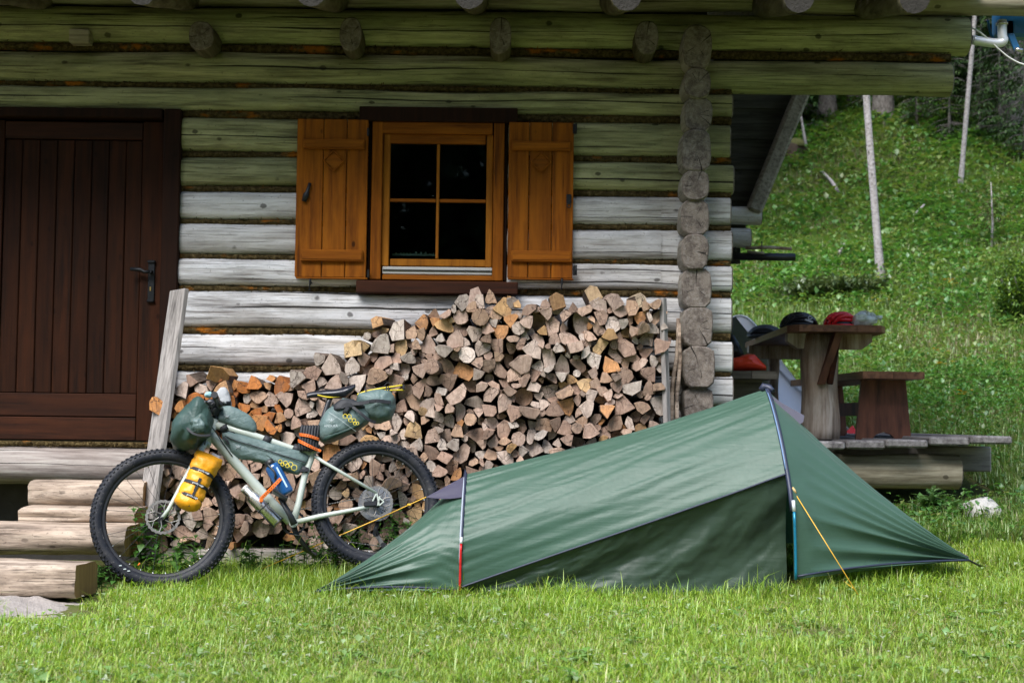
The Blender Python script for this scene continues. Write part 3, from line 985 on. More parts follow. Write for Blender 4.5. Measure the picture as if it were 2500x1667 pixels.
def split(poly, rn):
    """one split log turned any way, kept inside its own room in the stack"""
    a = area(poly)
    c = cent(poly)
    q, ap = template(rn)
    rnd = ap is None
    m = cent(q)
    sc = math.sqrt(a / max(1e-6, area(q))) * (rn.uniform(.92, 1.12) if not rnd else .95)
    th = rn.uniform(0, 6.2832)
    ct, st = math.cos(th), math.sin(th)
    tr = lambda p: (c[0] + ((p[0] - m[0]) * ct - (p[1] - m[1]) * st) * sc, c[1] + ((p[0] - m[0]) * st + (p[1] - m[1]) * ct) * sc)
    g = [tr(p) for p in q]
    if sum(g[i][0] * g[(i + 1) % len(g)][1] - g[(i + 1) % len(g)][0] * g[i][1] for i in range(len(g))) < 0: g = g[::-1]
    n = len(poly)
    room = [(c[0] + (p[0] - c[0]) * 1.32, c[1] + (p[1] - c[1]) * 1.32) for p in poly]
    for i in range(n):
        (x1, z1), (x2, z2) = room[i], room[(i + 1) % n]
        nx, nz = z2 - z1, -(x2 - x1)
        if (c[0] - x1) * nx + (c[1] - z1) * nz > 0: nx, nz = -nx, -nz
        g = clip(g, x1, z1, nx, nz)
        if len(g) < 3: return []
    return [(g, None if rnd else tr(ap))]
def dedupe(poly, eps=.004):
    out = []
    for p in poly:
        if not out or math.hypot(p[0] - out[-1][0], p[1] - out[-1][1]) > eps: out.append(p)
    if len(out) > 1 and math.hypot(out[0][0] - out[-1][0], out[0][1] - out[-1][1]) < eps: out.pop()
    return out
def chaikin(poly, keep, rn, it=1):
    for _ in range(it):
        out, kk = [], []
        n = len(poly)
        for i in range(n):
            a, b = poly[i], poly[(i + 1) % n]
            if keep[i]:
                out.append(a); kk.append(True)
            else:
                p = poly[i - 1]
                out.append((a[0] * .72 + p[0] * .28, a[1] * .72 + p[1] * .28)); kk.append(False)
                out.append((a[0] * .72 + b[0] * .28, a[1] * .72 + b[1] * .28)); kk.append(False)
        poly, keep = out, kk
    return poly
PAL = [(.44, .33, .265), (.41, .295, .225), (.47, .385, .325), (.37, .26, .20), (.48, .42, .365), (.43, .295, .205), (.34, .235, .18)]
ORANGE = [(.44, .17, .05), (.40, .15, .045), (.47, .22, .08), (.33, .13, .05), (.42, .25, .13)]
FRESH = [(.50, .35, .19), (.46, .29, .14), (.52, .27, .12)]
def piece_mesh(poly, apex, rn, col, pos, tilt=None):
    c = cent(poly)
    a = area(poly)
    sh = rn.uniform(.93, 1.0)
    poly = [(c[0] + (p[0] - c[0]) * sh, c[1] + (p[1] - c[1]) * sh) for p in poly]
    poly = dedupe(poly)
    if len(poly) < 3: return None
    if apex:
        keep = [True for p in poly]
    else:
        keep = [rn.random() < .4 for p in poly]
    poly = dedupe(chaikin(poly, keep, rn, 1 if apex else 2), .003)
    poly = [(p[0] + rn.uniform(-.002, .002), p[1] + rn.uniform(-.002, .002)) for p in poly]
    n = len(poly)
    if n < 3: return None
    y0 = YP + pos
    L = rn.uniform(.32, .4)
    tx, tz = tilt or (rn.gauss(0, .16), rn.gauss(0, .16))
    dx_, dz_ = rn.gauss(0, .02), rn.gauss(0, .02)
    V, F = [], []
    c = cent(poly)
    for s_, yy, k in ((.965, -.001, 0), (1.0, .0045, 0), (1.0, L, 1)):
        for p in poly:
            qx, qz = c[0] + (p[0] - c[0]) * s_, c[1] + (p[1] - c[1]) * s_
            y = y0 + yy + (0 if k else (qx - c[0]) * tx + (qz - c[1]) * tz + .004 * mnoise.noise((qx * 30, qz * 30, 1)))
            V.append((qx + k * dx_ * 1, y, qz + k * dz_))
    F.append(list(range(n))[::-1])
    mi = [0]
    for lv in range(2):
        for i in range(n):
            j = (i + 1) % n
            F.append([lv * n + i, lv * n + j, (lv + 1) * n + j, (lv + 1) * n + i])
            mi.append(1 if (lv == 1 and not (apex and (keep_near(poly[i], apex) or keep_near(poly[j], apex)))) else 0)
    F.append([2 * n + i for i in range(n)]); mi.append(0)
    return V, F, mi, col, c, a
def keep_near(p, apex):
    return math.hypot(p[0] - apex[0], p[1] - apex[1]) < .028
cells, rn = make_cells()
PIECES = []
for poly in cells:
    for q, apex in split(poly, rn):
        q = dedupe(q)
        if len(q) < 3 or area(q) < .0008: continue
        c = cent(q)
        d = CAM - Vector((c[0], YP, c[1]))
        w = P(400, 900, YP)
        left = c[0] < pq(690, 1000)[0] and c[1] > pq(500, 1065)[1] + .03 * math.sin(c[0] * 20)
        topz = c[1] > pq(1200, 850)[1]
        r_ = rn.random()
        if left and r_ < .82: kind, col = 'orange', rn.choice(ORANGE)
        elif topz and r_ < .2: kind, col = 'fresh', rn.choice(FRESH)
        elif r_ < .08: kind, col = 'fresh', rn.choice(FRESH)
        else: kind, col = 'grey', rn.choice(PAL)
        m_ = rn.uniform(.92, 1.34)
        col = tuple(x * m_ for x in col)
        pc = piece_mesh(q, apex, rn, col, rn.choice((-1, 1)) * abs(rn.gauss(0, .035)))
        if pc: PIECES.append((pc, kind, 'round' if apex is None else 'split'))
# a few loose pieces lying on top and a freshly split pale one
def top_piece(px, py, w, h, col, ang, kind):
    c = pq(px, py)
    q = []
    for t in ((-1, -1), (1, -1), (1.0, .4), (.2, 1.0), (-.9, .7)):
        x, z = t[0] * w / 2, t[1] * h / 2
        q.append((c[0] + x * math.cos(ang) - z * math.sin(ang), c[1] + x * math.sin(ang) + z * math.cos(ang)))
    pc = piece_mesh(q, (q[3][0], q[3][1]), rn, col, rn.uniform(-.03, .03), (rn.gauss(0, .5), rn.gauss(0, .3)))
    PIECES.append((pc, kind, 'split'))
for a in ((1448, 716, .085, .10, (.50, .36, .22), .5, 'fresh'), (1160, 728, .08, .15, (.36, .27, .22), -.1, 'grey'), (1250, 738, .075, .07, (.27, .23, .2), 0, 'grey'),
          (1360, 735, .09, .1, (.46, .28, .15), .3, 'fresh'), (1565, 732, .07, .09, (.55, .45, .31), .2, 'fresh'), (1500, 735, .08, .1, (.38, .29, .24), .6, 'grey'),
          (920, 785, .075, .07, (.50, .3, .15), .3, 'fresh'), (535, 915, .12, .1, (.55, .32, .13), -.35, 'orange'), (1130, 735, .1, .09, (.3, .27, .23), .8, 'grey'),
          (860, 850, .12, .1, (.62, .46, .26), .15, 'pale')):
    top_piece(*a)
def seen_size(pc):
    (V, F, mi, col, c, a) = pc
    px = 1250 + FPX * c[0] / YP
    pz = 1030 - (c[1] - CAMZ) * FPX / YP
    hidden = 0
    if px > 1140 and pz > 1160 - (px - 1140) * .287 + 25: hidden = 1      # behind the tent
    return 0 if hidden else a
order = sorted(range(len(PIECES)), key=lambda i: -seen_size(PIECES[i][0]))
def piece_label(pc, kind, shp):
    V, F, mi, col, c, a = pc
    if kind == 'pale': return 'pale yellow fresh block lying on the slope of the firewood stack', None
    px = 1250 + FPX * c[0] / YP
    n = len(F[0])
    w = max(v[0] for v in V[:n]) - min(v[0] for v in V[:n]); h = max(v[2] for v in V[:n]) - min(v[2] for v in V[:n])
    size = 'large' if a > .0042 else ('small' if a < .0029 else 'middling')
    lum = sum(col) / 3
    tone = {'orange': 'orange-brown', 'fresh': 'tan fresh-cut'}.get(kind) or ('pale grey' if lum > .385 else ('dark brown-grey' if lum < .255 else ('reddish grey' if col[0] > 1.32 * col[2] else 'grey-brown')))
    form = 'round' if shp == 'round' else ('flat' if w > 1.35 * h else ('upright' if h > 1.25 * w else 'wedge-shaped'))
    py = 1030 - (c[1] - CAMZ) * FPX / YP
    if px < 470: where = 'right beside the leaning plank'
    elif px < 560: where = 'behind the handlebar bag' if py > 930 else 'above the handlebar bag'
    elif px < 650: where = 'behind the frame bag' if py > 1010 else 'above the top tube bag'
    elif px < 760: where = 'behind the seat tube' if py > 1060 else 'left of the cord bundle'
    elif px < 860: where = 'below the saddle pack' if py > 1050 else ('behind the saddle pack' if py > 950 else 'above the saddle')
    elif px < 965: where = 'behind the rear wheel' if py > 1079 else ('right of the saddle pack' if py > 950 else 'above the pole bundle')
    elif px < 1065: where = "below the window's left pane"
    elif px < 1190: where = "below the window's right pane"
    elif px < 1320: where = "below the right shutter's inner half"
    elif px < 1410: where = "below the right shutter's outer half"
    elif px < 1520: where = 'just right of the right shutter'
    else: where = 'next to the right stake'
    tops = [z for (x, z) in OUT if abs(x - c[0]) < .2]
    top = max(tops) if tops else 1.3
    f = (top - c[1]) / max(.3, top - .12)
    row = 'in the top layer' if top - c[1] < .1 else ('in the upper quarter' if f < .25 else ('above mid-height' if f < .5 else ('below mid-height' if f < .72 else ('in the lower quarter' if f < .9 else 'in the bottom layer'))))
    return f'{size} {tone} {form} log {row} {where}', 'split logs in the firewood stack'
rest = []
vis = [i for i in order if seen_size(PIECES[i][0]) > 0]
NIND = 300
for rank, i in enumerate(order):
    pc, kind, shp = PIECES[i]
    V, F, mi, col, c, a = pc
    if rank >= NIND and kind != 'pale':
        rest.append(pc); continue
    base = Vector((c[0], YP + .18, min(v[2] for v in V)))
    me = bpy.data.meshes.new('firewood_log')
    me.from_pydata([(v[0] - base.x, v[1] - base.y, v[2] - base.z) for v in V], [], F)
    me.materials.append(M['split']); me.materials.append(M['bark'])
    me.polygons.foreach_set('material_index', mi)
    ca = me.color_attributes.new('Col', 'FLOAT_COLOR', 'CORNER')
    ca.data.foreach_set('color', np.tile(np.array([*col, 1.0], dtype=np.float32), len(me.loops)))
    o = link_mesh('firewood_log', me, None, base)
    lb, gp = piece_label(pc, kind, shp)
    tag(o, lb, 'firewood', gp)
print('PIECES', len(PIECES), 'visible', len(vis), 'rest', len(rest))
if rest:
    V, F, mi, cols = [], [], [], []
    for (v, f, m_, col, c, a) in rest:
        b = len(V)
        V += v
        for q, k in zip(f, m_):
            F.append([x + b for x in q]); mi.append(k); cols += [(*col, 1.0)] * len(q)
    me = bpy.data.meshes.new('stacked_firewood')
    me.from_pydata(V, [], F)
    me.materials.append(M['split']); me.materials.append(M['bark'])
    me.polygons.foreach_set('material_index', mi)
    ca = me.color_attributes.new('Col', 'FLOAT_COLOR', 'CORNER')
    ca.data.foreach_set('color', np.array(cols, dtype=np.float32).ravel())
    tag(link_mesh('stacked_firewood', me), 'small and half hidden split logs filling the firewood stack', 'firewood', kind='stuff')
# sleeper under the stack
a, b = P(560, 1330, YP - .03), P(900, 1335, YP - .03)
MB().bar((pq(380, 1330)[0], YP + .12, .10), (pq(1620, 1330)[0], YP + .12, .10), .22, .1, (0, 0, 1), .01).build('sleeper_board', M['sill_log'], None, (0, YP, .05))
tag(bpy.data.objects['sleeper_board'], 'long flat timber lying on the ground under the firewood stack', 'timber')

# boards and poles holding the stack
def stand(name, p0, p1, w, t, mat, label, cat, up=(0, -1, 0), group=None):
    base = Vector((p0[0], p0[1], p0[2]))
    o = MB().bar(p0, p1, w, t, up, .004).build(name, mat, None, base)
    return tag(o, label, cat, group)
a, b = P(352, 1262, YP - .12), P(446, 712, YP + .02)
ax = Vector((.55, -.83, 0)).normalized()
stand('leaning_plank', P(358, 1268, YP - .10), P(438, 708, YP + .08), .165, .032, M['grey_plank'], 'grey plank leaning beside the door holding the stack', 'plank', up=(-.72, -.69, 0))
a, b = P(1633, 1160, YP - .02), P(1618, 728, YP + .02)
stand('support_stake', a, b, .045, .03, M['grey_plank'], 'upright grey stake at the right end of the firewood stack', 'stake', up=(.8, -.6, 0))
for i, (pa, pb, ya, yb) in enumerate((((1632, 1080), (1658, 778), W - .22, W - .04), ((1650, 1080), (1662, 790), W - .3, W - .06))):
    a, b = P(*pa, ya), P(*pb, yb)
    a = a + (a - b) * .55
    pts = [a + (b - a) * k / 10 + Vector((.006 * math.sin(k * 1.7 + i), 0, 0)) for k in range(11)]
    o = MB().tube(pts, [.017 - .0006 * k for k in range(11)], 9, jit=.15, seed=i).build('wooden_pole', M['step'], None, a)
    tag(o, ['thin peeled pole leaning on the corner logs, left of two', 'thin peeled pole leaning on the corner logs, right of two'][i], 'pole', 'poles leaning on the cabin corner')

# ================================================================== log steps below the door
def rough_block(name, x0, x1, z0, z1, y0, y1, label, seed, e=4.0, yaw=0.0, taper=0):
    mb = MB()
    n, st = 22, max(6, int((x1 - x0) / .06))
    rings, uvs = [], []
    cy, cz, hy, hz = (y0 + y1) / 2, (z0 + z1) / 2, (y1 - y0) / 2, (z1 - z0) / 2
    for i in range(st + 1):
        x = x0 + (x1 - x0) * i / st
        for k in range(n):
            t = 2 * math.pi * k / n
            ct, s_ = math.cos(t), math.sin(t)
            rr = (abs(ct) ** e + abs(s_) ** e) ** (-1 / e)
            rr *= 1 + .13 * mnoise.noise((x * 3, ct * 1.6 + seed * 4, s_ * 1.6)) + .05 * mnoise.noise((x * 1.2, ct * 6 + seed * 4, s_ * 6)) + .045 * mnoise.noise((x * 12, ct * 4 + seed * 4, s_ * 4))
            rings.append((x, cy - rr * ct * hy + yaw * (x - x0), cz + rr * s_ * hz + taper * (x - x0)))
            uvs.append((x, (t / 6.2832 + .5) % 1))
    fs = [[i * n + k, i * n + (k + 1) % n, (i + 1) * n + (k + 1) % n, (i + 1) * n + k] for i in range(st) for k in range(n)]
    mb.add(rings, fs, 0, uvs, True)
    mb.add(rings[:n], [list(range(n))[::-1]], 1)
    mb.add(rings[-n:], [list(range(n))], 1)
    o = mb.build(name, [M['step'], M['step_end']], None, (x1 - .5, cy, z0))
    return tag(o, label, 'step', 'log steps below the door')
def stepspec(px1, ytop, ybot, yf, depth, px0, **k):
    p1, p0 = P(px1, ytop, yf), P(px1, ybot, yf)
    return dict(x0=(P(px0, ytop, yf).x if px0 > 0 else -4.2), x1=p1.x, z0=p0.z, z1=p1.z, y0=yf, y1=yf + depth)
rough_block('log_step', label='top log step with a rough cut face, just below the door sill', seed=1, **stepspec(349, 1177, 1247, 8.70, .38, 68))
rough_block('log_step', label='thin weathered second log step, between two thicker ones', seed=2, **stepspec(330, 1242, 1283, 8.45, .4, 44))
rough_block('log_step', label='broad third log step with an orange bark scar', seed=3, **stepspec(305, 1285, 1362, 8.16, .42, -10))
rough_block('log_step', label='lowest squared log step with sawn end facing the lawn', seed=4, e=7, yaw=.0, **stepspec(183, 1382, 1466, 7.42, .40, -10))
# sandy patch before the lowest step
mb = MB()
n, m_ = 70, 34
ps = []
for j in range(m_ + 1):
    for i in range(n + 1):
        x = -3.4 + 1.55 * i / n
        y = 6.72 + .75 * j / m_
        e_ = min(1, 3 * min(i / n if i > n / 2 else 1, (n - i) / n, j / m_ + .25, 1))
        ps.append((x, y, G(x, y) - .035 + .075 * e_ + .02 * mnoise.noise((x * 9, y * 9, 0)) + .012 * mnoise.noise((x * 30, y * 30, 0))))
mb.add(ps, [[j * (n + 1) + i, j * (n + 1) + i + 1, (j + 1) * (n + 1) + i + 1, (j + 1) * (n + 1) + i] for j in range(m_) for i in range(n)], 0, None, True)
o = mb.build('gravel_patch', plain('grey_gravel', (.36, .32, .29), .95, 0, .35, 40, 1.0, 120, .1), None, (-2.6, 7.1, 0))
tag(o, kind='structure')
# ================================================================== deck, table, benches
DZ = .81
DK = empty('wooden_deck', (2.5, 10.1, .4), 'raised grey plank deck resting on round logs beside the cabin', 'deck')
for i, (a, b, yt, yb) in enumerate(((1780, 1872, 1080, 1100), (1875, 1962, 1080, 1100), (1965, 2064, 1077, 1097), (2067, 2162, 1075, 1096), (2164, 2266, 1073, 1093), (2269, 2368, 1067, 1088), (2371, 2472, 1064, 1084))):
    yf = 10.0 + .02 * math.sin(i * 3)
    pa, pb = P(a, yt, yf), P(b, yt, yf)
    z1, z0 = P((a + b) / 2, yt, yf).z, P((a + b) / 2, yb, yf).z
    o = MB().cbox(((pa.x + pb.x) / 2, yf + 1.45, (z0 + z1) / 2), (pb.x - pa.x, 2.9, z1 - z0), .012).build('deck_board', M['deck'], DK)
p1, p0 = P(2350, 1112, 10.15), P(2350, 1197, 10.15)
log_mesh('support_log', 1.5, p1.x, (10.26, (p0.z + p1.z) / 2), .115, (p1.z - p0.z) / 2, M['beam'], DK, 0, 2.1, seed=301)
log_mesh('support_log', 1.5, p1.x, (12.3, (p0.z + p1.z) / 2 + .05), .115, (p1.z - p0.z) / 2, M['beam'], DK, 0, 2.1, seed=302)
p1, p0 = P(2421, 1090, 10.45), P(2421, 1152, 10.45)
MB().cbox(((1.6 + p1.x) / 2, 10.53, (p0.z + p1.z) / 2), (p1.x - 1.6, .16, p1.z - p0.z), .01).build('cross_beam', M['deck_end'], DK)

TZ = 1.585
TB = empty('picnic_table', (2.2, 11.4, DZ), 'brown plank-topped picnic table on thick log posts', 'table')
x0, x1 = P(1930, 800, 10.3).x, P(2174, 800, 10.3).x
bw = (x1 - x0) / 3
for k in range(3):
    xa, xb = x0 + k * bw, x0 + (k + 1) * bw
    poly = [(xa + .002, 10.32 + (.12 if k == 0 else 0), 0), (xa + (.06 if k == 0 else .002), 10.3, 0), (xb - (.06 if k == 2 else .002), 10.3, 0), (xb - .002, 10.32 + (.12 if k == 2 else 0), 0), (xb + .06, 12.7, 0), (xa + .06, 12.7, 0)]
    MB().prism([Vector((p[0], p[1], TZ - .045)) for p in poly], (0, 0, .045)).build('table_plank', M['table'], TB)
for y in (10.62, 12.35):
    c = (x0 + x1) / 2 + .0 + (y - 10.3) * .02
    xp = P(2001, 900, 10.62).x if y < 11 else P(1889, 900, y).x
    zz = [DZ + (TZ - .05 - DZ) * k / 10 for k in range(11)]
    MB().tube([(xp + .004 * math.sin(q * 9), y, q) for q in zz], [(.135 if y < 11 else .05) + .006 * math.sin(k) - .001 * k for k in range(11)], 18, jit=.06, seed=y).build('post', M['post'], TB)
    MB().prism([Vector((x0 + .03, y - .05, TZ - .045)), Vector((x1 - .06, y - .05, TZ - .045)), Vector((x1 - .06, y - .05, TZ - .1)), Vector((x1 - .13, y - .05, TZ - .15)), Vector((x0 + .1, y - .05, TZ - .15)), Vector((x0 + .03, y - .05, TZ - .1))], (0, .1, 0)).build('cross_piece', M['post'], TB)
a, b, c = P(2042, 820, 10.44), P(1998, 820, 10.44), P(2014, 938, 10.47)
MB().prism([Vector((a.x + .03, 10.36, TZ - .05)), Vector((a.x + .03, 10.50, TZ - .05)), Vector((c.x, 10.495, P(2018, 938, 10.47).z)), Vector((c.x, 10.46, P(2018, 938, 10.47).z))], (-.05, 0, 0)).build('bracket', M['table_side'], TB)
MB().bar((P(2045, 815, 10.44).x, 10.42, TZ - .05), (c.x + .03, 10.46, P(2018, 938, 10.47).z), .04, .05, (0, -1, 0), .006).build('bracket', M['sill'], TB)

def bench(name, xa, xb, ya, yb, z, skew, label, mat, sidemat, leg=True):
    B = empty(name, ((xa + xb) / 2, ya + .3, DZ), label, 'bench', 'benches on the deck')
    for k in range(2):
        a, b = xa + (xb - xa) * k / 2, xa + (xb - xa) * (k + 1) / 2
        MB().prism([Vector((a + .002, ya, z - .05)), Vector((b - .002, ya, z - .05)), Vector((b - .002 + skew, yb, z - .05)), Vector((a + .002 + skew, yb, z - .05))], (0, 0, .05)).build('seat_plank', mat, B)
    for y in (ya + .22, yb - .35):
        s_ = skew * (y - ya) / (yb - ya)
        a, b = xa + .03 + s_, xb - .05 + s_
        w = b - a
        poly = [(a + .02, z - .052), (b - .02, z - .052), (b + .02, DZ), (b - .09, DZ), (b - .12, DZ + .035), ((a + b) / 2, DZ + .055), (a + .12, DZ + .035), (a + .09, DZ), (a - .02, DZ)]
        MB().prism([Vector((p[0], y, p[1])) for p in poly], (0, .045, 0)).build('leg_panel', sidemat, B)
    MB().cbox(((xa + xb) / 2 + skew / 2, (ya + yb) / 2, DZ + .22), (.03, yb - ya - .6, .1), .004).build('stretcher', sidemat, B)
    return B
bench('bench', P(2106, 911, 10.5).x, P(2258, 906, 10.5).x, 10.5, 12.9, P(2200, 907, 10.5).z, -.06, 'dark bench with red-brown plank legs at the right side of the table', M['table'], M['table_side'])
bench('bench', P(1772, 905, 10.2).x, P(1899, 905, 10.2).x, 10.2, 12.6, P(1860, 906, 10.2).z, .0, 'thick grey plank bench between the cabin corner and the table', M['grey_bench'], M['grey_bench'])

# ------------------------------------------------------------------ things on the table
def shell(c, rx, ry, rz, vents, mat, matv, name, label, yaw=0, n=20, m=9, visor=None, group='bicycle helmets on the table'):
    """cycling helmet: ribbed shell over a dark liner"""
    E = empty(name, c, label, 'helmet', group)
    def dome(k, off=1.0, lo=0.0):
        mb = MB()
        rings = []
        for j in range(m + 1):
            ph = lo + (math.pi / 2 - lo) * j / m
            ring = []
            for i in range(n):
                t = 2 * math.pi * i / n
                x = math.cos(t) * math.cos(ph) ** .8
                y = math.sin(t) * math.cos(ph) ** .8
                z = math.sin(ph)
                x *= 1 + .12 * (x > 0) * (1 - z)
                q = Vector((x * rx * off, y * ry * off, z * rz * off))
                q.rotate(Matrix.Rotation(yaw, 3, 'Z'))
                ring.append(Vector(c) + q)
            rings.append(ring)
        mb.loft(rings, True, True, 0, True)
        return mb
    dome(0, .93).build('liner', M['black'], E)
    mb = MB()
    for s_ in vents:                            # longitudinal ribs with openings between them
        pts = []
        for k in range(15):
            a = math.pi * k / 14
            x = math.cos(a) * rx * (1.04 - .25 * abs(s_)); z = math.sin(a) * rz * (1.02 - .35 * s_ * s_)
            y = s_ * ry * (.55 + .5 * math.sin(a))
            q = Vector((x, y, max(.006, z)))
            q.rotate(Matrix.Rotation(yaw, 3, 'Z'))
            pts.append(Vector(c) + q)
        mb.tube(pts, [.011 + .006 * math.sin(math.pi * k / 14) for k in range(15)], 8)
    for zz in (.1, .52):
        pts = []
        for k in range(21):
            t = 2 * math.pi * k / 20
            q = Vector((math.cos(t) * rx * math.sqrt(1 - zz * zz) * 1.02, math.sin(t) * ry * math.sqrt(1 - zz * zz) * 1.02, zz * rz))
            q.rotate(Matrix.Rotation(yaw, 3, 'Z'))
            pts.append(Vector(c) + q)
        mb.tube(pts, .013, 8, False)
    mb.build('shell', mat, E)
    return E
M['gloss_black'] = plain('gloss_black', (.014, .015, .018), .22, 0, .2)
M['gloss_red'] = plain('gloss_red', (.72, .015, .02), .25, 0, .15)
hz_ = TZ + .005
p = P(1951, 797, 10.75)
HB = shell((p.x, 10.75, hz_), .128, .1, .095, (-.85, -.5, -.17, .17, .5, .85), M['gloss_black'], None, 'bicycle_helmet', 'glossy black helmet near the front edge of the table', .1)
p = P(2052, 797, 10.7)
HR = shell((p.x, 10.7, hz_), .115, .1, .1, (-.8, -.3, .3, .8), M['gloss_red'], None, 'bicycle_helmet', 'red and black helmet beside the clear plastic bag', .35)
p = P(1868, 815, 12.0)
HD = shell((p.x, 12.0, hz_), .13, .105, .085, (-.85, -.45, 0, .45, .85), plain('dull_slate', (.05, .055, .065), .5), None, 'bicycle_helmet', 'dark slate helmet at the far end of the table', -.3)
# small emblem on the black helmet
q = P(1977, 776, 10.63)
ring = [q + Vector((.013 * math.cos(a), -.012, .011 * math.sin(a))) for a in np.linspace(.6, 6.6, 14)]
MB().tube(ring, .0035, 6).bar(q + Vector((-.035, -.012, -.012)), q + Vector((.02, -.012, -.03)), .012, .004, (0, 1, 0), .001).build('emblem', plain('white_print', (.7, .72, .75), .4), HB)
# crumpled clear plastic bag
c = P(2108, 797, 10.66)
mb = MB()
rn = random.Random(3)
rings = []
for j in range(9):
    ph = math.pi * (j / 8 - .5)
    r_ = []
    for i in range(16):
        t = 2 * math.pi * i / 16
        k = 1 + .35 * mnoise.noise((math.cos(t) * 2.2, math.sin(t) * 2.2, ph * 2 + 4))
        r_.append(Vector((c.x + math.cos(t) * math.cos(ph) * .1 * k + .02 * math.sin(ph), 10.66 + math.sin(t) * math.cos(ph) * .07 * k, TZ + .008 + .06 * (1 + math.sin(ph)) * (k if ph > 0 else 1) * .85)))
    rings.append(r_)
mb.loft(rings, True, True, 0, False)
mb.tube([c + Vector((.06, 0, .05)), c + Vector((.1, -.01, .065)), c + Vector((.125, -.01, .06))], [.02, .012, .022], 7, jit=.4)
t = NT('clear_plastic')
v = t.coords((1, 1, 1))
tr = t.n('BsdfTransparent')
df = t.n('BsdfPrincipled'); df.inputs['Base Color'].default_value = (.72, .78, .74, 1); df.inputs['Roughness'].default_value = .18
mxs = t.n('MixShader'); t.l(t.ramp(t.noise(v, 22, 4), [(.35, .35), (.65, .9)]), mxs.inputs[0])
t.l(tr.outputs[0], mxs.inputs[1]); t.l(df.outputs[0], mxs.inputs[2])
tag(mb.build('plastic_bag', t.out(mxs.outputs[0]), None, (c.x, 10.66, TZ)), 'crumpled clear plastic bag with food on the table', 'bag')
mbf = MB().tube([(c.x - .04, 10.66, TZ + .032), (c.x + .05, 10.66, TZ + .036)], [.022, .02], 8, jit=.3)
tag(mbf.build('bread_roll', plain('bread', (.55, .34, .16), .7, 0, .3, 30), None, (c.x, 10.66, TZ + .01)), 'pale bread roll inside the clear plastic bag', 'bread')

# ------------------------------------------------------------------ puffy shapes in any plane
def pillow(poly, nrm, th, name, mat, parent=None, loc=None, sub=3, layers=5, power=.45, wr=.004, wscale=25, seed=0, build=True, mb=None, mi=0):
    """soft bag: outline inflated on both sides along nrm"""
    poly = [Vector(p) for p in poly]
    nrm = Vector(nrm).normalized()
    n = len(poly)
    pts = []
    for i in range(n):
        p0, p1, p2, p3 = poly[i - 1], poly[i], poly[(i + 1) % n], poly[(i + 2) % n]
        for j in range(sub):
            t_ = j / sub
            cr = 0.5 * ((2 * p1) + (p2 - p0) * t_ + (2 * p0 - 5 * p1 + 4 * p2 - p3) * t_ * t_ + (3 * p1 - p0 - 3 * p2 + p3) * t_ ** 3)
            pts.append(cr * .6 + (p1 + (p2 - p1) * t_) * .4)
    c = sum(pts, Vector()) / len(pts)
    rings = []
    for j in range(-layers, layers + 1):
        a = math.pi / 2 * j / layers * .97
        s_ = math.cos(a) ** power
        off = math.sin(a) * th
        r_ = []
        for p in pts:
            q = c + (p - c) * s_
            w = wr * (mnoise.noise(q * wscale + Vector((seed, j * .6, 0))) + .6 * mnoise.noise(q * wscale * 2.3 + Vector((0, seed, j))))
            r_.append(q + nrm * (off + w * (1 if j >= 0 else -1) * min(1, abs(math.sin(a)) * 2)) + (p - c).normalized() * w * s_ * .8)
        rings.append(r_)
    mb = mb or MB()
    mb.loft(rings, True, False, mi, True)
    for side, r_ in ((-1, rings[0]), (1, rings[-1])):
        cc = sum(r_, Vector()) / len(r_) + nrm * side * th * .01
        b = len(mb.v)
        mb.add(r_ + [cc], [[k, (k + 1) % len(r_), len(r_)] for k in range(len(r_))], mi, None, True)
    return mb.build(name, mat, parent, loc) if build else mb
M['red_cloth'] = plain('red_nylon', (.8, .06, .02), .42, 0, .2, 20, .3, 30)
pl = [P(*q, 10.5) for q in ((1770, 905), (1768, 878), (1800, 872), (1822, 866), (1842, 868), (1858, 884), (1871, 904))]
tag(pillow(pl, (0, -1, 0), .13, 'sleeping_bag', M['red_cloth'], None, (pl[0].x, 10.5, pl[0].z), wr=.012, wscale=22), 'bright red sleeping bag bundled on the grey bench', 'sleeping bag')
pl = [P(*q, 10.75) for q in ((1772, 880), (1772, 825), (1788, 818), (1800, 832), (1812, 858), (1818, 880))]
tag(pillow(pl, (0, -1, 0), .09, 'rucksack', M['black'], None, (pl[0].x, 10.75, pl[0].z), wr=.006), 'black rucksack on the bench behind the red sleeping bag', 'rucksack')

# ------------------------------------------------------------------ pale tent behind the deck
WT = empty('pale_tent', (2.1, 13.6, 1.0), 'pale grey tent pitched in the grass behind the table', 'tent')
M['pale_fabric'] = plain('pale_fabric', (.88, .87, .9), .6, 0, .06, 4, .15, 20)
M['grey_fabric'] = plain('grey_fabric', (.7, .68, .72), .6, 0, .08, 4, .15, 20)
yb = 13.6
ap = P(1795, 772, yb)
r1 = P(1850, 800, yb - .1); r2 = P(1952, 905, yb - .3); r3 = P(2098, 1064, 13.0)
bk = Vector((0, 1.3, -.25))
lf = P(1620, 1040, yb)
mid = P(1868, 1040, yb - .6)
arch = catmull([lf, P(1690, 850, yb), ap, r1, P(1885, 870, yb - .15), P(1900, 960, yb - .3), mid], 5)
mb = MB()
rings = [[p + bk * k / 5 - Vector((0, 0, .06 * k * k / 25)) for p in arch] for k in range(6)]
mb.loft(rings, False, False, 0, True).build('body', M['grey_fabric'], WT, fix=False)
mb = MB()
tip = r3
fan = [p for p in arch[10:]]
rr = [[p + (tip - p) * (k / 8) - Vector((0, 0, .10 * math.sin(math.pi * k / 8))) for p in fan] for k in range(9)]
mb.loft(rr, False, False, 0, True).build('porch', M['pale_fabric'], WT, fix=False)
MB().tube(arch, .008, 6).build('hoop', M['galv'], WT)
q = P(2075, 1050, 13.02)
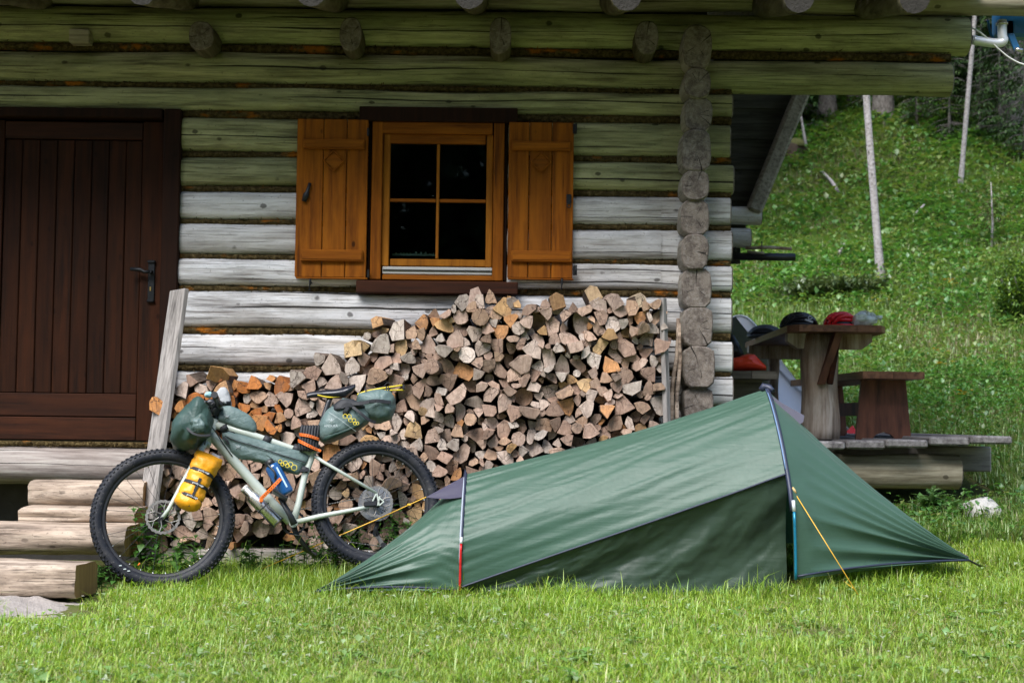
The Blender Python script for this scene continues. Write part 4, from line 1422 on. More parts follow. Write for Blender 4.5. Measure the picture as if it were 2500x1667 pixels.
MB().prism([tip, tip + Vector((-.12, .0, .03)), tip + Vector((-.05, .02, .09))], (0, .012, 0)).build('corner_patch', M['gloss_red'], WT)

# ================================================================== pale rock, pipe, lamp, gutter
def rock(name, c, r, label, mat, seed=0):
    bm = bmesh.new()
    bmesh.ops.create_icosphere(bm, subdivisions=3, radius=1)
    for v in bm.verts:
        k = 1 + .22 * mnoise.noise(v.co * 1.3 + Vector((seed, 0, 0))) + .10 * mnoise.noise(v.co * 3.5 + Vector((0, seed, 0)))
        v.co = Vector((v.co.x * r[0], v.co.y * r[1], v.co.z * r[2])) * k
    me = bpy.data.meshes.new(name)
    bm.to_mesh(me); bm.free()
    me.materials.append(mat)
    return tag(link_mesh(name, me, None, c), label, 'rock')
p = P(2398, 1200, 9.6)
rock('rock', (p.x, 9.6, min(p.z, G(p.x, 9.6) + .05)), (.12, .11, .10), 'whitish rounded rock in the grass by the deck end', M['stone'], 3)

pa, pb = P(2372, 98, W + .12), P(2445, 108, W + .12)
mb = MB()
mb.tube(catmull([pa, pa + (pb - pa) * .8, pb + Vector((.012, 0, .02)), P(2447, 88, W + .12), P(2446, 50, W + .12)], 5), .029, 14)
PIPE = mb.build('pipe_bracket', M['galv'], None, pa)
tag(PIPE, 'galvanised bent pipe fixed to the end of the roof beam', 'pipe')
mb = MB().tube([P(2446, 62, W + .12), P(2446, 56, W + .12)], .038, 12)
mb.build('clamp', M['steel'], PIPE)
M['blue'] = plain('blue_enamel', (.02, .13, .3), .4, 0, .3)
q = P(2470, 70, W + .16)
DEV = empty('blue_floodlight', q, 'blue metal device mounted on the pipe under the roof corner', 'device')
mb = MB().cbox(q + Vector((.05, .1, .06)), (.26, .12, .2), .02)
mb.build('housing', M['blue'], DEV)
MB().cbox(q + Vector((-.005, .05, .0)), (.07, .02, .13), .006).build('bracket_plate', M['blue'], DEV)
arc = [P(2412, 50, W + .2), P(2416, 75, W + .2), P(2426, 95, W + .2), P(2440, 104, W + .2)]
MB().tube(catmull(arc, 4), .008, 8).build('arm', M['blue'], DEV)
MB().bar(P(2468, 85, W + .14), P(2484, 125, W + .14), .04, .016, (0, 1, 0), .004).build('arm', M['blue'], DEV)
MB().cyl(P(2478, 121, W + .12), P(2496, 124, W + .12), .014, 12).build('lens_ring', M['steel'], DEV)
cab = catmull([P(2372, 68, W + .1), P(2396, 82, W + .1), P(2420, 103, W + .1), P(2440, 122, W + .1), P(2470, 145, W + .1), P(2510, 160, W + .1), P(2600, 165, W + .1)], 6)
tag(MB().tube(cab, .0055, 6).build('white_cable', plain('white_cable', (.7, .7, .66), .5), None, cab[0]), 'white cable sagging from the beam end past the pipe', 'cable')
GUT = empty('plastic_gutter', P(1800, 625, 12.0), 'black plastic gutter pipe with a stick tied on top', 'pipe')
MB().tube([P(1790, 626, 12.0), P(1941, 628, 12.0)], .03, 14).build('pipe', M['black'], GUT)
MB().tube([P(1820, 606, 11.98), P(1880, 604, 11.98), P(1933, 608, 11.98)], .013, 8, jit=.1).build('stick', M['post'], GUT)
MB().tube([P(1824, 614, 11.96), P(1850, 617, 11.96), P(1866, 618, 11.96)], .009, 8).build('cord', M['beam'], GUT)
for px in (1795, 1860):
    MB().tube([P(px, 590, 12.0), P(px, 638, 12.0)], .005, 6).build('tie', M['iron'], GUT)
# ================================================================== green tunnel tent
TENT = empty('tunnel_tent', (.7, 8.2, .05), 'dark green low tunnel tent pitched on the lawn before the woodpile', 'tent')
def fabric(name, col, trans=.22, rough=.42):
    t = NT(name)
    v = t.coords((1, 1, 1), rnd=False)
    g = t.noise(v, 3.5, 3)
    c = t.mix(g, tuple(x * .88 for x in col), tuple(x * 1.12 for x in col))
    v2 = t.coords((5, 5, 60), rnd=False, rot=(0, .27, 0))
    fine = t.noise(v2, 1.0, 4, .6)
    v3 = t.coords((1, 1, 1), rnd=False)
    crk = t.noise(v3, 26, 3)
    h = t.math('ADD', t.math('MULTIPLY', fine, .6), t.math('MULTIPLY', crk, .4))
    pr = t.n('BsdfPrincipled')
    t.l(c, pr.inputs['Base Color'])
    pr.inputs['Roughness'].default_value = rough
    pr.inputs['Specular IOR Level'].default_value = .5
    pr.inputs['Sheen Weight'].default_value = .15
    t.l(t.bump(h, .22, .012), pr.inputs['Normal'])
    tl = t.n('BsdfTranslucent'); t.l(c, tl.inputs[0])
    m = t.n('MixShader'); m.inputs[0].default_value = trans
    t.l(pr.outputs[0], m.inputs[1]); t.l(tl.outputs[0], m.inputs[2])
    return t.out(m.outputs[0])
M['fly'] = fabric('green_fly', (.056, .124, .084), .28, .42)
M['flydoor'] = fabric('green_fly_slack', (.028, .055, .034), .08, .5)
M['navy'] = plain('navy_trim', (.018, .024, .05), .5)
M['purple'] = fabric('purple_vent', (.045, .04, .075), .1, .6)
M['cord_y'] = plain('yellow_cord', (.75, .42, .04), .5)
M['red_al'] = plain('red_anodised', (.6, .02, .02), .3, .3)
M['teal_al'] = plain('teal_anodised', (.01, .17, .28), .3, .3)
PROF = [(0, 0), (.015, .20), (.05, .40), (.24, .58), (.46, .745), (.72, .895), (.88, .965), (1, 1.0)]
def prof(s):
    """s 0..1 from the foot to the top"""
    n = len(PROF) - 1
    k = min(n - 1, int(s * n)); f = s * n - k
    g = lambda i: PROF[max(0, min(n, i))]
    p0, p1, p2, p3 = g(k - 1), g(k), g(k + 1), g(k + 2)
    return tuple(0.5 * (2 * p1[a] + (p2[a] - p0[a]) * f + (2 * p0[a] - 5 * p1[a] + 4 * p2[a] - p3[a]) * f * f + (3 * p1[a] - p0[a] - 3 * p2[a] + p3[a]) * f ** 3) for a in (0, 1))
def hoop(front, apex, back, n=40):
    """front foot -> top -> back foot"""
    pts = []
    for i in range(n + 1):
        s = i / n
        if s <= .5:
            d, z = prof(s * 2); f = front
        else:
            d, z = prof((1 - s) * 2); f = back
        pts.append(Vector((f.x + (apex.x - f.x) * z ** 2, f.y + (apex.y - f.y) * d, f.z + (apex.z - f.z) * z)))
    return pts
F1 = P(1123, 1441, 7.80); A1 = P(1137, 1157, 8.14); B1 = Vector((F1.x + .02, 8.50, F1.z + .03))
F2 = P(1938, 1414, 7.86); A2 = P(1872, 949, 8.37); B2 = Vector((F2.x - .02, 8.93, F2.z + .1))
FL = P(772, 1443, 7.72); BL = FL + Vector((.14, .50, .02))
FR = P(2366, 1367, 8.12); BR_ = FR + Vector((-.16, .42, .06))
NH = 48
H1, H2 = hoop(F1, A1, B1, NH), hoop(F2, A2, B2, NH)
E0 = [FL + (BL - FL) * max(0, min(1, (i / NH - .30) / .5)) + Vector((0, 0, .012 * math.sin(math.pi * i / NH))) for i in range(NH + 1)]
E3 = [FR + (BR_ - FR) * max(0, min(1, (i / NH - .34) / .5)) + Vector((0, 0, .012 * math.sin(math.pi * i / NH))) for i in range(NH + 1)]
def sheet(name, A, B, i0, i1, m, disp, mat, sag=.02, drop=0.0, i_step=3):
    """fabric strung between two edges A and B; disp(u, v, p) gives a relief along the normal"""
    idx = [i0 + (i1 - i0) * k / (i_step * (i1 - i0)) for k in range(int(i_step * (i1 - i0)) + 1)]
    def at(E, q):
        k = min(len(E) - 2, int(q)); f = q - k
        return E[k] * (1 - f) + E[k + 1] * f
    g = []
    for q in idx:
        a, b = at(A, q), at(B, q)
        row = []
        for j in range(m + 1):
            u = j / m
            row.append(a + (b - a) * u)
        g.append(row)
    nI = len(idx)
    cen = sum((r_[m // 2] for r_ in g), Vector()) / nI
    out = []
    for i in range(nI):
        row = []
        for j in range(m + 1):
            pu = g[i][min(j + 1, m)] - g[i][max(j - 1, 0)]
            pv = g[min(i + 1, nI - 1)][j] - g[max(i - 1, 0)][j]
            nn = pu.cross(pv)
            nn = nn.normalized() if nn.length > 1e-9 else Vector((0, -1, 0))
            axp = Vector((g[i][j].x, (g[0][j].y + g[-1][j].y) / 2, 0.0))
            if nn.dot(g[i][j] - axp) < 0: nn = -nn
            u, v = j / m, idx[i] / NH
            row.append(g[i][j] + nn * (disp(u, v, g[i][j]) - sag * 4 * u * (1 - u)))
        out.append(row)
    mb = MB()
    mb.loft(out, False, False, 0, True)
    mb.build(name, mat, TENT, fix=False)
    return out
def fold(v, k, ph=0.0):
    q = k * v * 3.1416 + ph + 1.6 * mnoise.noise((v * 9, ph, 0))
    return 1 - 2 * abs(math.sin(q)) ** .8
def d_left(u, v, p):
    # creases run out from the pegged corner (u=0)
    env = min(1, u * 5) * max(0, 1 - u * 1.15) ** .7
    low = max(0, min(1, (.3 - v) / .2)) * .8 + .16
    r = .023 * env * low * fold(v, 20)
    r += .003 * mnoise.noise((u * 9, v * 30, 1)) * min(1, u * 4)
    e2 = max(0, 1 - abs(u - .93) * 9) * .004 * math.sin(u * 60 + v * 190)
    return r + e2 * (1 if v < .3 else .3)
def d_right(u, v, p):                            # u=1 is the pegged corner
    w = 1 - u
    env = min(1, w * 5) * max(0, 1 - w * 1.1) ** .6
    low = max(0, min(1, (.33 - v) / .2)) * .82 + .18
    r = .028 * env * low * fold(v, 22, 1.3)
    r += .003 * mnoise.noise((u * 9, v * 34, 5)) * min(1, w * 4)
    return r
def d_main(u, v, p):
    r = .0045 * mnoise.noise((u * 3.0, v * 46, 2)) + .003 * mnoise.noise((u * 7 + 40 * v, v * 90, 7))
    r += .006 * max(0, 1 - (1 - u) * 6) * mnoise.noise((u * 5, v * 70, 4)) + .006 * max(0, 1 - abs(v - .5) * 8) * mnoise.noise((u * 2.5, v * 110, 6))
    r += .004 * max(0, 1 - u * 7) * math.sin(v * 150) * (v < .4)
    return r
sheet('left_end', E0, H1, 0, NH, 44, d_left, M['fly'], .03)
# main panel: its front edge runs from the foot of the low hoop up to the middle of the high hoop
KS = 9.6                                          # index on the high hoop where the seam arrives
def at(E, q):
    k = min(len(E) - 2, int(q)); f = q - k
    return E[k] * (1 - f) + E[k + 1] * f
H2m = [at(H2, KS + (NH - KS) * i / NH) for i in range(NH + 1)]
H1m = [at(H1, .6 + (NH - .6) * i / NH) for i in range(NH + 1)]
main = sheet('main_panel', H1m, H2m, 0, NH, 110, d_main, M['fly'], .014)
sheet('right_end', H2, E3, 0, NH, 60, d_right, M['fly'], .028)
# slack lower panel under the seam
seam = main[0]
ns = len(seam)
mb = MB()
rings = []
for j in range(37):
    w = j / 36
    row = []
    for i in range(ns):
        u = i / (ns - 1)
        top = seam[i] + Vector((0, .006, -.004))
        foot = F1 + (F2 - F1) * u + Vector((0, .04 + .16 * u, .0))
        foot.z = G(foot.x, foot.y) + .005
        p = top + (foot - top) * w
        hgt = (top - foot).length
        s_ = min(1, hgt / .25)
        dg = u * 3.2 + w * hgt * 1.4
        bulge = .03 * math.sin(3.14 * w) * s_
        r = .016 * s_ * mnoise.noise((u * 3 + w * 2.2, dg * 3.2, 3)) * math.sin(3.14 * min(1, w * 1.3 + .05))
        r += .018 * s_ * math.sin(3.14 * w) * math.sin(13 * u + 7 * w + 1.2) + .007 * s_ * (1 - 2 * abs(mnoise.noise((u * 16, w * 7 + u * 14, 0)))) + .004 * s_ * mnoise.noise((u * 50, w * 18 + u * 30, 5))
        r += .005 * max(0, w - .7) * math.sin(u * 60) * 3 * s_
        row.append(p + Vector((0, bulge - r, 0)))
    rings.append(row)
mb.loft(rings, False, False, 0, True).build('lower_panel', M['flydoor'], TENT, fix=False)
MB().tube([p + Vector((0, -.004, 0)) for p in seam], .0055, 6).build('seam_piping', M['navy'], TENT)
# hoops in their sleeves, pole feet
MB().tube(H1[6:], .010, 8).build('pole_sleeve', M['navy'], TENT)
MB().tube([q + Vector((-.005, -.007, .0)) for q in H1[4:22]], .0045, 6).build('sleeve_trim', plain('pale_trim', (.32, .36, .42), .5), TENT)
MB().tube(H2[6:], .0125, 8).build('pole_sleeve', M['navy'], TENT)
MB().tube([q + Vector((-.006, -.010, 0)) for q in H2[10:30]], .0045, 6).build('sleeve_trim', plain('blue_trim', (.12, .2, .34), .5), TENT)
MB().tube([H1[k] + Vector((0, -.012, 0)) for k in range(0, 8)], .0065, 8).build('pole_foot', M['red_al'], TENT)
MB().tube([H1[7] + Vector((0, -.012, 0)), H1[8] + Vector((0, -.012, 0))], .0085, 8).build('pole_joint', M['galv'], TENT)
MB().tube([H2[k] + Vector((.008, -.014, 0)) for k in range(0, 7)], .0075, 8).build('pole_foot', M['teal_al'], TENT)
MB().tube([H2[6] + Vector((.008, -.014, 0)), H2[7] + Vector((.008, -.014, 0))], .0095, 8).build('pole_joint', M['galv'], TENT)
MB().tube([A2 + Vector((-.03, .0, -.01)), A2 + Vector((-.015, 0, .012)), A2 + Vector((.01, -.01, .008)), A2 + Vector((.03, -.04, -.012))], [.02, .022, .018, .012], 8).build('peak_cap', M['navy'], TENT)
MB().tube([A1 + Vector((-.008, 0, -.04)), A1 + Vector((0, 0, .018)), A1 + Vector((.01, 0, -.03))], [.012, .012, .01], 8).build('peak_cap', M['navy'], TENT)
# hems along the ground
def hem(a, b, name, sag=.0, n=14):
    pts = [a + (b - a) * k / n + Vector((0, -.004, sag * 4 * (k / n) * (1 - k / n))) for k in range(n + 1)]
    MB().tube(pts, [.006] * (n + 1), 6).build(name, M['navy'], TENT)
hem(FL, F1, 'hem', .02); hem(F2 + Vector((.01, 0, .015)), FR, 'hem', .02)
rt = [E3[k] for k in range(0, NH + 1, 4)]
# straps and pegs at the corners
for a, px, py, nm in ((FL, 735, 1456, 'strap'), (FR, 2408, 1384, 'strap')):
    b = PG(px, py)
    MB().tube([a, (a + b) / 2 + Vector((0, 0, -.006)), b], .006, 6).build('corner_strap', M['black'], TENT)
    MB().cyl(b + Vector((0, 0, -.05)), b + Vector((0, 0, .018)), .004, 6).build('peg', M['galv'], TENT)
# vents
va, vb = P(1040, 1213, 8.0), P(1137, 1160, 8.12)
vc = P(1136, 1212, 7.98)
rows = []
for j in range(7):
    w = j / 6
    rows.append([va + (vb + (vc - vb) * w - va) * (k / 8) + Vector((0, 0, -.010 * math.sin(3.14 * k / 8) * (w > .5))) for k in range(9)])
MB().loft(rows, False, False, 0, True).build('vent_awning', M['purple'], TENT, fix=False)
qa = [P(*q, 8.30) for q in ((1884, 966), (1912, 985), (1964, 1014), (1961, 1030), (1946, 1040), (1905, 1005))]
mbv = MB().prism(qa, (0, .012, 0))
mbv.prism([q + Vector((0, .05, -.004)) for q in qa], (0, .01, 0))
mbv.build('vent_awning', plain('grey_purple_vent', (.12, .115, .16), .7), TENT)
er = [P(1886, 968, 8.36), P(1950, 1040, 8.33), P(1985, 1085, 8.3), P(2060, 1155, 8.27), P(2200, 1268, 8.2), FR + Vector((0, .02, .012))]
MB().tube(catmull(er, 5), .006, 6).build('ridge_tape', M['purple'], TENT)
# guy lines
def guy(pts, name='guy_line', r=.0026):
    return MB().tube(pts, r, 6).build(name, M['cord_y'], TENT)
g0, g1 = P(1936, 1196, 7.93), PG(2098, 1466)
guy([g0, g1 + Vector((0, 0, .02))])
MB().cyl(g1 + Vector((0, 0, -.06)), g1 + Vector((0, 0, .028)), .005, 6).build('peg', M['galv'], TENT)
MB().tube([g0 + Vector((-.004, 0, .012)), g0 + Vector((.006, -.006, -.002)), g0 + Vector((.012, -.006, -.016))], .008, 8).build('guy_slider', plain('tan_buckle', (.55, .38, .15), .5), TENT)
g2, g3 = va, PG(588, 1419)
guy([g2, g2 + (g3 - g2) * .25])
guy([g2 + (g3 - g2) * .24, g3 + Vector((0, 0, .02))], r=.0028)
q = g2 + (g3 - g2) * .085
MB().cbox(q, (.022, .012, .012), .003).build('guy_slider', plain('yellow_buckle', (.7, .4, .03), .5), TENT)
MB().cyl(g3 + Vector((0, 0, -.06)), g3 + Vector((0, 0, .03)), .005, 6).build('peg', M['galv'], TENT)
def loose(pxs, h=.045):
    pts = []
    for (x, y) in pxs:
        p = PG(x, y); pts.append(p + Vector((0, 0, h)))
    return catmull(pts, 5)
guy(loose(((1942, 1414), (1946, 1405), (1962, 1402), (1978, 1402), (1986, 1414), (1975, 1417), (1952, 1414))), 'loose_cord')
guy(loose(((1990, 1420), (2020, 1410), (2040, 1412), (2062, 1440), (2082, 1456))), 'loose_cord')
guy(loose(((575, 1425), (590, 1416), (600, 1414), (612, 1422)), .03), 'loose_cord')
def text_mesh(o, parent):
    """turn lettering into a plain mesh part"""
    bpy.context.view_layer.update()
    me = bpy.data.meshes.new_from_object(o.evaluated_get(bpy.context.evaluated_depsgraph_get()))
    m_ = link_mesh('lettering', me, parent)
    m_.matrix_local = o.matrix_local.copy()
    bpy.data.objects.remove(o, do_unlink=True)
    m_.name = 'lettering'
    return m_
# ================================================================== bicycle
SB = 920.0 / 2352.0
HF, HRr = P(398, 1265, 8.05), P(918, 1228, 8.30)
U = (HRr - HF).normalized()
_vy = Vector((-U.y, U.x, 0)).normalized()
VV = (Vector((0, 0, 1)) + _vy * math.tan(R(13)))
VV = (VV - U * VV.dot(U)).normalized()
NN = U.cross(VV).normalized()
if NN.y > 0: NN = -NN
def B(cx, cy, off=0.0):
    d = ray(200 + cx * SB, 880 + cy * SB)
    o = HF + NN * off
    return CAM + d * ((o - CAM).dot(NN) / d.dot(NN))
BIKE = empty('bicycle', (HF.x + .5, 8.2, 0), 'pale green mountain bike loaded with bags leaning on the woodpile', 'bicycle')
M['paint'] = plain('pale_green_paint', (.43, .475, .425), .35, 0, .06, 5)
def rubber():
    t = NT('tyre_rubber')
    v = t.coords((1, 1, 1), rnd=False)
    c = t.mix(t.ramp(t.noise(v, 9, 5, .7), [(.45, 0.), (.72, .8)]), (.010, .012, .018), (.045, .044, .046))
    c = t.mix(t.ramp(t.noise(v, 70, 3, .7), [(.6, 0.), (.75, .7)]), c, (.16, .15, .14))
    return t.out(t.bsdf(c, .55, t.bump(t.noise(v, 120, 3), .2, .004), spec=.25))
M['rubber'] = rubber()
M['tube_black'] = plain('satin_black', (.016, .017, .02), .38)
M['chrome'] = plain('dull_chrome', (.5, .5, .5), .3, .9, .2)
M['rotor'] = plain('rotor_steel', (.26, .25, .235), .4, .8, .2)
M['bag'] = plain('slate_green_nylon', (.105, .155, .15), .5, 0, .12, 10, .35, 55, .4)
M['bag_dark'] = plain('dark_green_nylon', (.035, .07, .06), .5, 0, .15, 10, .35, 55, .4)
M['webbing'] = plain('black_webbing', (.014, .015, .019), .65)
M['orange'] = plain('orange_rubber', (.75, .15, .012), .45)
M['yellowbag'] = plain('yellow_nylon', (.80, .34, .012), .4, 0, .14, 14, .55, 24, .45)
M['hexy'] = plain('yellow_print', (.72, .56, .03), .5)
M['print'] = plain('pale_print', (.42, .47, .47), .5)

def wheel(C, Rr, name, u, v, n, rot_r, hub_off, disc_side):
    Wh = empty(name, (0, 0, 0)); Wh.parent = BIKE; Wh.location = C - BIKE.location
    def ring(r, off, k, N): 
        t = 2 * math.pi * k / N
        return C + u * (r * math.cos(t)) + v * (r * math.sin(t)) + n * off
    mr = .031
    N, n2 = 96, 14
    mb = MB()
    rings = []
    for k in range(N + 1):
        t = 2 * math.pi * k / N
        rad = u * math.cos(t) + v * math.sin(t)
        row = []
        for j in range(n2):
            a = 2 * math.pi * j / n2
            row.append(C + rad * (Rr - mr - .004 + mr * 1.06 * math.cos(a)) + n * (mr * math.sin(a)))
        rings.append(row)
    mb.loft(rings, True, False, 0, True)
    # tread blocks: shoulder rows and a staggered middle
    for k in range(84):
        for row, (aa, ln) in enumerate(((1.02, .012), (-1.02, .012), (.42, .014), (-.42, .014), (0, .016))):
            t = 2 * math.pi * (k + (.5 if row in (2, 4) else 0)) / 84
            rad = u * math.cos(t) + v * math.sin(t)
            tan = v * math.cos(t) - u * math.sin(t)
            nd = rad * math.cos(aa) + n * math.sin(aa)
            sd = nd.cross(tan)
            c = C + rad * (Rr - mr - .004) + (rad * math.cos(aa) * 1.06 + n * math.sin(aa)) * mr
            h = (ln / 2, .007, .005)
            vs_ = [c + tan * (sx * h[0] * (1 if sz < 0 else .8)) + sd * (sy * h[1] * (1 if sz < 0 else .8)) + nd * (h[2] * (1 if sz > 0 else -.6)) for sz in (-1, 1) for sx, sy in ((-1, -1), (1, -1), (1, 1), (-1, 1))]
            mb.add(vs_, [[4, 5, 6, 7], [0, 1, 5, 4], [1, 2, 6, 5], [2, 3, 7, 6], [3, 0, 4, 7]], 0)
    mb.build('tyre', M['rubber'], Wh)
    ri = Rr - 2 * mr - .006
    mb = MB()
    rings = []
    for k in range(65):
        t = 2 * math.pi * k / 64
        rad = u * math.cos(t) + v * math.sin(t)
        rings.append([C + rad * (ri + a) + n * b for a, b in ((.012, -.016), (.012, .016), (-.006, .013), (-.013, 0), (-.006, -.013))])
    mb.loft(rings, True, False, 0, False)
    mb.build('rim', M['tube_black'], Wh)
    mb = MB()
    for k in range(28):
        t0 = 2 * math.pi * k / 28
        sgn = 1 if k % 2 else -1
        t1 = t0 + (.9 if (k // 2) % 2 else -.9)
        a = ring(ri - .006, 0, t0 * 28 / (2 * math.pi), 28)
        b = C + u * (.024 * math.cos(t1)) + v * (.024 * math.sin(t1)) + n * (.028 * sgn)
        mb.tube([a, b], .00115, 4, False)
    mb.build('spokes', M['tube_black'], Wh)['kind'] = 'stuff'
    mb = MB()
    for k in range(28):
        t0 = 2 * math.pi * k / 28
        a = ring(ri - .004, 0, k, 28); b = ring(ri - .02, 0, k, 28)
        mb.tube([a, b], .003, 5)
    mb.build('nipples', M['chrome'], Wh)['kind'] = 'stuff'
    mb = MB().cyl(C - n * .055, C + n * .055, .016, 14)
    mb.cyl(C - n * .034, C - n * .028, .03, 16).cyl(C + n * .028, C + n * .034, .03, 16)
    mb.build('hub', M['tube_black'], Wh)
    # brake disc: toothed ring on curved arms
    mb = MB()
    dc = C + n * disc_side
    for r0, r1 in ((rot_r - .014, rot_r),):
        rings = []
        for k in range(73):
            t = 2 * math.pi * k / 72
            rad = u * math.cos(t) + v * math.sin(t)
            w = .0025 * math.sin(k * 2.09)
            rings.append([dc + rad * (r0 + w) + n * .001, dc + rad * (r1 + w) + n * .001, dc + rad * (r1 + w) - n * .001, dc + rad * (r0 + w) - n * .001])
        mb.loft(rings, True, False, 0, False)
    for k in range(6):
        t = 2 * math.pi * k / 6
        p0 = dc + (u * math.cos(t) + v * math.sin(t)) * .02
        p1 = dc + (u * math.cos(t + .35) + v * math.sin(t + .35)) * rot_r * .55
        p2 = dc + (u * math.cos(t + .25) + v * math.sin(t + .25)) * (rot_r - .008)
        p3 = dc + (u * math.cos(t + .75) + v * math.sin(t + .75)) * (rot_r - .008)
        mb.tube([p0, p1, p2], .0035, 5, False); mb.tube([p1, p3], .003, 5, False)
    mb.build('brake_disc', M['rotor'], Wh)
    return Wh
WF = wheel(HF, .371, 'front_wheel', U, VV, NN, .09, 0, .045)
WR = wheel(HRr, .347, 'rear_wheel', U, VV, NN, .085, 0, .05)
# valve cap and tyre lettering patch
q = B(362, 1262, .02)
MB().tube([B(350, 1278, .02), q], .0035, 6).build('valve', M['orange'], WF)
for k, (cx, cy) in enumerate(((240, 1278), (268, 1300), (292, 1312))):
    MB().cbox(B(cx, cy, .034), (.014, .002, .006), .0005, (U, NN, VV)).build('tyre_print', M['print'], WF)

def bt(name, pts, rad, mat='paint', parent=None, n=12, flat=None, up=None):
    return MB().tube(pts, rad, n, True, 0, True, flat, up).build(name, M[mat] if isinstance(mat, str) else mat, parent or BIKE)
FRM = empty('frame', (0, 0, 0)); FRM.parent = BIKE; FRM.location = B(1100, 700) - BIKE.location
def fr(name, pts, rad, **k): return bt(name, pts, rad, 'paint', FRM, **k)
HT0, HT1 = B(826, 368), B(776, 520)
fr('head_tube', [HT0, HT1], [.026, .026])
fr('top_tube', [B(822, 398), B(1040, 458), B(1300, 545), B(1440, 588)], [.021, .02, .017, .016])
fr('down_tube', [B(800, 462), B(830, 490), B(960, 640), B(1130, 828), B(1300, 1005)], [.026, .027, .027, .026, .025])
fr('seat_tube', [B(1462, 520), B(1440, 585), B(1390, 720), B(1350, 900), B(1318, 1010)], [.019, .0185, .018, .018, .02])
fr('bottom_bracket', [B(1320, 1012, .045), B(1320, 1012, -.045)], [.024, .024])
for sg in (1, -1):
    fr('seat_stay', [B(1448, 592, sg * .012), B(1500, 628, sg * .035), B(1840, 826, sg * .062)], [.010, .0095, .009])
    fr('chain_stay', [B(1332, 1008, sg * .022), B(1480, 972, sg * .042), B(1700, 930, sg * .06), B(1790, 912, sg * .062)], [.014, .0135, .011, .010])
dr = MB()
d0 = B(1850, 895, .064)
for a, b in (((1840, 826), (1855, 900)), ((1790, 912), (1855, 900)), ((1840, 826), (1800, 905)), ((1845, 850), (1885, 880)), ((1885, 880), (1855, 905)), ((1770, 890), (1830, 880)), ((1860, 845), (1845, 905))):
    dr.bar(B(*a, .064), B(*b, .064), .008, .009, NN, .002)
dr.build('dropout', M['paint'], FRM)
MB().cbox(B(1800, 895, .07), (.07, .02, .03), .006, (U, NN, VV)).build('brake_caliper', M['tube_black'], BIKE)
MB().cbox(B(600, 905, .06), (.03, .028, .06), .006, (U, NN, VV)).build('brake_caliper', M['tube_black'], BIKE)
FK = empty('fork', (0, 0, 0)); FK.parent = BIKE; FK.location = B(770, 520) - BIKE.location
bt('fork_crown', [B(782, 505, .0), B(764, 528, 0)], [.03, .028], 'paint', FK)
for sg in (1, -1):
    bt('fork_leg', [B(772, 515, sg * .02), B(750, 545, sg * .05), B(640, 745, sg * .058), B(540, 930, sg * .056), B(500, 985, sg * .055)], [.016, .0165, .0135, .0105, .011], 'paint', FK)
bt('axle', [B(500, 985, .07), B(500, 985, -.07)], [.009, .009], 'tube_black', FK)
# cockpit
BC = B(868, 300)
BN = B(827, 214, .36)
BF = BC * 2 - BN
BAR = bt('handlebar', catmull([BN, BC + (BN - BC) * .45 + VV * -.012, BC, BC + (BF - BC) * .45 + VV * -.012, BF], 4), .013, 'tube_black')
bt('grip', [BN + (BC - BN) * 0.0, BN + (BC - BN) * .35], [.0165, .0165], 'tube_black', BAR)
bt('grip', [BF, BF + (BC - BF) * .35], [.0165, .0165], 'tube_black', BAR)
bt('bar_end', [BN - (BC - BN).normalized() * .004, BN + (BC - BN).normalized() * .008], [.018, .018], M['webbing'], BAR)
lv = BN + (BC - BN) * .42
bt('brake_lever', [lv, lv + U * -.03 + VV * -.03, lv + U * -.055 + VV * -.02 + (BN - BC).normalized() * .1], [.012, .008, .005], 'tube_black', BAR)
bt('shifter', [lv + (BC - BN) * .05, lv + (BC - BN) * .05 + U * .02 + VV * -.03], [.014, .012], 'tube_black', BAR)
bt('stem', [B(838, 352), B(850, 320), BC], [.019, .018, .019], 'tube_black')
bt('headset_spacer', [B(832, 350), B(826, 372)], [.023, .023], 'tube_black')
bt('brake_cable', catmull([lv, lv + U * -.05 + VV * -.04, B(770, 440, .1), B(768, 520, .05), B(735, 640, .06)], 5), .003, 'tube_black')
bt('brake_cable', catmull([lv, B(770, 330, .12), B(850, 470, .04), B(940, 600, .03)], 5), .003, 'tube_black')
# saddle
mb = MB()
top = [(1402, 212), (1440, 203), (1510, 196), (1580, 192), (1640, 180), (1700, 158)]
hw = [.017, .022, .026, .042, .064, .058]
hh = [.022, .026, .030, .036, .046, .024]
rings = []
cl = catmull([B(cx, cy) for cx, cy in top], 4)
for i, p in enumerate(cl):
    f = i / 4; k = min(4, int(f)); g = f - k
    w = hw[k] * (1 - g) + hw[k + 1] * g; h = hh[k] * (1 - g) + hh[k + 1] * g
    row = []
    for j in range(12):
        a = 2 * math.pi * j / 12
        row.append(p + NN * (w * math.cos(a)) + VV * ((h * .35 * math.sin(a)) if math.sin(a) > 0 else h * math.sin(a)) - VV * (abs(math.cos(a)) ** 2 * h * .5))
    rings.append(row)
mb.loft(rings, True, True, 0, True)
SAD = mb.build('saddle', plain('saddle_black', (.012, .013, .02), .3), BIKE)
for sg in (1, -1):
    bt('rail', catmull([B(1470, 214, sg * .02), B(1530, 228, sg * .022), B(1600, 226, sg * .022), B(1660, 205, sg * .022)], 3), .0035, M['hexy'], SAD)
bt('seat_post', [B(1452, 545), B(1480, 440), B(1538, 262), B(1552, 225)], [.0145, .0145, .0145, .016], 'tube_black')
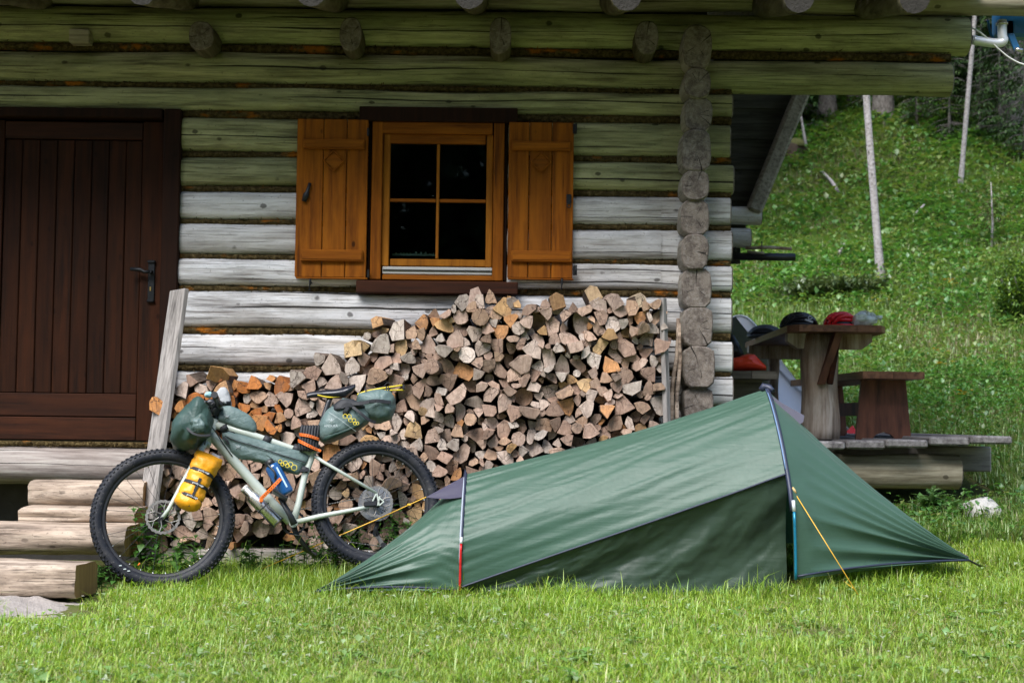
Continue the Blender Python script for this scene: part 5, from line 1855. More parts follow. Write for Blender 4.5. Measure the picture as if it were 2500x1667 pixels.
# crank, pedals, chain
bt('crank_arm', [B(1326, 1022, .07), B(1300, 965, .072), B(1235, 852, .078)], [.020, .015, .014], 'tube_black', flat=.6, up=NN)
bt('crank_arm', [B(1316, 1010, -.06), B(1340, 1090, -.065), B(1420, 1190, -.07)], [.018, .014, .013], 'tube_black')
for c, o in (((1236, 840), .13), ((1420, 1192), -.12)):
    p = B(*c, o)
    pd = MB().cbox(p, (.09, .085, .013), .004, (U * .8 + VV * -.6, NN, (U * .6 + VV * .8)))
    for sx in (-1, 1):
        for sy in (-1, 1):
            pd.cbox(p + (U * .8 - VV * .6) * (sx * .035) + NN * (sy * .03) + (U * .6 + VV * .8) * .009, (.005, .005, .008), .001)
    pd.build('pedal', M['tube_black'], BIKE)
rr = []
mb = MB()
cr = B(1320, 1012, -.045)
for k in range(49):
    t = 2 * math.pi * k / 48
    rad = U * math.cos(t) + VV * math.sin(t)
    w = .003 * (k % 2)
    rr.append([cr + rad * (.052 + w) + NN * .002, cr + rad * (.064 + w) + NN * .002, cr + rad * (.064 + w) - NN * .002, cr + rad * (.052 + w) - NN * .002])
mb.loft(rr, True, False, 0, False).build('chainring', M['tube_black'], BIKE)
mb = MB()
for k, r_ in enumerate((.095, .083, .071, .06, .05, .04, .03)):
    c = HRr - NN * (.02 + .005 * k)
    mb.cyl(c, c - NN * .002, r_, 30)
mb.build('cassette', M['chrome'], BIKE)
def chain(pts):
    pts = catmull(pts, 8)
    mb = MB()
    for i in range(len(pts) - 1):
        a, b = pts[i], pts[i + 1]
        L = (b - a).length
        n = max(1, int(L / .0127))
        for k in range(n):
            c = a + (b - a) * ((k + .5) / n)
            mb.cbox(c, (.011, .007, .007 if k % 2 else .0055), .001, ((b - a).normalized(), NN, (b - a).normalized().cross(NN)))
    mb.build('chain', M['rotor'], BIKE)
chain([cr + VV * .064, HRr - NN * .035 + VV * .05])
chain([cr - VV * .064, B(1480, 1108, -.05), B(1870, 1158, -.05)])
dl = bt('derailleur', [B(1850, 1000, -.06), B(1830, 1060, -.065), B(1850, 1090, -.06)], [.014, .012, .012], 'tube_black')
MB().bar(B(1830, 1070, -.06), B(1888, 1165, -.06), .024, .008, NN, .003).build('cage', M['rotor'], dl)
for c in ((1835, 1078), (1882, 1155)):
    p = B(*c, -.06); MB().cyl(p - NN * .004, p + NN * .004, .018, 14).build('jockey_wheel', M['tube_black'], dl)

# ------------------------------------------------------------------ luggage: things carried by the bike
def hexes(parent, spots, off, r=.012):
    for (cx, cy, rr_) in spots:
        c = B(cx, cy, off)
        pts = [c + U * (rr_ * SB * c.y / FPX * math.cos(R(60 * k + 30))) + VV * (rr_ * SB * c.y / FPX * math.sin(R(60 * k + 30))) for k in range(7)]
        MB().tube(pts, .0018, 5, False).build('hexagon_print', M['hexy'], parent)
def bee(parent, cx, cy, off, s=16):
    mb = MB()
    for a, b in (((-1, -.7), (1, .7)), ((1, -.7), (-1, .7)), ((0, -.9), (0, 1.0)), ((-.9, -.1), (-.2, .0)), ((.9, -.1), (.2, 0))):
        mb.tube([B(cx + a[0] * s, cy + a[1] * s, off), B(cx + b[0] * s, cy + b[1] * s, off)], .0013, 4)
    mb.build('insect_emblem', M['print'], parent)
def text(parent, s, cx, cy, off, size, mat, ang=0.0, right=None, up=None):
    cu = bpy.data.curves.new('lettering', 'FONT')
    cu.body = s
    cu.size = size
    cu.align_x = 'CENTER'; cu.align_y = 'CENTER'
    cu.extrude = .0006
    cu.materials.append(mat)
    o = bpy.data.objects.new('lettering', cu)
    COL.objects.link(o)
    o.parent = parent
    p = B(cx, cy, off) - org(parent)
    r_ = right or (U * math.cos(ang) + VV * math.sin(ang))
    u_ = up or (VV * math.cos(ang) - U * math.sin(ang))
    nn = r_.cross(u_)
    o.matrix_local = Matrix(((r_.x, u_.x, nn.x, p.x), (r_.y, u_.y, nn.y, p.y), (r_.z, u_.z, nn.z, p.z), (0, 0, 0, 1)))
    text_mesh(o, parent)
def strap_loop(parent, pts, w=.012, mat='webbing', name='strap'):
    mb = MB()
    pts = [Vector(p) for p in pts]
    for a, b in zip(pts[:-1], pts[1:]):
        mb.bar(a, b + (b - a).normalized() * .003, w, .004, NN, .001)
    return mb.build(name, M[mat], parent)
def bagthing(name, poly, th, mat, label, cat, off=0.0, **k):
    pts = [B(cx, cy, off) for cx, cy in poly]
    c = sum(pts, Vector()) / len(pts)
    E = empty(name, c, label, cat)
    pillow(pts, NN, th, 'bag_body', M[mat], E, **k)
    return E
fb = bagthing('frame_bag', [(872, 455), (892, 438), (965, 455), (1180, 514), (1380, 572), (1414, 602), (1400, 645), (1352, 708), (1290, 697), (1140, 640), (1060, 622), (990, 618), (930, 585), (885, 515)], .036, 'bag', 'slate green frame bag with yellow hexagons under the top tube', 'bag', 0, sub=4, power=.3, wr=.009, wscale=20, seed=2)
strap_loop(fb, catmull([B(895, 470, .037), B(960, 500, .041), B(1080, 535, .042), B(1250, 590, .042), B(1392, 634, .036)], 4), .005, 'webbing', 'zip')
for c in ((1155, 500), (1340, 556)):
    MB().tube([B(c[0] - 22, c[1] - 14, .0), B(c[0] + 22, c[1] + 8, .0)], .0235, 12).build('strap', M['webbing'], fb)
MB().tube([B(1395, 668, 0), B(1385, 700, 0)], .025, 12).build('strap', M['webbing'], fb)
strap_loop(fb, [B(1360, 688, .034), B(1415, 684, .026)], .014)
hexes(fb, ((1238, 630, 12), (1252, 648, 11), (1270, 639, 14), (1283, 656, 13), (1302, 648, 16), (1325, 668, 19)), .041)
bee(fb, 975, 540, .042, 15)
strap_loop(fb, [B(880, 478, .04), B(905, 500, .043), B(915, 520, .04)], .012)
tt = bagthing('top_tube_bag', [(845, 372), (856, 330), (872, 290), (920, 282), (985, 308), (1045, 342), (1084, 388), (1091, 430), (1072, 452), (1000, 438), (920, 408)], .032, 'bag', 'slate green wedge-shaped bag on the top tube behind the stem', 'bag', 0, sub=4, power=.32, wr=.003, seed=5)
bee(tt, 905, 350, .036, 15)
MB().tube([B(880, 410, 0), B(900, 440, 0)], .026, 12).build('strap', M['webbing'], tt)
MB().cbox(B(950, 440), (.13, .03, .035), .012, (U, NN, VV)).build('base', M['webbing'], tt)
hb = bagthing('handlebar_bag', [(560, 420), (590, 372), (640, 322), (690, 270), (735, 262), (780, 300), (808, 350), (818, 420), (800, 468), (770, 500), (728, 520), (715, 550), (650, 568), (595, 552), (556, 500)], .2, 'bag_dark', 'dark green handlebar roll bag hanging over the front wheel', 'bag', .03, sub=4, power=.22, wr=.022, wscale=13, seed=9)
# folded end of the roll
ring = [(695, 350), (745, 330), (790, 370), (800, 425), (770, 462), (715, 468), (672, 440), (660, 395)]
pillow([B(cx, cy, .2) for cx, cy in ring], NN, .045, 'rolled_end', M['bag_dark'], hb, sub=4, power=.35, wr=.012, wscale=22, seed=4)
pillow([B(cx, cy, .225) for cx, cy in ((690, 372), (735, 360), (770, 395), (768, 432), (720, 442), (684, 418))], NN, .03, 'rolled_end', M['bag'], hb, sub=4, power=.4, wr=.010, wscale=30, seed=14)
strap_loop(hb, catmull([B(655, 420, .24), B(690, 452, .25), B(740, 468, .25), B(800, 465, .24)], 4), .012, 'webbing')
gp = bagthing('stem_pouch', [(830, 255), (838, 200), (862, 170), (895, 172), (918, 200), (932, 250), (930, 282), (870, 284)], .035, 'bag', 'pale grey cloth pouch beside the handlebar stem', 'pouch', -.03, sub=4, power=.5, wr=.006, seed=6)
gp.children[0].data.materials[0] = plain('grey_cloth', (.36, .37, .38), .8, 0, .1, 10, .3, 50)
MB().tube([B(838, 262, -.03), B(930, 270, -.03)], .034, 10, flat=.5, up=VV).build('cuff', M['webbing'], gp)
cu_ = bagthing('blue_cloth', [(765, 225), (768, 202), (800, 198), (815, 215), (800, 232)], .03, 'bag', 'small light blue cloth tucked behind the handlebar', 'cloth', -.1)
cu_.children[0].data.materials[0] = plain('light_blue_cloth', (.35, .62, .68), .7)
for k in range(6):                                       # tangle of levers and cables at the stem
    a = B(770 + 14 * k, 270 + 9 * math.sin(k * 2), .06)
bt('cockpit_mount', [B(760, 280, .05), B(800, 262, .08), B(850, 268, .06)], [.016, .022, .018], 'tube_black')
bt('cockpit_mount', [B(800, 300, .03), B(842, 318, .05)], [.028, .026], 'tube_black')
# saddle pack
sp = bagthing('saddle_bag', [(1480, 482), (1474, 410), (1520, 330), (1560, 285), (1620, 245), (1690, 246), (1770, 290), (1800, 330), (1800, 378), (1745, 418), (1640, 466), (1560, 500), (1512, 512)], .085, 'bag', 'slate green saddle pack with yellow hexagons under the saddle', 'bag', 0, sub=4, power=.36, wr=.010, wscale=16, seed=8)
pillow([B(*q) for q in ((1500, 495), (1560, 478), (1640, 440), (1720, 405), (1770, 385), (1745, 420), (1640, 468), (1560, 502), (1512, 514))], NN, .082, 'underside_panel', M['bag_dark'], sp, sub=3, power=.3, wr=.004)
pillow([B(*q, .02) for q in ((1560, 290), (1610, 250), (1690, 248), (1770, 296), (1740, 318), (1690, 310), (1640, 380), (1612, 350), (1640, 300), (1590, 330), (1556, 330))], NN, .078, 'harness', M['webbing'], sp, sub=3, power=.3, wr=.003)
pillow([B(*q) for q in ((1716, 262), (1722, 222), (1780, 200), (1850, 190), (1925, 204), (1955, 250), (1950, 310), (1925, 368), (1850, 392), (1795, 372), (1742, 315))], NN, .095, 'rolled_end', M['bag'], sp, sub=4, power=.4, wr=.013, wscale=18, seed=12)
strap_loop(sp, catmull([B(1670, 268, .09), B(1730, 268, .11), B(1800, 256, .12), B(1850, 252, .12), B(1925, 262, .10)], 4), .02)
MB().cbox(B(1812, 255, .125), (.036, .01, .02), .003, (U, NN, VV)).build('buckle', M['black'], sp)
strap_loop(sp, catmull([B(1690, 290, .1), B(1735, 325, .11), B(1790, 370, .10), B(1830, 385, .08)], 4), .016)
strap_loop(sp, catmull([B(1540, 322, .085), B(1600, 360, .098), B(1660, 405, .098), B(1708, 440, .08)], 4), .002, 'print', 'seam')
hexes(sp, ((1643, 348, 15), (1668, 350, 15), (1676, 372, 13), (1698, 374, 13), (1704, 392, 11), (1720, 392, 10)), .102)
bee(sp, 1558, 376, .1, 17)
text(sp, 'APIDURA', 1554, 408, .104, .018, M['print'], -.06)
POL = empty('pole_bundle', B(1850, 180, .02), 'bundle of thin green-yellow poles strapped on top of the saddle pack', 'poles')
for a, b, c, o in (((1718, 212), (1800, 186), (2000, 154), .03), ((1718, 220), (1850, 190), (2012, 184), .0), ((1730, 205), (1850, 172), (1930, 165), -.03)):
    bt('pole', catmull([B(*a, o), B(*b, o), B(*c, o)], 4), .0045, 'hexy' if o >= 0 else 'tube_black', POL, n=8)
for cx in (1770, 1900, 1912):
    MB().tube([B(cx, 165, .05), B(cx + 4, 215, .07)], .004, 6).build('tie', M['webbing'], POL)
MB().tube(catmull([B(1880, 170, .02), B(1905, 140, .02), B(1940, 150, .02), B(1918, 185, .03)], 4), .002, 5).build('cord', M['webbing'], POL)
MB().cbox(B(2007, 168, 0), (.012, .03, .03), .003, (U, NN, VV)).build('pole_end', M['black'], POL)
# black cord bundle with orange straps at the seat tube
RB = empty('cord_bundle', B(1415, 490, .03), 'black coiled cord held by two orange straps at the seat tube', 'cord')
mb = MB()
for k in range(7):
    x = 1362 + 17 * k
    o = .03 + .026 * math.sin(math.pi * (k + .5) / 7)
    pts = catmull([B(x + 18, 420 + 3 * (k % 2), o - .02), B(x + 12, 412, o), B(x + 4, 470, o + .008), B(x - 4, 530, o + .006), B(x - 2 + 6, 560 - 2 * (k % 3), o), B(x + 12, 540, o - .03)], 4)
    mb.tube(pts, .0085, 8, jit=.1, seed=k)
mb.build('cord_loops', M['webbing'], RB)
pillow([B(*q, .02) for q in ((1385, 425), (1465, 422), (1472, 545), (1360, 535))], NN, .025, 'cord_core', M['webbing'], RB)
for (a, b, c) in (((1364, 462), (1415, 470), (1474, 490)), ((1356, 502), (1412, 530), (1468, 556))):
    mb = MB()
    pts = catmull([B(a[0] - 4, a[1], .02), B(a[0], a[1], .055), B(b[0], b[1], .078), B(c[0], c[1], .052), B(c[0] + 4, c[1] + 2, .02)], 4)
    for p, q in zip(pts[:-1], pts[1:]):
        mb.bar(p, q + (q - p).normalized() * .004, .004, .0165, VV, .001)
    o = mb.build('orange_strap', M['orange'], RB)
    m2 = MB()
    for k in range(3, len(pts) - 3):
        m2.cyl(pts[k] + NN * .001, pts[k] + NN * .0035, .003, 6)
    m2.build('strap_hole', M['webbing'], o)
MB().bar(B(1470, 556, .05), B(1492, 566, .045), .006, .014, VV, .002).build('strap_end', M['orange'], RB)
# yellow dry bag on the fork
YA, YB_ = B(800, 590, .09), B(640, 930, .09)
ax = (YB_ - YA).normalized(); sd = ax.cross(NN).normalized()
YBG = empty('yellow_dry_bag', YA, 'bright yellow dry bag strapped along the fork with black straps', 'bag')
mb = MB()
rings = []
Ny = 36
for i in range(Ny + 1):
    f = i / Ny
    p = YA + (YB_ - YA) * f
    rad = .066 * (1 + .05 * math.sin(f * 9))
    fl = 1.0
    if f < .12: fl = .45 + .55 * f / .12
    if f > .88: rad *= math.sqrt(max(.02, 1 - ((f - .88) / .13) ** 2))
    for fs_ in (.33, .56, .78):
        rad *= 1 - .10 * math.exp(-((f - fs_) / .025) ** 2)
    row = []
    for k in range(28):
        a = 2 * math.pi * k / 28
        w = 1 + .13 * mnoise.noise((math.cos(a) * 2, math.sin(a) * 2, f * 9)) + .09 * mnoise.noise((math.cos(a) * 5, math.sin(a) * 5, f * 7)) + .05 * (1 - abs(mnoise.noise((math.cos(a) * 6, math.sin(a) * 6, f * 16))) * 2)
        row.append(p + sd * (rad * w * math.cos(a) * (1.04 if f < .2 else 1)) + NN * (rad * w * math.sin(a) * fl * .9))
    rings.append(row)
mb.loft(rings, True, True, 0, True).build('bag_body', M['yellowbag'], YBG)
MB().cbox(B(835, 598, .1), (.05, .02, .022), .005, (sd, NN, ax)).build('roll_clip', plain('grey_clip', (.35, .34, .36), .5), YBG)
for i, f in enumerate((.33, .56, .78)):
    mb = MB()
    c = YA + (YB_ - YA) * f
    pts = [c + sd * (.064 * math.cos(t)) + NN * (.060 * math.sin(t)) for t in np.linspace(0, 2 * math.pi, 25)]
    for p, q in zip(pts[:-1], pts[1:]):
        mb.bar(p, q, .017, .0045, (p + q) / 2 - c, .001)
    o = mb.build('strap', M['webbing'], YBG)
    pc = c + NN * .0655
    cu = bpy.data.curves.new('lettering', 'FONT'); cu.body = 'gorilla cage'; cu.size = .0135; cu.align_x = 'CENTER'; cu.align_y = 'CENTER'; cu.extrude = .0004
    cu.materials.append(plain('white_letters', (.75, .75, .75), .5) if i == 0 else M['white_letters'])
    if i == 0: M['white_letters'] = cu.materials[0]
    to = bpy.data.objects.new('lettering', cu); COL.objects.link(to); to.parent = o
    r_ = sd if sd.x > 0 else -sd
    u_ = -ax if (-ax).z > 0 else ax
    nn = r_.cross(u_)
    q = pc + r_ * .012 - org(o)
    to.matrix_local = Matrix(((r_.x, u_.x, nn.x, q.x), (r_.y, u_.y, nn.y, q.y), (r_.z, u_.z, nn.z, q.z), (0, 0, 0, 1)))
    text_mesh(to, o)
mb = MB()
mb.bar(YA + (YB_ - YA) * .45 + NN * .063 - sd * .01, YA + (YB_ - YA) * .95 + NN * .052 - sd * .012, .015, .004, NN, .001)
mb.build('strap', M['webbing'], YBG)
MB().bar(YA + (YB_ - YA) * .2 - NN * .062, YA + (YB_ - YA) * .9 - NN * .062, .03, .008, NN, .002).build('cage', M['tube_black'], YBG)
# blue bottle above the down tube
t = NT('blue_bottle')
v = t.coords((1, 1, 1))
t.out(t.bsdf(t.mix(t.noise(v, 30, 4), (.006, .05, .17), (.02, .12, .34)), .12, None, spec=.6, Coat_Weight=.5))
BA, BB = B(1150, 672, .02), B(1262, 848, .02)
ax = (BB - BA).normalized(); sd = ax.cross(NN).normalized()
if sd.x < 0: sd = -sd
BLB = empty('blue_bottle', BB, 'blue translucent bottle strapped above the down tube', 'bottle')
c0 = BA + sd * .032; c1 = BB + sd * .022
L = c1 - c0
MB().tube([c0 + L * f for f in (0, .02, .1, .5, .93, .985, 1)], [.030, .037, .041, .041, .041, .036, .028], 20).build('bottle_body', t.mat, BLB)
MB().tube([c0 - ax * .03, c0 + ax * .004], [.027, .027], 16).build('cap', M['black'], BLB)
MB().tube(catmull([c0 - ax * .01 - sd * .02 + NN * .03, c0 + ax * .05 - sd * .012 + NN * .05, c0 + ax * .08 - sd * .03 + NN * .04], 4), .006, 6).build('cap_loop', M['black'], BLB)
MB().bar(c0 + ax * .03 + NN * .0405 + sd * .012, c1 - ax * .03 + NN * .0405 + sd * .012, .009, .003, NN, .001).build('scale_stripe', plain('scale_print', (.45, .6, .75), .4), BLB)
pts = catmull([B(1258, 722, .03), B(1240, 738, .06), B(1195, 785, .075), B(1150, 830, .06), B(1118, 862, .045)], 4)
mb = MB()
for p, q in zip(pts[:-1], pts[1:]):
    mb.bar(p, q + (q - p).normalized() * .004, .018, .004, NN, .001)
OS = mb.build('orange_strap', M['orange'], BLB)
m2 = MB()
for k in range(2, len(pts) - 1):
    m2.cyl(pts[k], pts[k] + NN * .0035, .003, 6)
m2.build('strap_hole', M['webbing'], OS)
MB().bar(B(1122, 852, .048), B(1118, 882, .045), .018, .006, NN, .002).build('strap_end', M['orange'], BLB)
# steel flask below the down tube
SA, SB_ = B(1018, 800, .0), B(1228, 1015, .0)
ax = (SB_ - SA).normalized(); sd = ax.cross(NN).normalized()
FLK = empty('steel_flask', SB_, 'brushed steel flask hanging under the down tube', 'bottle')
L = SB_ - SA
MB().tube([SA + L * f for f in (0, .02, .14, .17, .24, .6, .97, 1)], [.022, .025, .025, .029, .036, .036, .036, .031], 20).build('flask_body', M['steel'], FLK)
MB().tube([SA - ax * .012, SA + ax * .008], [.022, .025], 16).build('cap', plain('scuffed_cap', (.62, .6, .55), .4, .4), FLK)
mb = MB()
for f in (.55, .985):
    c = SA + L * f
    pts = [c + sd * (.0385 * math.cos(t_)) + NN * (.0385 * math.sin(t_)) for t_ in np.linspace(0, 2 * math.pi, 21)]
    mb.tube(pts, .0032, 6, False)
for a_ in (.4, 2.0, 4.0):
    mb.tube([SA + L * .5 + sd * (.0385 * math.cos(a_)) + NN * (.0385 * math.sin(a_)), SB_ + ax * .004 + sd * (.0385 * math.cos(a_)) + NN * (.0385 * math.sin(a_))], .003, 6)
mb.build('wire_cage', M['tube_black'], FLK)
# ================================================================== vegetation
M['grass'] = leafy('grass_blades', .46, .5, .06)
M['leaf'] = leafy('leaves', .35, .42, .07)
M['needle'] = leafy('needles', .15, .5, .04)
def quick_mesh(name, verts, loops, counts, cols, mat):
    me = bpy.data.meshes.new(name)
    me.vertices.add(len(verts)); me.vertices.foreach_set('co', np.ascontiguousarray(verts, dtype=np.float32).ravel())
    me.loops.add(len(loops)); me.loops.foreach_set('vertex_index', np.ascontiguousarray(loops, dtype=np.int32))
    me.polygons.add(len(counts))
    st = np.concatenate(([0], np.cumsum(counts)[:-1])).astype(np.int32)
    me.polygons.foreach_set('loop_start', st)
    me.update(calc_edges=True)
    ca = me.color_attributes.new('Col', 'FLOAT_COLOR', 'POINT')
    c4 = np.ones((len(verts), 4), dtype=np.float32); c4[:, :3] = cols
    ca.data.foreach_set('color', c4.ravel())
    me.materials.append(mat)
    me.validate()
    return me
def blades(p, h, w, yaw, lean, col, tipmul=1.15):
    n = len(p)
    d = np.stack([np.cos(yaw), np.sin(yaw), np.zeros(n)], 1)
    s = np.stack([-np.sin(yaw), np.cos(yaw), np.zeros(n)], 1)
    z = np.array([0, 0, 1.0])
    hm, le = h[:, None], lean[:, None]
    mid = p + d * (le * .32 * hm) + z * (.58 * hm)
    tip = p + d * (le * hm) + z * (hm * (1 - .32 * le * le))
    v = np.stack([p - s * w[:, None] / 2, p + s * w[:, None] / 2, mid + s * w[:, None] * .42, mid - s * w[:, None] * .42, tip], 1).reshape(-1, 3)
    b = np.arange(n)[:, None] * 5
    loops = (b + np.array([[0, 1, 2, 3, 3, 2, 4]])).ravel()
    counts = np.tile([4, 3], n)
    c = np.stack([col * .75, col * .75, col, col, col * tipmul], 1).reshape(-1, 3)
    return v, loops, counts, c
def leaves(p, nrm_tilt, yaw, L, wd, col, fold=.25, droop=.2):
    """oval leaves of two halves folded on the midrib"""
    n = len(p)
    d = np.stack([np.cos(yaw) * np.cos(nrm_tilt), np.sin(yaw) * np.cos(nrm_tilt), np.sin(nrm_tilt)], 1)
    s = np.stack([-np.sin(yaw), np.cos(yaw), np.zeros(n)], 1)
    up = np.cross(d, s) * -1
    up = np.where(up[:, 2:3] < 0, -up, up)
    Lc, wc = L[:, None], wd[:, None]
    b0 = p
    m1 = p + d * (Lc * .38) + up * (Lc * .04)
    tp = p + d * Lc - up * (Lc * droop * .5)
    l1 = p + d * (Lc * .42) + s * (wc * .5) + up * (wc * fold)
    r1 = p + d * (Lc * .42) - s * (wc * .5) + up * (wc * fold)
    v = np.stack([b0, r1, tp, l1, m1], 1).reshape(-1, 3)
    b = np.arange(n)[:, None] * 5
    loops = (b + np.array([[0, 1, 4, 1, 2, 4, 2, 3, 4, 3, 0, 4]])).ravel()
    counts = np.tile([3, 3, 3, 3], n)
    c = np.repeat(col, 5, axis=0)
    return v, loops, counts, c
def merge(parts):
    V, Lp, C, Co, b = [], [], [], [], 0
    for v, l, c, co in parts:
        V.append(v); Lp.append(l + b); C.append(c); Co.append(co); b += len(v)
    return np.concatenate(V), np.concatenate(Lp), np.concatenate(C), np.concatenate(Co)
def nz2(x, y, f, s=0.0):
    return np.array([mnoise.noise((a * f, b * f, s)) for a, b in zip(x, y)])
def pal(n, cols, wts, jit=.18):
    cols = np.array(cols); k = RNG.choice(len(cols), n, p=np.array(wts) / sum(wts))
    return cols[k] * RNG.uniform(1 - jit, 1 + jit, (n, 1)) * RNG.uniform(.94, 1.06, (n, 3))
FLx, FRx = -1.0, 2.45
def tent_zone(x, y):
    """distance-like measure, > 0 inside the tent's footprint"""
    t = np.clip((x - FL.x) / (FR.x - FL.x), 0, 1)
    yf = np.where(x < F1.x, FL.y + (F1.y - FL.y) * (x - FL.x) / (F1.x - FL.x), np.where(x < F2.x, F1.y + (F2.y - F1.y) * (x - F1.x) / (F2.x - F1.x), F2.y + (FR.y - F2.y) * (x - F2.x) / (FR.x - F2.x)))
    yb = np.where(x < F1.x, BL.y + (B1.y - BL.y) * (x - FL.x) / (F1.x - FL.x), np.where(x < F2.x, B1.y + (B2.y - B1.y) * (x - F1.x) / (F2.x - F1.x), B2.y + (BR_.y - B2.y) * (x - F2.x) / (FR.x - F2.x)))
    ins = np.minimum(y - yf, yb - y)
    return np.where((x > FL.x) & (x < FR.x), ins, -1)
def keep_lawn(x, y):
    k = ~((y > 8.98) & (x < 1.34))
    k &= ~((x < -1.86) & (y > 6.80) & (y < 7.45) & (nz2(x, y, 3.1, 4) < .33))
    k &= ~((x < -2.0) & (y > 7.38))
    k &= tent_zone(x, y) < np.where((x > F2.x + .1) | (x < F1.x - .1), .3, .05)
    k &= ~((y > 9.95) & (y < 13.0) & (x > 1.3) & (x < 3.32))
    return k
# ---- lawn
def lawn():
    n = 310000
    y = 3.9 + 5.7 * RNG.random(n) ** .92
    x = (RNG.random(n) * 2 - 1) * (.40 * y + .35)
    ex = RNG.random(n) < .12
    x = np.where(ex, .38 * y + 1.5 * RNG.random(n), x)
    k = keep_lawn(x, y)
    worn = nz2(x, y, 1.1, 9) + .6 * nz2(x, y, 2.7, 3)
    k &= ~((worn < -.62) & (RNG.random(n) < .8))
    wp = PG(2010, 1548)                                             # trodden bare spot on the right
    bare = 1.15 * np.exp(-(((x - wp.x) / .24) ** 2 + ((y - wp.y) / .22) ** 2))
    wp2 = PG(880, 1612)
    bare += .8 * np.exp(-(((x - wp2.x) / .10) ** 2 + ((y - wp2.y) / .14) ** 2))
    k &= RNG.random(n) > bare * 1.0
    x, y = x[k], y[k]; n = len(x)
    z = np.array([G(a, b) for a, b in zip(x, y)])
    tall = np.clip((y - 6.6) / 1.2, 0, 1)
    tuft = np.clip(nz2(x, y, 1.9, 1) * 1.3 + nz2(x, y, 5, 6) * .6 + .35, 0, 1.4)
    h = (.022 + .026 * RNG.random(n) + .045 * tuft ** 1.5 * RNG.random(n)) + tall * (.014 + .06 * tuft * RNG.random(n))
    tz = tent_zone(x, y)
    edge = (tz > -.14) & (x > -1.0) & (x < 2.5) & (y < 8.4)
    h = np.where(edge, h * .8 + .065 * RNG.random(n) ** 2, h)
    bikez = np.clip((y - 7.75) / .3, 0, 1) * np.clip((-.6 - x) / .2, 0, 1) * np.clip((x + 2.6) / .2, 0, 1)
    h = h + bikez * RNG.random(n) * .075
    h = np.where(RNG.random(n) < .012, h * 1.7 + .03, h)
    w = .0032 + .0028 * RNG.random(n)
    yaw = RNG.random(n) * 6.2832
    lean = np.clip(RNG.normal(.75, .4, n), 0, 1.4)
    col = pal(n, [(.27, .43, .026), (.33, .47, .036), (.19, .35, .024), (.41, .50, .08), (.48, .46, .17), (.21, .36, .06)], [5, 5, 4, 2.4, 1.0, 1.2])
    patch = nz2(x, y, .8, 20)[:, None]
    col *= 1 + .22 * patch
    parts = [blades(np.stack([x, y, z - .004], 1), h, w, yaw, lean, col)]
    # dry thatch lying flat
    m = 16000
    y = 3.9 + 5 * RNG.random(m); x = (RNG.random(m) * 2 - 1) * (.40 * y + .35)
    k = keep_lawn(x, y); x, y = x[k], y[k]; m = len(x)
    z = np.array([G(a, b) for a, b in zip(x, y)]) + .012 * RNG.random(m)
    parts.append(blades(np.stack([x, y, z], 1), .02 + .05 * RNG.random(m), .003 + .002 * RNG.random(m), RNG.random(m) * 6.28, np.full(m, 1.5), pal(m, [(.38, .36, .13), (.28, .32, .08), (.46, .42, .22)], [2, 2, 1])))
    tag(link_mesh('lawn_grass', quick_mesh('lawn_grass', *merge(parts), M['grass'])), 'bright green lawn grass in the foreground', 'grass', kind='stuff')
    # clover, dandelion and plantain leaves in the turf
    m = 9500
    y = 3.9 + 5.2 * RNG.random(m); x = (RNG.random(m) * 2 - 1) * (.40 * y + .35)
    k = keep_lawn(x, y) & (nz2(x, y, 1.6, 31) + .5 * nz2(x, y, 6, 2) > -.05)
    x, y = x[k], y[k]; m = len(x)
    z = np.array([G(a, b) for a, b in zip(x, y)]) + .018 + .035 * RNG.random(m)
    L = .016 + .03 * RNG.random(m) ** 2
    col = pal(m, [(.20, .32, .085), (.28, .38, .17), (.14, .27, .05), (.36, .42, .26)], [4, 3, 3, 1.2])
    ros = []
    for i in range(110):
        yy = RNG.uniform(4.3, 7.7); xx = (RNG.random() * 2 - 1) * .38 * yy
        if not keep_lawn(np.array([xx]), np.array([yy]))[0]: continue
        kk = int(RNG.integers(6, 12))
        q = np.tile([xx, yy, G(xx, yy) + .012], (kk, 1)) + RNG.normal(0, .006, (kk, 3)) * [1, 1, .3]
        ll = RNG.uniform(.04, .085) * RNG.uniform(.7, 1.1, kk)
        ros.append(leaves(q, RNG.uniform(.25, .9, kk), np.arange(kk) * 2.4 + RNG.random(), ll, ll * RNG.uniform(.3, .55), pal(kk, [(.13, .27, .04), (.19, .33, .08), (.26, .38, .14)], [2, 2, 1], .12), .15, .9))
    tag(link_mesh('lawn_herbs', quick_mesh('lawn_herbs', *merge([leaves(np.stack([x, y, z], 1), RNG.normal(.1, .35, m), RNG.random(m) * 6.28, L, L * .75, col)] + ros), M['leaf'])), 'clover and plantain leaves growing in the lawn', 'herbs', kind='stuff')
    # daisies
    parts = []
    for i in range(60):
        yy = RNG.uniform(4.9, 7.8); xx = (RNG.random() * 2 - 1) * .36 * yy
        if not keep_lawn(np.array([xx]), np.array([yy]))[0]: continue
        zz = G(xx, yy) + RNG.uniform(.045, .07)
        k = 7
        a = np.arange(k) / k * 6.2832
        p = np.stack([np.full(k, xx), np.full(k, yy), np.full(k, zz)], 1)
        parts.append(leaves(p, np.full(k, .25), a, np.full(k, .009), np.full(k, .007), np.tile([.75, .74, .70], (k, 1))))
    tag(link_mesh('daisies', quick_mesh('daisies', *merge(parts), M['leaf'])), 'tiny white daisies scattered in the lawn', 'flowers', kind='stuff')
lawn()

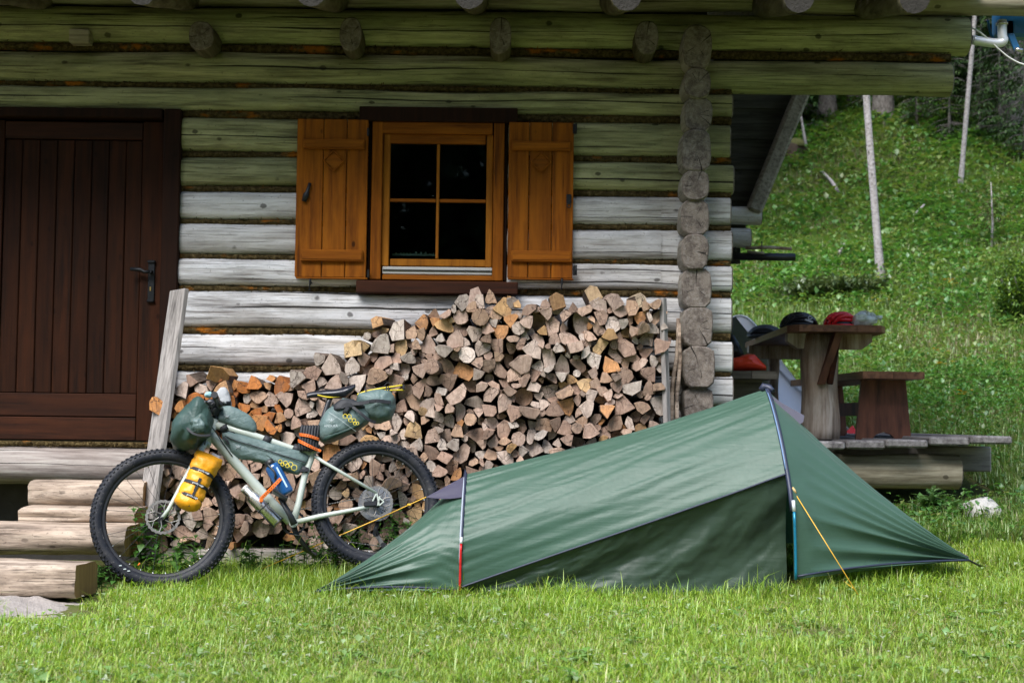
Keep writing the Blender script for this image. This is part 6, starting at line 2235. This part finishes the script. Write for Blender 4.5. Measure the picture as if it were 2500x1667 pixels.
# ---- hillside meadow to the right
def meadow():
    n = 225000
    y = 8.9 + 25 * RNG.random(n) ** 1.35
    lo, hi = .085 * y, .40 * y + 1.5
    x = lo + (hi - lo) * RNG.random(n)
    k = keep_lawn(x, y) & ~((y < 12.3) & (x < 1.34))
    x, y = x[k], y[k]; n = len(x)
    z = np.array([G(a, b) for a, b in zip(x, y)])
    lush = nz2(x, y, .35, 12) + .5 * nz2(x, y, 1.2, 14)
    near = np.clip((14 - y) / 4, 0, 1)
    broad = RNG.random(n) < np.clip(.45 + .6 * lush - .35 * near, .1, .9)
    far = np.clip((y - 12) / 14, 0, 1)
    up = nz2(x, y, 1.9, 40)
    # broad leaves
    xb, yb, zb, fb, ub = x[broad], y[broad], z[broad], far[broad], up[broad]
    m = len(xb)
    hgt = (.05 + .2 * RNG.random(m) * (.6 + .8 * np.clip(ub + .3, 0, 1))) * (.7 + .5 * fb)
    L = (.028 + .036 * RNG.random(m)) * (.8 + 1.7 * fb)
    base = np.where(RNG.random((m, 1)) < np.clip(.5 + lush[broad][:, None], .15, .9), pal(m, [(.085, .225, .035), (.115, .265, .04), (.06, .17, .03)], [3, 3, 2]), pal(m, [(.16, .255, .045), (.20, .26, .06), (.12, .22, .04)], [3, 2, 2]))
    pa = leaves(np.stack([xb, yb, zb + hgt], 1), RNG.normal(.25, .4, m), RNG.random(m) * 6.28, L, L * .7, base)
    # grass
    xg, yg, zg, fg = x[~broad], y[~broad], z[~broad], far[~broad]
    m = len(xg)
    h = (.06 + .10 * RNG.random(m)) * (1 + .9 * fg)
    colg = pal(m, [(.15, .27, .035), (.20, .30, .05), (.11, .22, .035), (.33, .31, .15), (.25, .29, .09)], [4, 4, 3, 1.0, 1.5])
    dry = (nz2(xg, yg, .5, 51)[:, None] > .22) & (yg[:, None] > 12) & (RNG.random((m, 1)) < .45)
    colg = np.where(dry, pal(m, [(.36, .30, .17), (.28, .25, .12)], [1, 1]), colg)
    pb = blades(np.stack([xg, yg, zg - .01], 1), h, .006 + .006 * RNG.random(m) * (1 + fg), RNG.random(m) * 6.28, np.clip(RNG.normal(.5, .3, m), 0, 1.2), colg)
    tag(link_mesh('meadow', quick_mesh('meadow', *merge([pa, pb]), M['grass'])), 'lush green meadow covering the slope behind the deck', 'meadow', kind='stuff')
    # yellow flowers
    parts = []
    spots = [(2318, 722), (2326, 725), (2031, 508), (1985, 541), (2210, 520), (2290, 900), (2300, 930), (2350, 1010), (2140, 770), (2450, 560)]
    for px, py in spots:
        p = PG(px, py)
        for j in range(6 if py > 700 else 3):
            q = p + Vector((RNG.normal(0, .05), RNG.normal(0, .05), .16 + .05 * RNG.random()))
            k = 6
            parts.append(leaves(np.tile([q.x, q.y, q.z], (k, 1)), np.full(k, .3), np.arange(k) * 1.05, np.full(k, .022), np.full(k, .018), np.tile([.75, .45, .02], (k, 1))))
    tag(link_mesh('yellow_flowers', quick_mesh('yellow_flowers', *merge(parts), M['leaf'])), 'small yellow wildflowers dotted over the slope', 'flowers', kind='stuff')
meadow()

# ---- leafy plants
def plant(name, px, py, y, h, stems, spread, leafL, cols, label, cat='plant', group=None, tilt=.1, seed=0, wide=.62):
    rg = np.random.default_rng(seed)
    b = P(px, py, y); b.z = G(b.x, y) if y < 8.9 or b.x > 1.3 else .03
    E = empty(name, b, label, cat, group)
    mb = MB()
    P_, T, Yw, Ls = [], [], [], []
    for s_ in range(stems):
        a = rg.uniform(0, 6.28); r = spread * rg.random() ** .5
        base = b + Vector((math.cos(a) * r, math.sin(a) * r * .6, 0))
        hh = h * rg.uniform(.55, 1.0)
        top = base + Vector((rg.normal(0, .12) * hh, rg.normal(0, .12) * hh, hh))
        mb.tube([base, (base + top) / 2 + Vector((rg.normal(0, .01), 0, 0)), top], [.003, .0025, .0015], 5, False)
        nl = int(4 + hh / .045)
        for k in range(nl):
            f = .22 + .78 * k / max(1, nl - 1)
            q = base + (top - base) * f
            a0 = k * 1.57 + rg.uniform(-.3, .3)
            for sg in (0, math.pi):
                P_.append(q); T.append(tilt + rg.normal(0, .28)); Yw.append(a0 + sg); Ls.append(leafL * rg.uniform(.6, 1.1) * (1 - .45 * f if f > .8 else 1))
    m = len(P_)
    sav = globals()['RNG']
    globals()['RNG'] = rg
    col = pal(m, cols, [1] * len(cols), .25)
    globals()['RNG'] = sav
    L = np.array(Ls)
    pts = np.array([tuple(q - b) for q in P_])
    me = quick_mesh('foliage', *leaves(pts, np.array(T), np.array(Yw), L, L * wide, col, .2, .35), M['leaf'])
    link_mesh('foliage', me, E)
    mb.build('stem', M['stem'], E)
    return E
M['stem'] = plain('green_stem', (.07, .13, .03), .6)
NET = [(.06, .17, .025), (.085, .21, .03), (.05, .14, .02)]
NETL = [(.09, .24, .035), (.12, .27, .05), (.07, .2, .03)]
nl = (('nettle with bright toothed leaves rising behind the front brake disc', 345, 1400, 8.35, .42, 5, .06, .095, NETL), ('nettle clump seen through the lower half of the front wheel', 420, 1410, 8.3, .28, 9, .14, .08, NETL),
      ('low nettle between the front wheel and the woodpile', 505, 1400, 8.4, .22, 8, .12, .07, NETL), ('dark nettle clump under the bottom bracket', 640, 1380, 8.5, .24, 11, .18, .065, NET),
      ('dark nettle under the pedals beside the rear wheel', 740, 1375, 8.5, .24, 11, .16, .065, NET), ('nettle seen through the front part of the rear wheel', 840, 1365, 8.55, .34, 9, .12, .075, NET),
      ('nettle seen through the middle of the rear wheel', 905, 1360, 8.58, .30, 9, .12, .075, NET), ('nettle with light tips at the back of the rear wheel', 990, 1355, 8.58, .42, 9, .1, .08, NETL),
      ('small weed beside the lowest log step', 255, 1440, 7.9, .16, 6, .08, .05, NET))
for i, (lb, px, py, y, h, st, sp_, L, cl) in enumerate(nl):
    plant('nettle_plant', px, py, y, h, st, sp_, L, cl, lb, 'nettle', 'nettles along the woodpile', seed=40 + i)
plant('dock_plant', 2290, 1235, 9.75, .2, 5, .13, .13, [(.10, .22, .05), (.14, .27, .08), (.2, .32, .13)], 'broad-leaved dock plant growing at the end of the deck log', 'plant', tilt=.45, seed=70, wide=.5)
plant('dock_plant', 2350, 1240, 9.65, .13, 4, .1, .1, [(.13, .25, .07), (.2, .31, .12)], 'low broad-leaved dock plant beside the whitish rock', 'plant', tilt=.35, seed=71, wide=.5)

# ---- shrubs
def shrub(name, px, py, y, rx, ry, rz, n, L, cols, label, seed=0, cat='shrub'):
    rg = np.random.default_rng(seed)
    b = P(px, py, y); b.z = G(b.x, y)
    E = empty(name, b, label, cat)
    u = rg.normal(size=(n, 3)); u /= np.linalg.norm(u, axis=1)[:, None]
    r = rg.random((n, 1)) ** .4
    k = np.array([1 + .45 * mnoise.noise((a[0] * 2.1 + seed, a[1] * 2.1, a[2] * 2.1)) for a in u])[:, None]
    p = u * r * k * np.array([rx, ry, rz]) + np.array([0, 0, rz * .85])
    p = p[p[:, 2] > .0]
    n = len(p)
    c = np.array(cols)[rg.integers(0, len(cols), n)] * rg.uniform(.75, 1.25, (n, 1))
    Lr = L * rg.uniform(.6, 1.2, n)
    link_mesh('foliage', quick_mesh('foliage', *leaves(p, rg.normal(.15, .5, n), rg.random(n) * 6.28, Lr, Lr * .5, c), M['leaf']), E)
    mb = MB()
    for s_ in range(7):
        a = rg.uniform(0, 6.28)
        mb.tube([b, b + Vector((math.cos(a) * rx * .4, math.sin(a) * ry * .4, rz * .7)), b + Vector((math.cos(a) * rx * .8, math.sin(a) * ry * .8, rz * 1.3))], [.02, .012, .005], 6)
    mb.build('branches', M['bark_tree'], E)
    return E
def bark_tree():
    t = NT('spruce_bark')
    v = t.coords((9, 9, 4))
    g = t.noise(v, 3, 6, .7)
    c = t.ramp(g, [(.3, (.055, .045, .04)), (.55, (.2, .18, .165)), (.75, (.36, .34, .32))])
    return t.out(t.bsdf(c, .9, t.bump(g, .8, .03), spec=.1))
M['bark_tree'] = bark_tree()
def bark_pale():
    t = NT('pale_bark')
    v = t.coords((10, 10, 16))
    g = t.noise(v, 2, 5, .7)
    c = t.ramp(g, [(.3, (.14, .12, .11)), (.5, (.33, .30, .29)), (.72, (.46, .43, .42))])
    kn = t.ramp(t.voro(t.coords((14, 14, 5)), 1.0), [(.1, 1.), (.17, 0.)])
    c = t.mix(t.math('MULTIPLY', kn, .9), c, (.03, .025, .02))
    return t.out(t.bsdf(c, .85, t.bump(g, .5, .02), spec=.1))
M['bark_pale'] = bark_pale()
shrub('conifer_shrub', 2505, 795, PG(2490, 795).y, .34, .4, .40, 5200, .06, [(.12, .22, .025), (.19, .29, .03), (.07, .15, .02), (.03, .07, .012)], 'yellow-green bushy shrub at the right edge of the slope', 5)
shrub('juniper_shrub', 2065, 660, 19.6, .8, .5, .13, 2600, .10, [(.07, .11, .03), (.1, .13, .045), (.045, .075, .02)], 'low dark juniper at the foot of the pale leaning trunk', 9)

# ---- trees
def needles(rg, h, bare, maxL, n_br, spray, per):
    """twig sprays on drooping whorled branches -> arrays in tree space, plus branch tubes"""
    P_, T, Yw, Ls, br = [], [], [], [], []
    for i in range(n_br):
        f = bare + (1 - bare) * (i + rg.random()) / n_br
        z = f * h
        L = maxL * (1 - f) ** .7 * rg.uniform(.65, 1.1) + .15
        if f < bare + .12: L *= rg.uniform(.35, .9)
        a = rg.uniform(0, 6.2832)
        dr = rg.uniform(.15, .42)
        tip = Vector((math.cos(a) * L, math.sin(a) * L, z - dr * L))
        mid = Vector((math.cos(a) * L * .5, math.sin(a) * L * .5, z - dr * L * .25))
        br.append((Vector((0, 0, z)), mid, tip, L))
        m = max(5, int(per * L))
        for k in range(m):
            t = .12 + .88 * rg.random()
            q = Vector((0, 0, z)) * (1 - t) ** 2 + mid * 2 * t * (1 - t) + tip * t * t
            sg = 1 if rg.random() < .5 else -1
            P_.append((q.x + rg.normal(0, .04), q.y + rg.normal(0, .04), q.z + rg.normal(0, .03) - .02))
            T.append(rg.normal(-.45, .3)); Yw.append(a + sg * rg.uniform(.25, 1.25)); Ls.append(spray * rg.uniform(.6, 1.25))
    return np.array(P_), np.array(T), np.array(Yw), np.array(Ls), br
PROTO = {}
def spruce_proto(key, h, bare, maxL, n_br, spray, per, r0, seed, dead=True, mat='bark_tree'):
    rg = np.random.default_rng(seed)
    p, T, Yw, L, br = needles(rg, h, bare, maxL, n_br, spray, per)
    n = len(p)
    c = np.array([(.028, .062, .017), (.04, .085, .02), (.02, .045, .014), (.055, .10, .022)])[rg.integers(0, 4, n)] * rg.uniform(.75, 1.25, (n, 1))
    crown = quick_mesh('crown', *leaves(p, T, Yw, L, L * .30, c, .12, .3), M['needle'])
    mb = MB()
    zs = np.linspace(-.6, h, 26)
    mb.tube([(.05 * math.sin(z * .5 + seed), .04 * math.cos(z * .4), z) for z in zs], [max(.012, r0 * (1 - .93 * max(0, z) / h)) * (1.25 if z < .2 else 1) for z in zs], 12, True, 0, True, jit=.12, seed=seed)
    for a, m_, t_, LL in br[::2]:
        mb.tube([a, m_, t_], [.022, .014, .005], 5, False)
    if dead:
        for k in range(26):
            z = rg.uniform(.8, bare * h + .5); a = rg.uniform(0, 6.28); LL = rg.uniform(.25, .9)
            mb.tube([(0, 0, z), (math.cos(a) * LL * .6, math.sin(a) * LL * .6, z - .05), (math.cos(a) * LL, math.sin(a) * LL, z - .22 * LL)], [.011, .007, .003], 4, False)
    o = mb.build('trunk', M[mat], None, (0, 0, 0))
    trunk = o.data
    bpy.data.objects.remove(o, do_unlink=True)
    PROTO[key] = (trunk, crown)
spruce_proto('tall', 17, .38, 2.6, 210, .27, 21, .2, 1)
spruce_proto('full', 15, .03, 2.9, 300, .27, 24, .18, 2)
spruce_proto('thin', 14, .47, 2.5, 170, .25, 22, .054, 3, dead=False, mat='bark_pale')
spruce_proto('young', 5.5, .06, 1.3, 130, .18, 28, .06, 4)
def tree(key, x, y, label, s=1.0, rz=0.0, lean=(0, 0), group='forest trees on the slope', name='spruce_tree'):
    E = empty(name, (x, y, G(x, y) - .05), label, 'tree', group)
    tr, cr_ = PROTO[key]
    for nm, me in (('trunk', tr), ('crown', cr_)):
        o = link_mesh(nm, me, E)
    E.scale = (s, s, s)
    E.rotation_euler = (lean[0], lean[1], rz)
    return E
def at_px(px, py, y):
    p = P(px, py, y); return p.x
tree('thin', at_px(2155, 630, 20), 20, 'slender pale trunk leaning left in the middle of the slope', 1.0, .4, (0, -.08))
tree('tall', at_px(2160, 350, 29.5), 29.5, 'thick grey trunk at the forest edge behind the slender leaning one', 1.0, 1.2)
tree('thin', at_px(2348, 442, 25), 25, 'thin pale trunk leaning left near the end of the roof beam', .82, 2.0, (0, -.10))
tree('tall', at_px(2478, 320, 27), 27, 'thick dark-flecked trunk at the right edge under the roof corner', .95, 2.2, (0, -.03))
fx = [(2016, 350, 30.5, 'tall', 'dim trunk between the roof brace and the thick grey trunk'), (2096, 345, 31.5, 'tall', 'dim slim trunk just left of the thick grey trunk'), (2262, 345, 30.5, 'full', 'dense dark spruce right of the thick grey trunk'),
      (2405, 345, 29.5, 'full', 'dense dark spruce behind the thin leaning trunk'), (1925, 350, 30, 'full', 'dark spruce behind the roof brace'), (2560, 345, 29, 'full', 'dark spruce beyond the right edge trunk'),
      (2340, 330, 32.5, 'full', 'far spruce deep in the forest above the thin trunk'), (2160, 320, 34, 'full', 'far spruce deep in the forest right behind the thick grey trunk'), (2060, 320, 33.5, 'full', 'far spruce deep in the forest left of the thick grey trunk'),
      (2480, 320, 33, 'full', 'far spruce deep in the forest behind the right edge trunk'), (1985, 330, 33, 'full', 'far spruce in the gap right of the roof brace')]
for i, (px, py, y, k, lb) in enumerate(fx):
    tree(k, at_px(px, py, y), y, lb, .9 + .1 * math.sin(i * 3), i * 1.3)
sp2 = [(2322, 400, 27.5, .5, 'young spruce with low branches beside the thin leaning trunk'), (2440, 390, 26.5, .55, 'young spruce low at the forest edge on the right'), (2235, 380, 28.5, .42, 'young spruce at the forest edge right of the thick trunk'),
       (2395, 400, 27.2, .4, 'small spruce in the shade between the two right trunks'), (2500, 420, 25.5, .5, 'young spruce at the right border of the slope')]
for i, (px, py, y, s, lb) in enumerate(sp2):
    tree('young', at_px(px, py, y), y, lb, s, i * 2.1)
# forest mirrored in the window; spruces behind the cabin added to shade the slope
ring = [(1.5, 38, 'full'), (-3, 36, 'full'), (9, 47, 'full'), (14, 44, 'full'), (17, 38, 'full'), (19, 31, 'full'), (20, 24, 'full'), (5, 42, 'full'), (12, 40, 'full'), (19, 47, 'full'), (1, 46, 'full'), (15, 33, 'full'), (23, 40, 'full'),
        (3.6, 25, 'tall'), (1.2, 21.5, 'tall'), (-.6, 23, 'tall'), (1.8, 25.5, 'tall'), (-2.2, 25, 'tall'), (0.2, 27, 'tall'), (10.5, 28, 'full'), (.5, 30, 'full'), (3.9, 30.5, 'full'), (-1, 33, 'full'),
        (-17, -14, 'full'), (-13, -17, 'full'), (-9, -19, 'full'), (-5.5, -17.5, 'full'), (-3.2, -16, 'full'), (-1.6, -15.4, 'full'), (-.2, -16.2, 'full'), (1.2, -15.2, 'full'), (2.7, -16, 'full'), (4.6, -15.5, 'full'), (7.5, -16, 'full'), (11, -16.5, 'full'), (15, -14, 'full'), (19, -9, 'full'), (22, -2, 'full'),
        (-2.4, -18, 'full'), (-.9, -17.6, 'full'), (.5, -18.2, 'full'), (2.0, -17.8, 'full'), (3.6, -18.4, 'full'), (-4.4, -19.5, 'full'), (6, -19, 'full'), (-22, -8, 'full'), (-24, 0, 'full')]
for i, (x, y, k) in enumerate(ring):
    back = y < 5
    hid = y > 5 and x < 4
    lb, gp = ('spruce of the forest behind the viewer, mirrored in the window', 'spruces behind the viewer') if back else (('spruce added behind the cabin to shade the slope', 'added spruces behind the cabin') if hid else ('spruce in the depth of the forest on the slope', 'deep forest spruces'))
    tree(k, x, y, lb, (1.5 if back else .9) + .14 * math.sin(i * 2.7), i * 1.9, group=gp)
# stump with a snag, dead sapling, fallen wood
p = PG(1938, 398)
E = empty('tree_stump', p, 'mossy brown stump with a thin snag beside the roof brace', 'stump')
MB().tube([p + Vector((0, 0, -.2)), p + Vector((0, 0, .1)), p + Vector((0, 0, .3)), p + Vector((.02, 0, .36))], [.28, .24, .25, .15], 12, jit=.3, seed=3).build('wood', plain('rotten_wood', (.06, .04, .025), .95, 0, .4, 8, .8, 20), E)
MB().tube([p + Vector((0, 0, .28)), p + Vector((0, 0, .42)), p + Vector((0, 0, .46))], [.28, .2, .06], 12, jit=.4, seed=5).build('moss_cap', plain('moss_green', (.11, .11, .03), .95, 0, .3, 14, .9, 40), E)
MB().tube([p + Vector((.25, 0, .1)), p + Vector((.2, 0, .5)), p + Vector((.13, 0, .9)), p + Vector((.1, 0, 1.1))], [.05, .03, .02, .008], 7, jit=.2).build('snag', M['bark_pale'], E)
p = PG(2420, 615)
E = empty('dead_sapling', p, 'small half-dead conifer sapling on the right slope', 'sapling')
MB().tube([p + Vector((0, 0, -.05)), p + Vector((.02, 0, .4)), p + Vector((0, 0, .95))], [.022, .016, .005], 7).build('trunk', M['bark_pale'], E)
rg = np.random.default_rng(8)
pp, T, Yw, L, br = needles(rg, .95, .42, .45, 40, .10, 34)
link_mesh('crown', quick_mesh('crown', *leaves(pp, T * .4, Yw, L, L * .25, np.array([(.12, .13, .055), (.09, .11, .04), (.15, .13, .07)])[rg.integers(0, 3, len(pp))], .1, .2), M['needle']), E)
for i, (a, b, r_, lb) in enumerate((((2004, 440), (2046, 496), .03, 'weathered fallen branch on the slope left of the pale trunk'), ((2232, 550), (2256, 532), .018, 'short pale stick on the slope right of the pale trunk'), ((2048, 646), (2064, 626), .022, 'thin curved stick below the dark juniper'))):
    p, q = PG(*a), PG(*b)
    pts = [p + Vector((0, 0, .16)), (p + q) / 2 + Vector((.02, 0, .2)), q + Vector((0, 0, .2))]
    tag(MB().tube(catmull(pts, 4), r_, 7, jit=.25, seed=i).build('fallen_branch', M['bark_pale'], None, p), lb, 'branch')
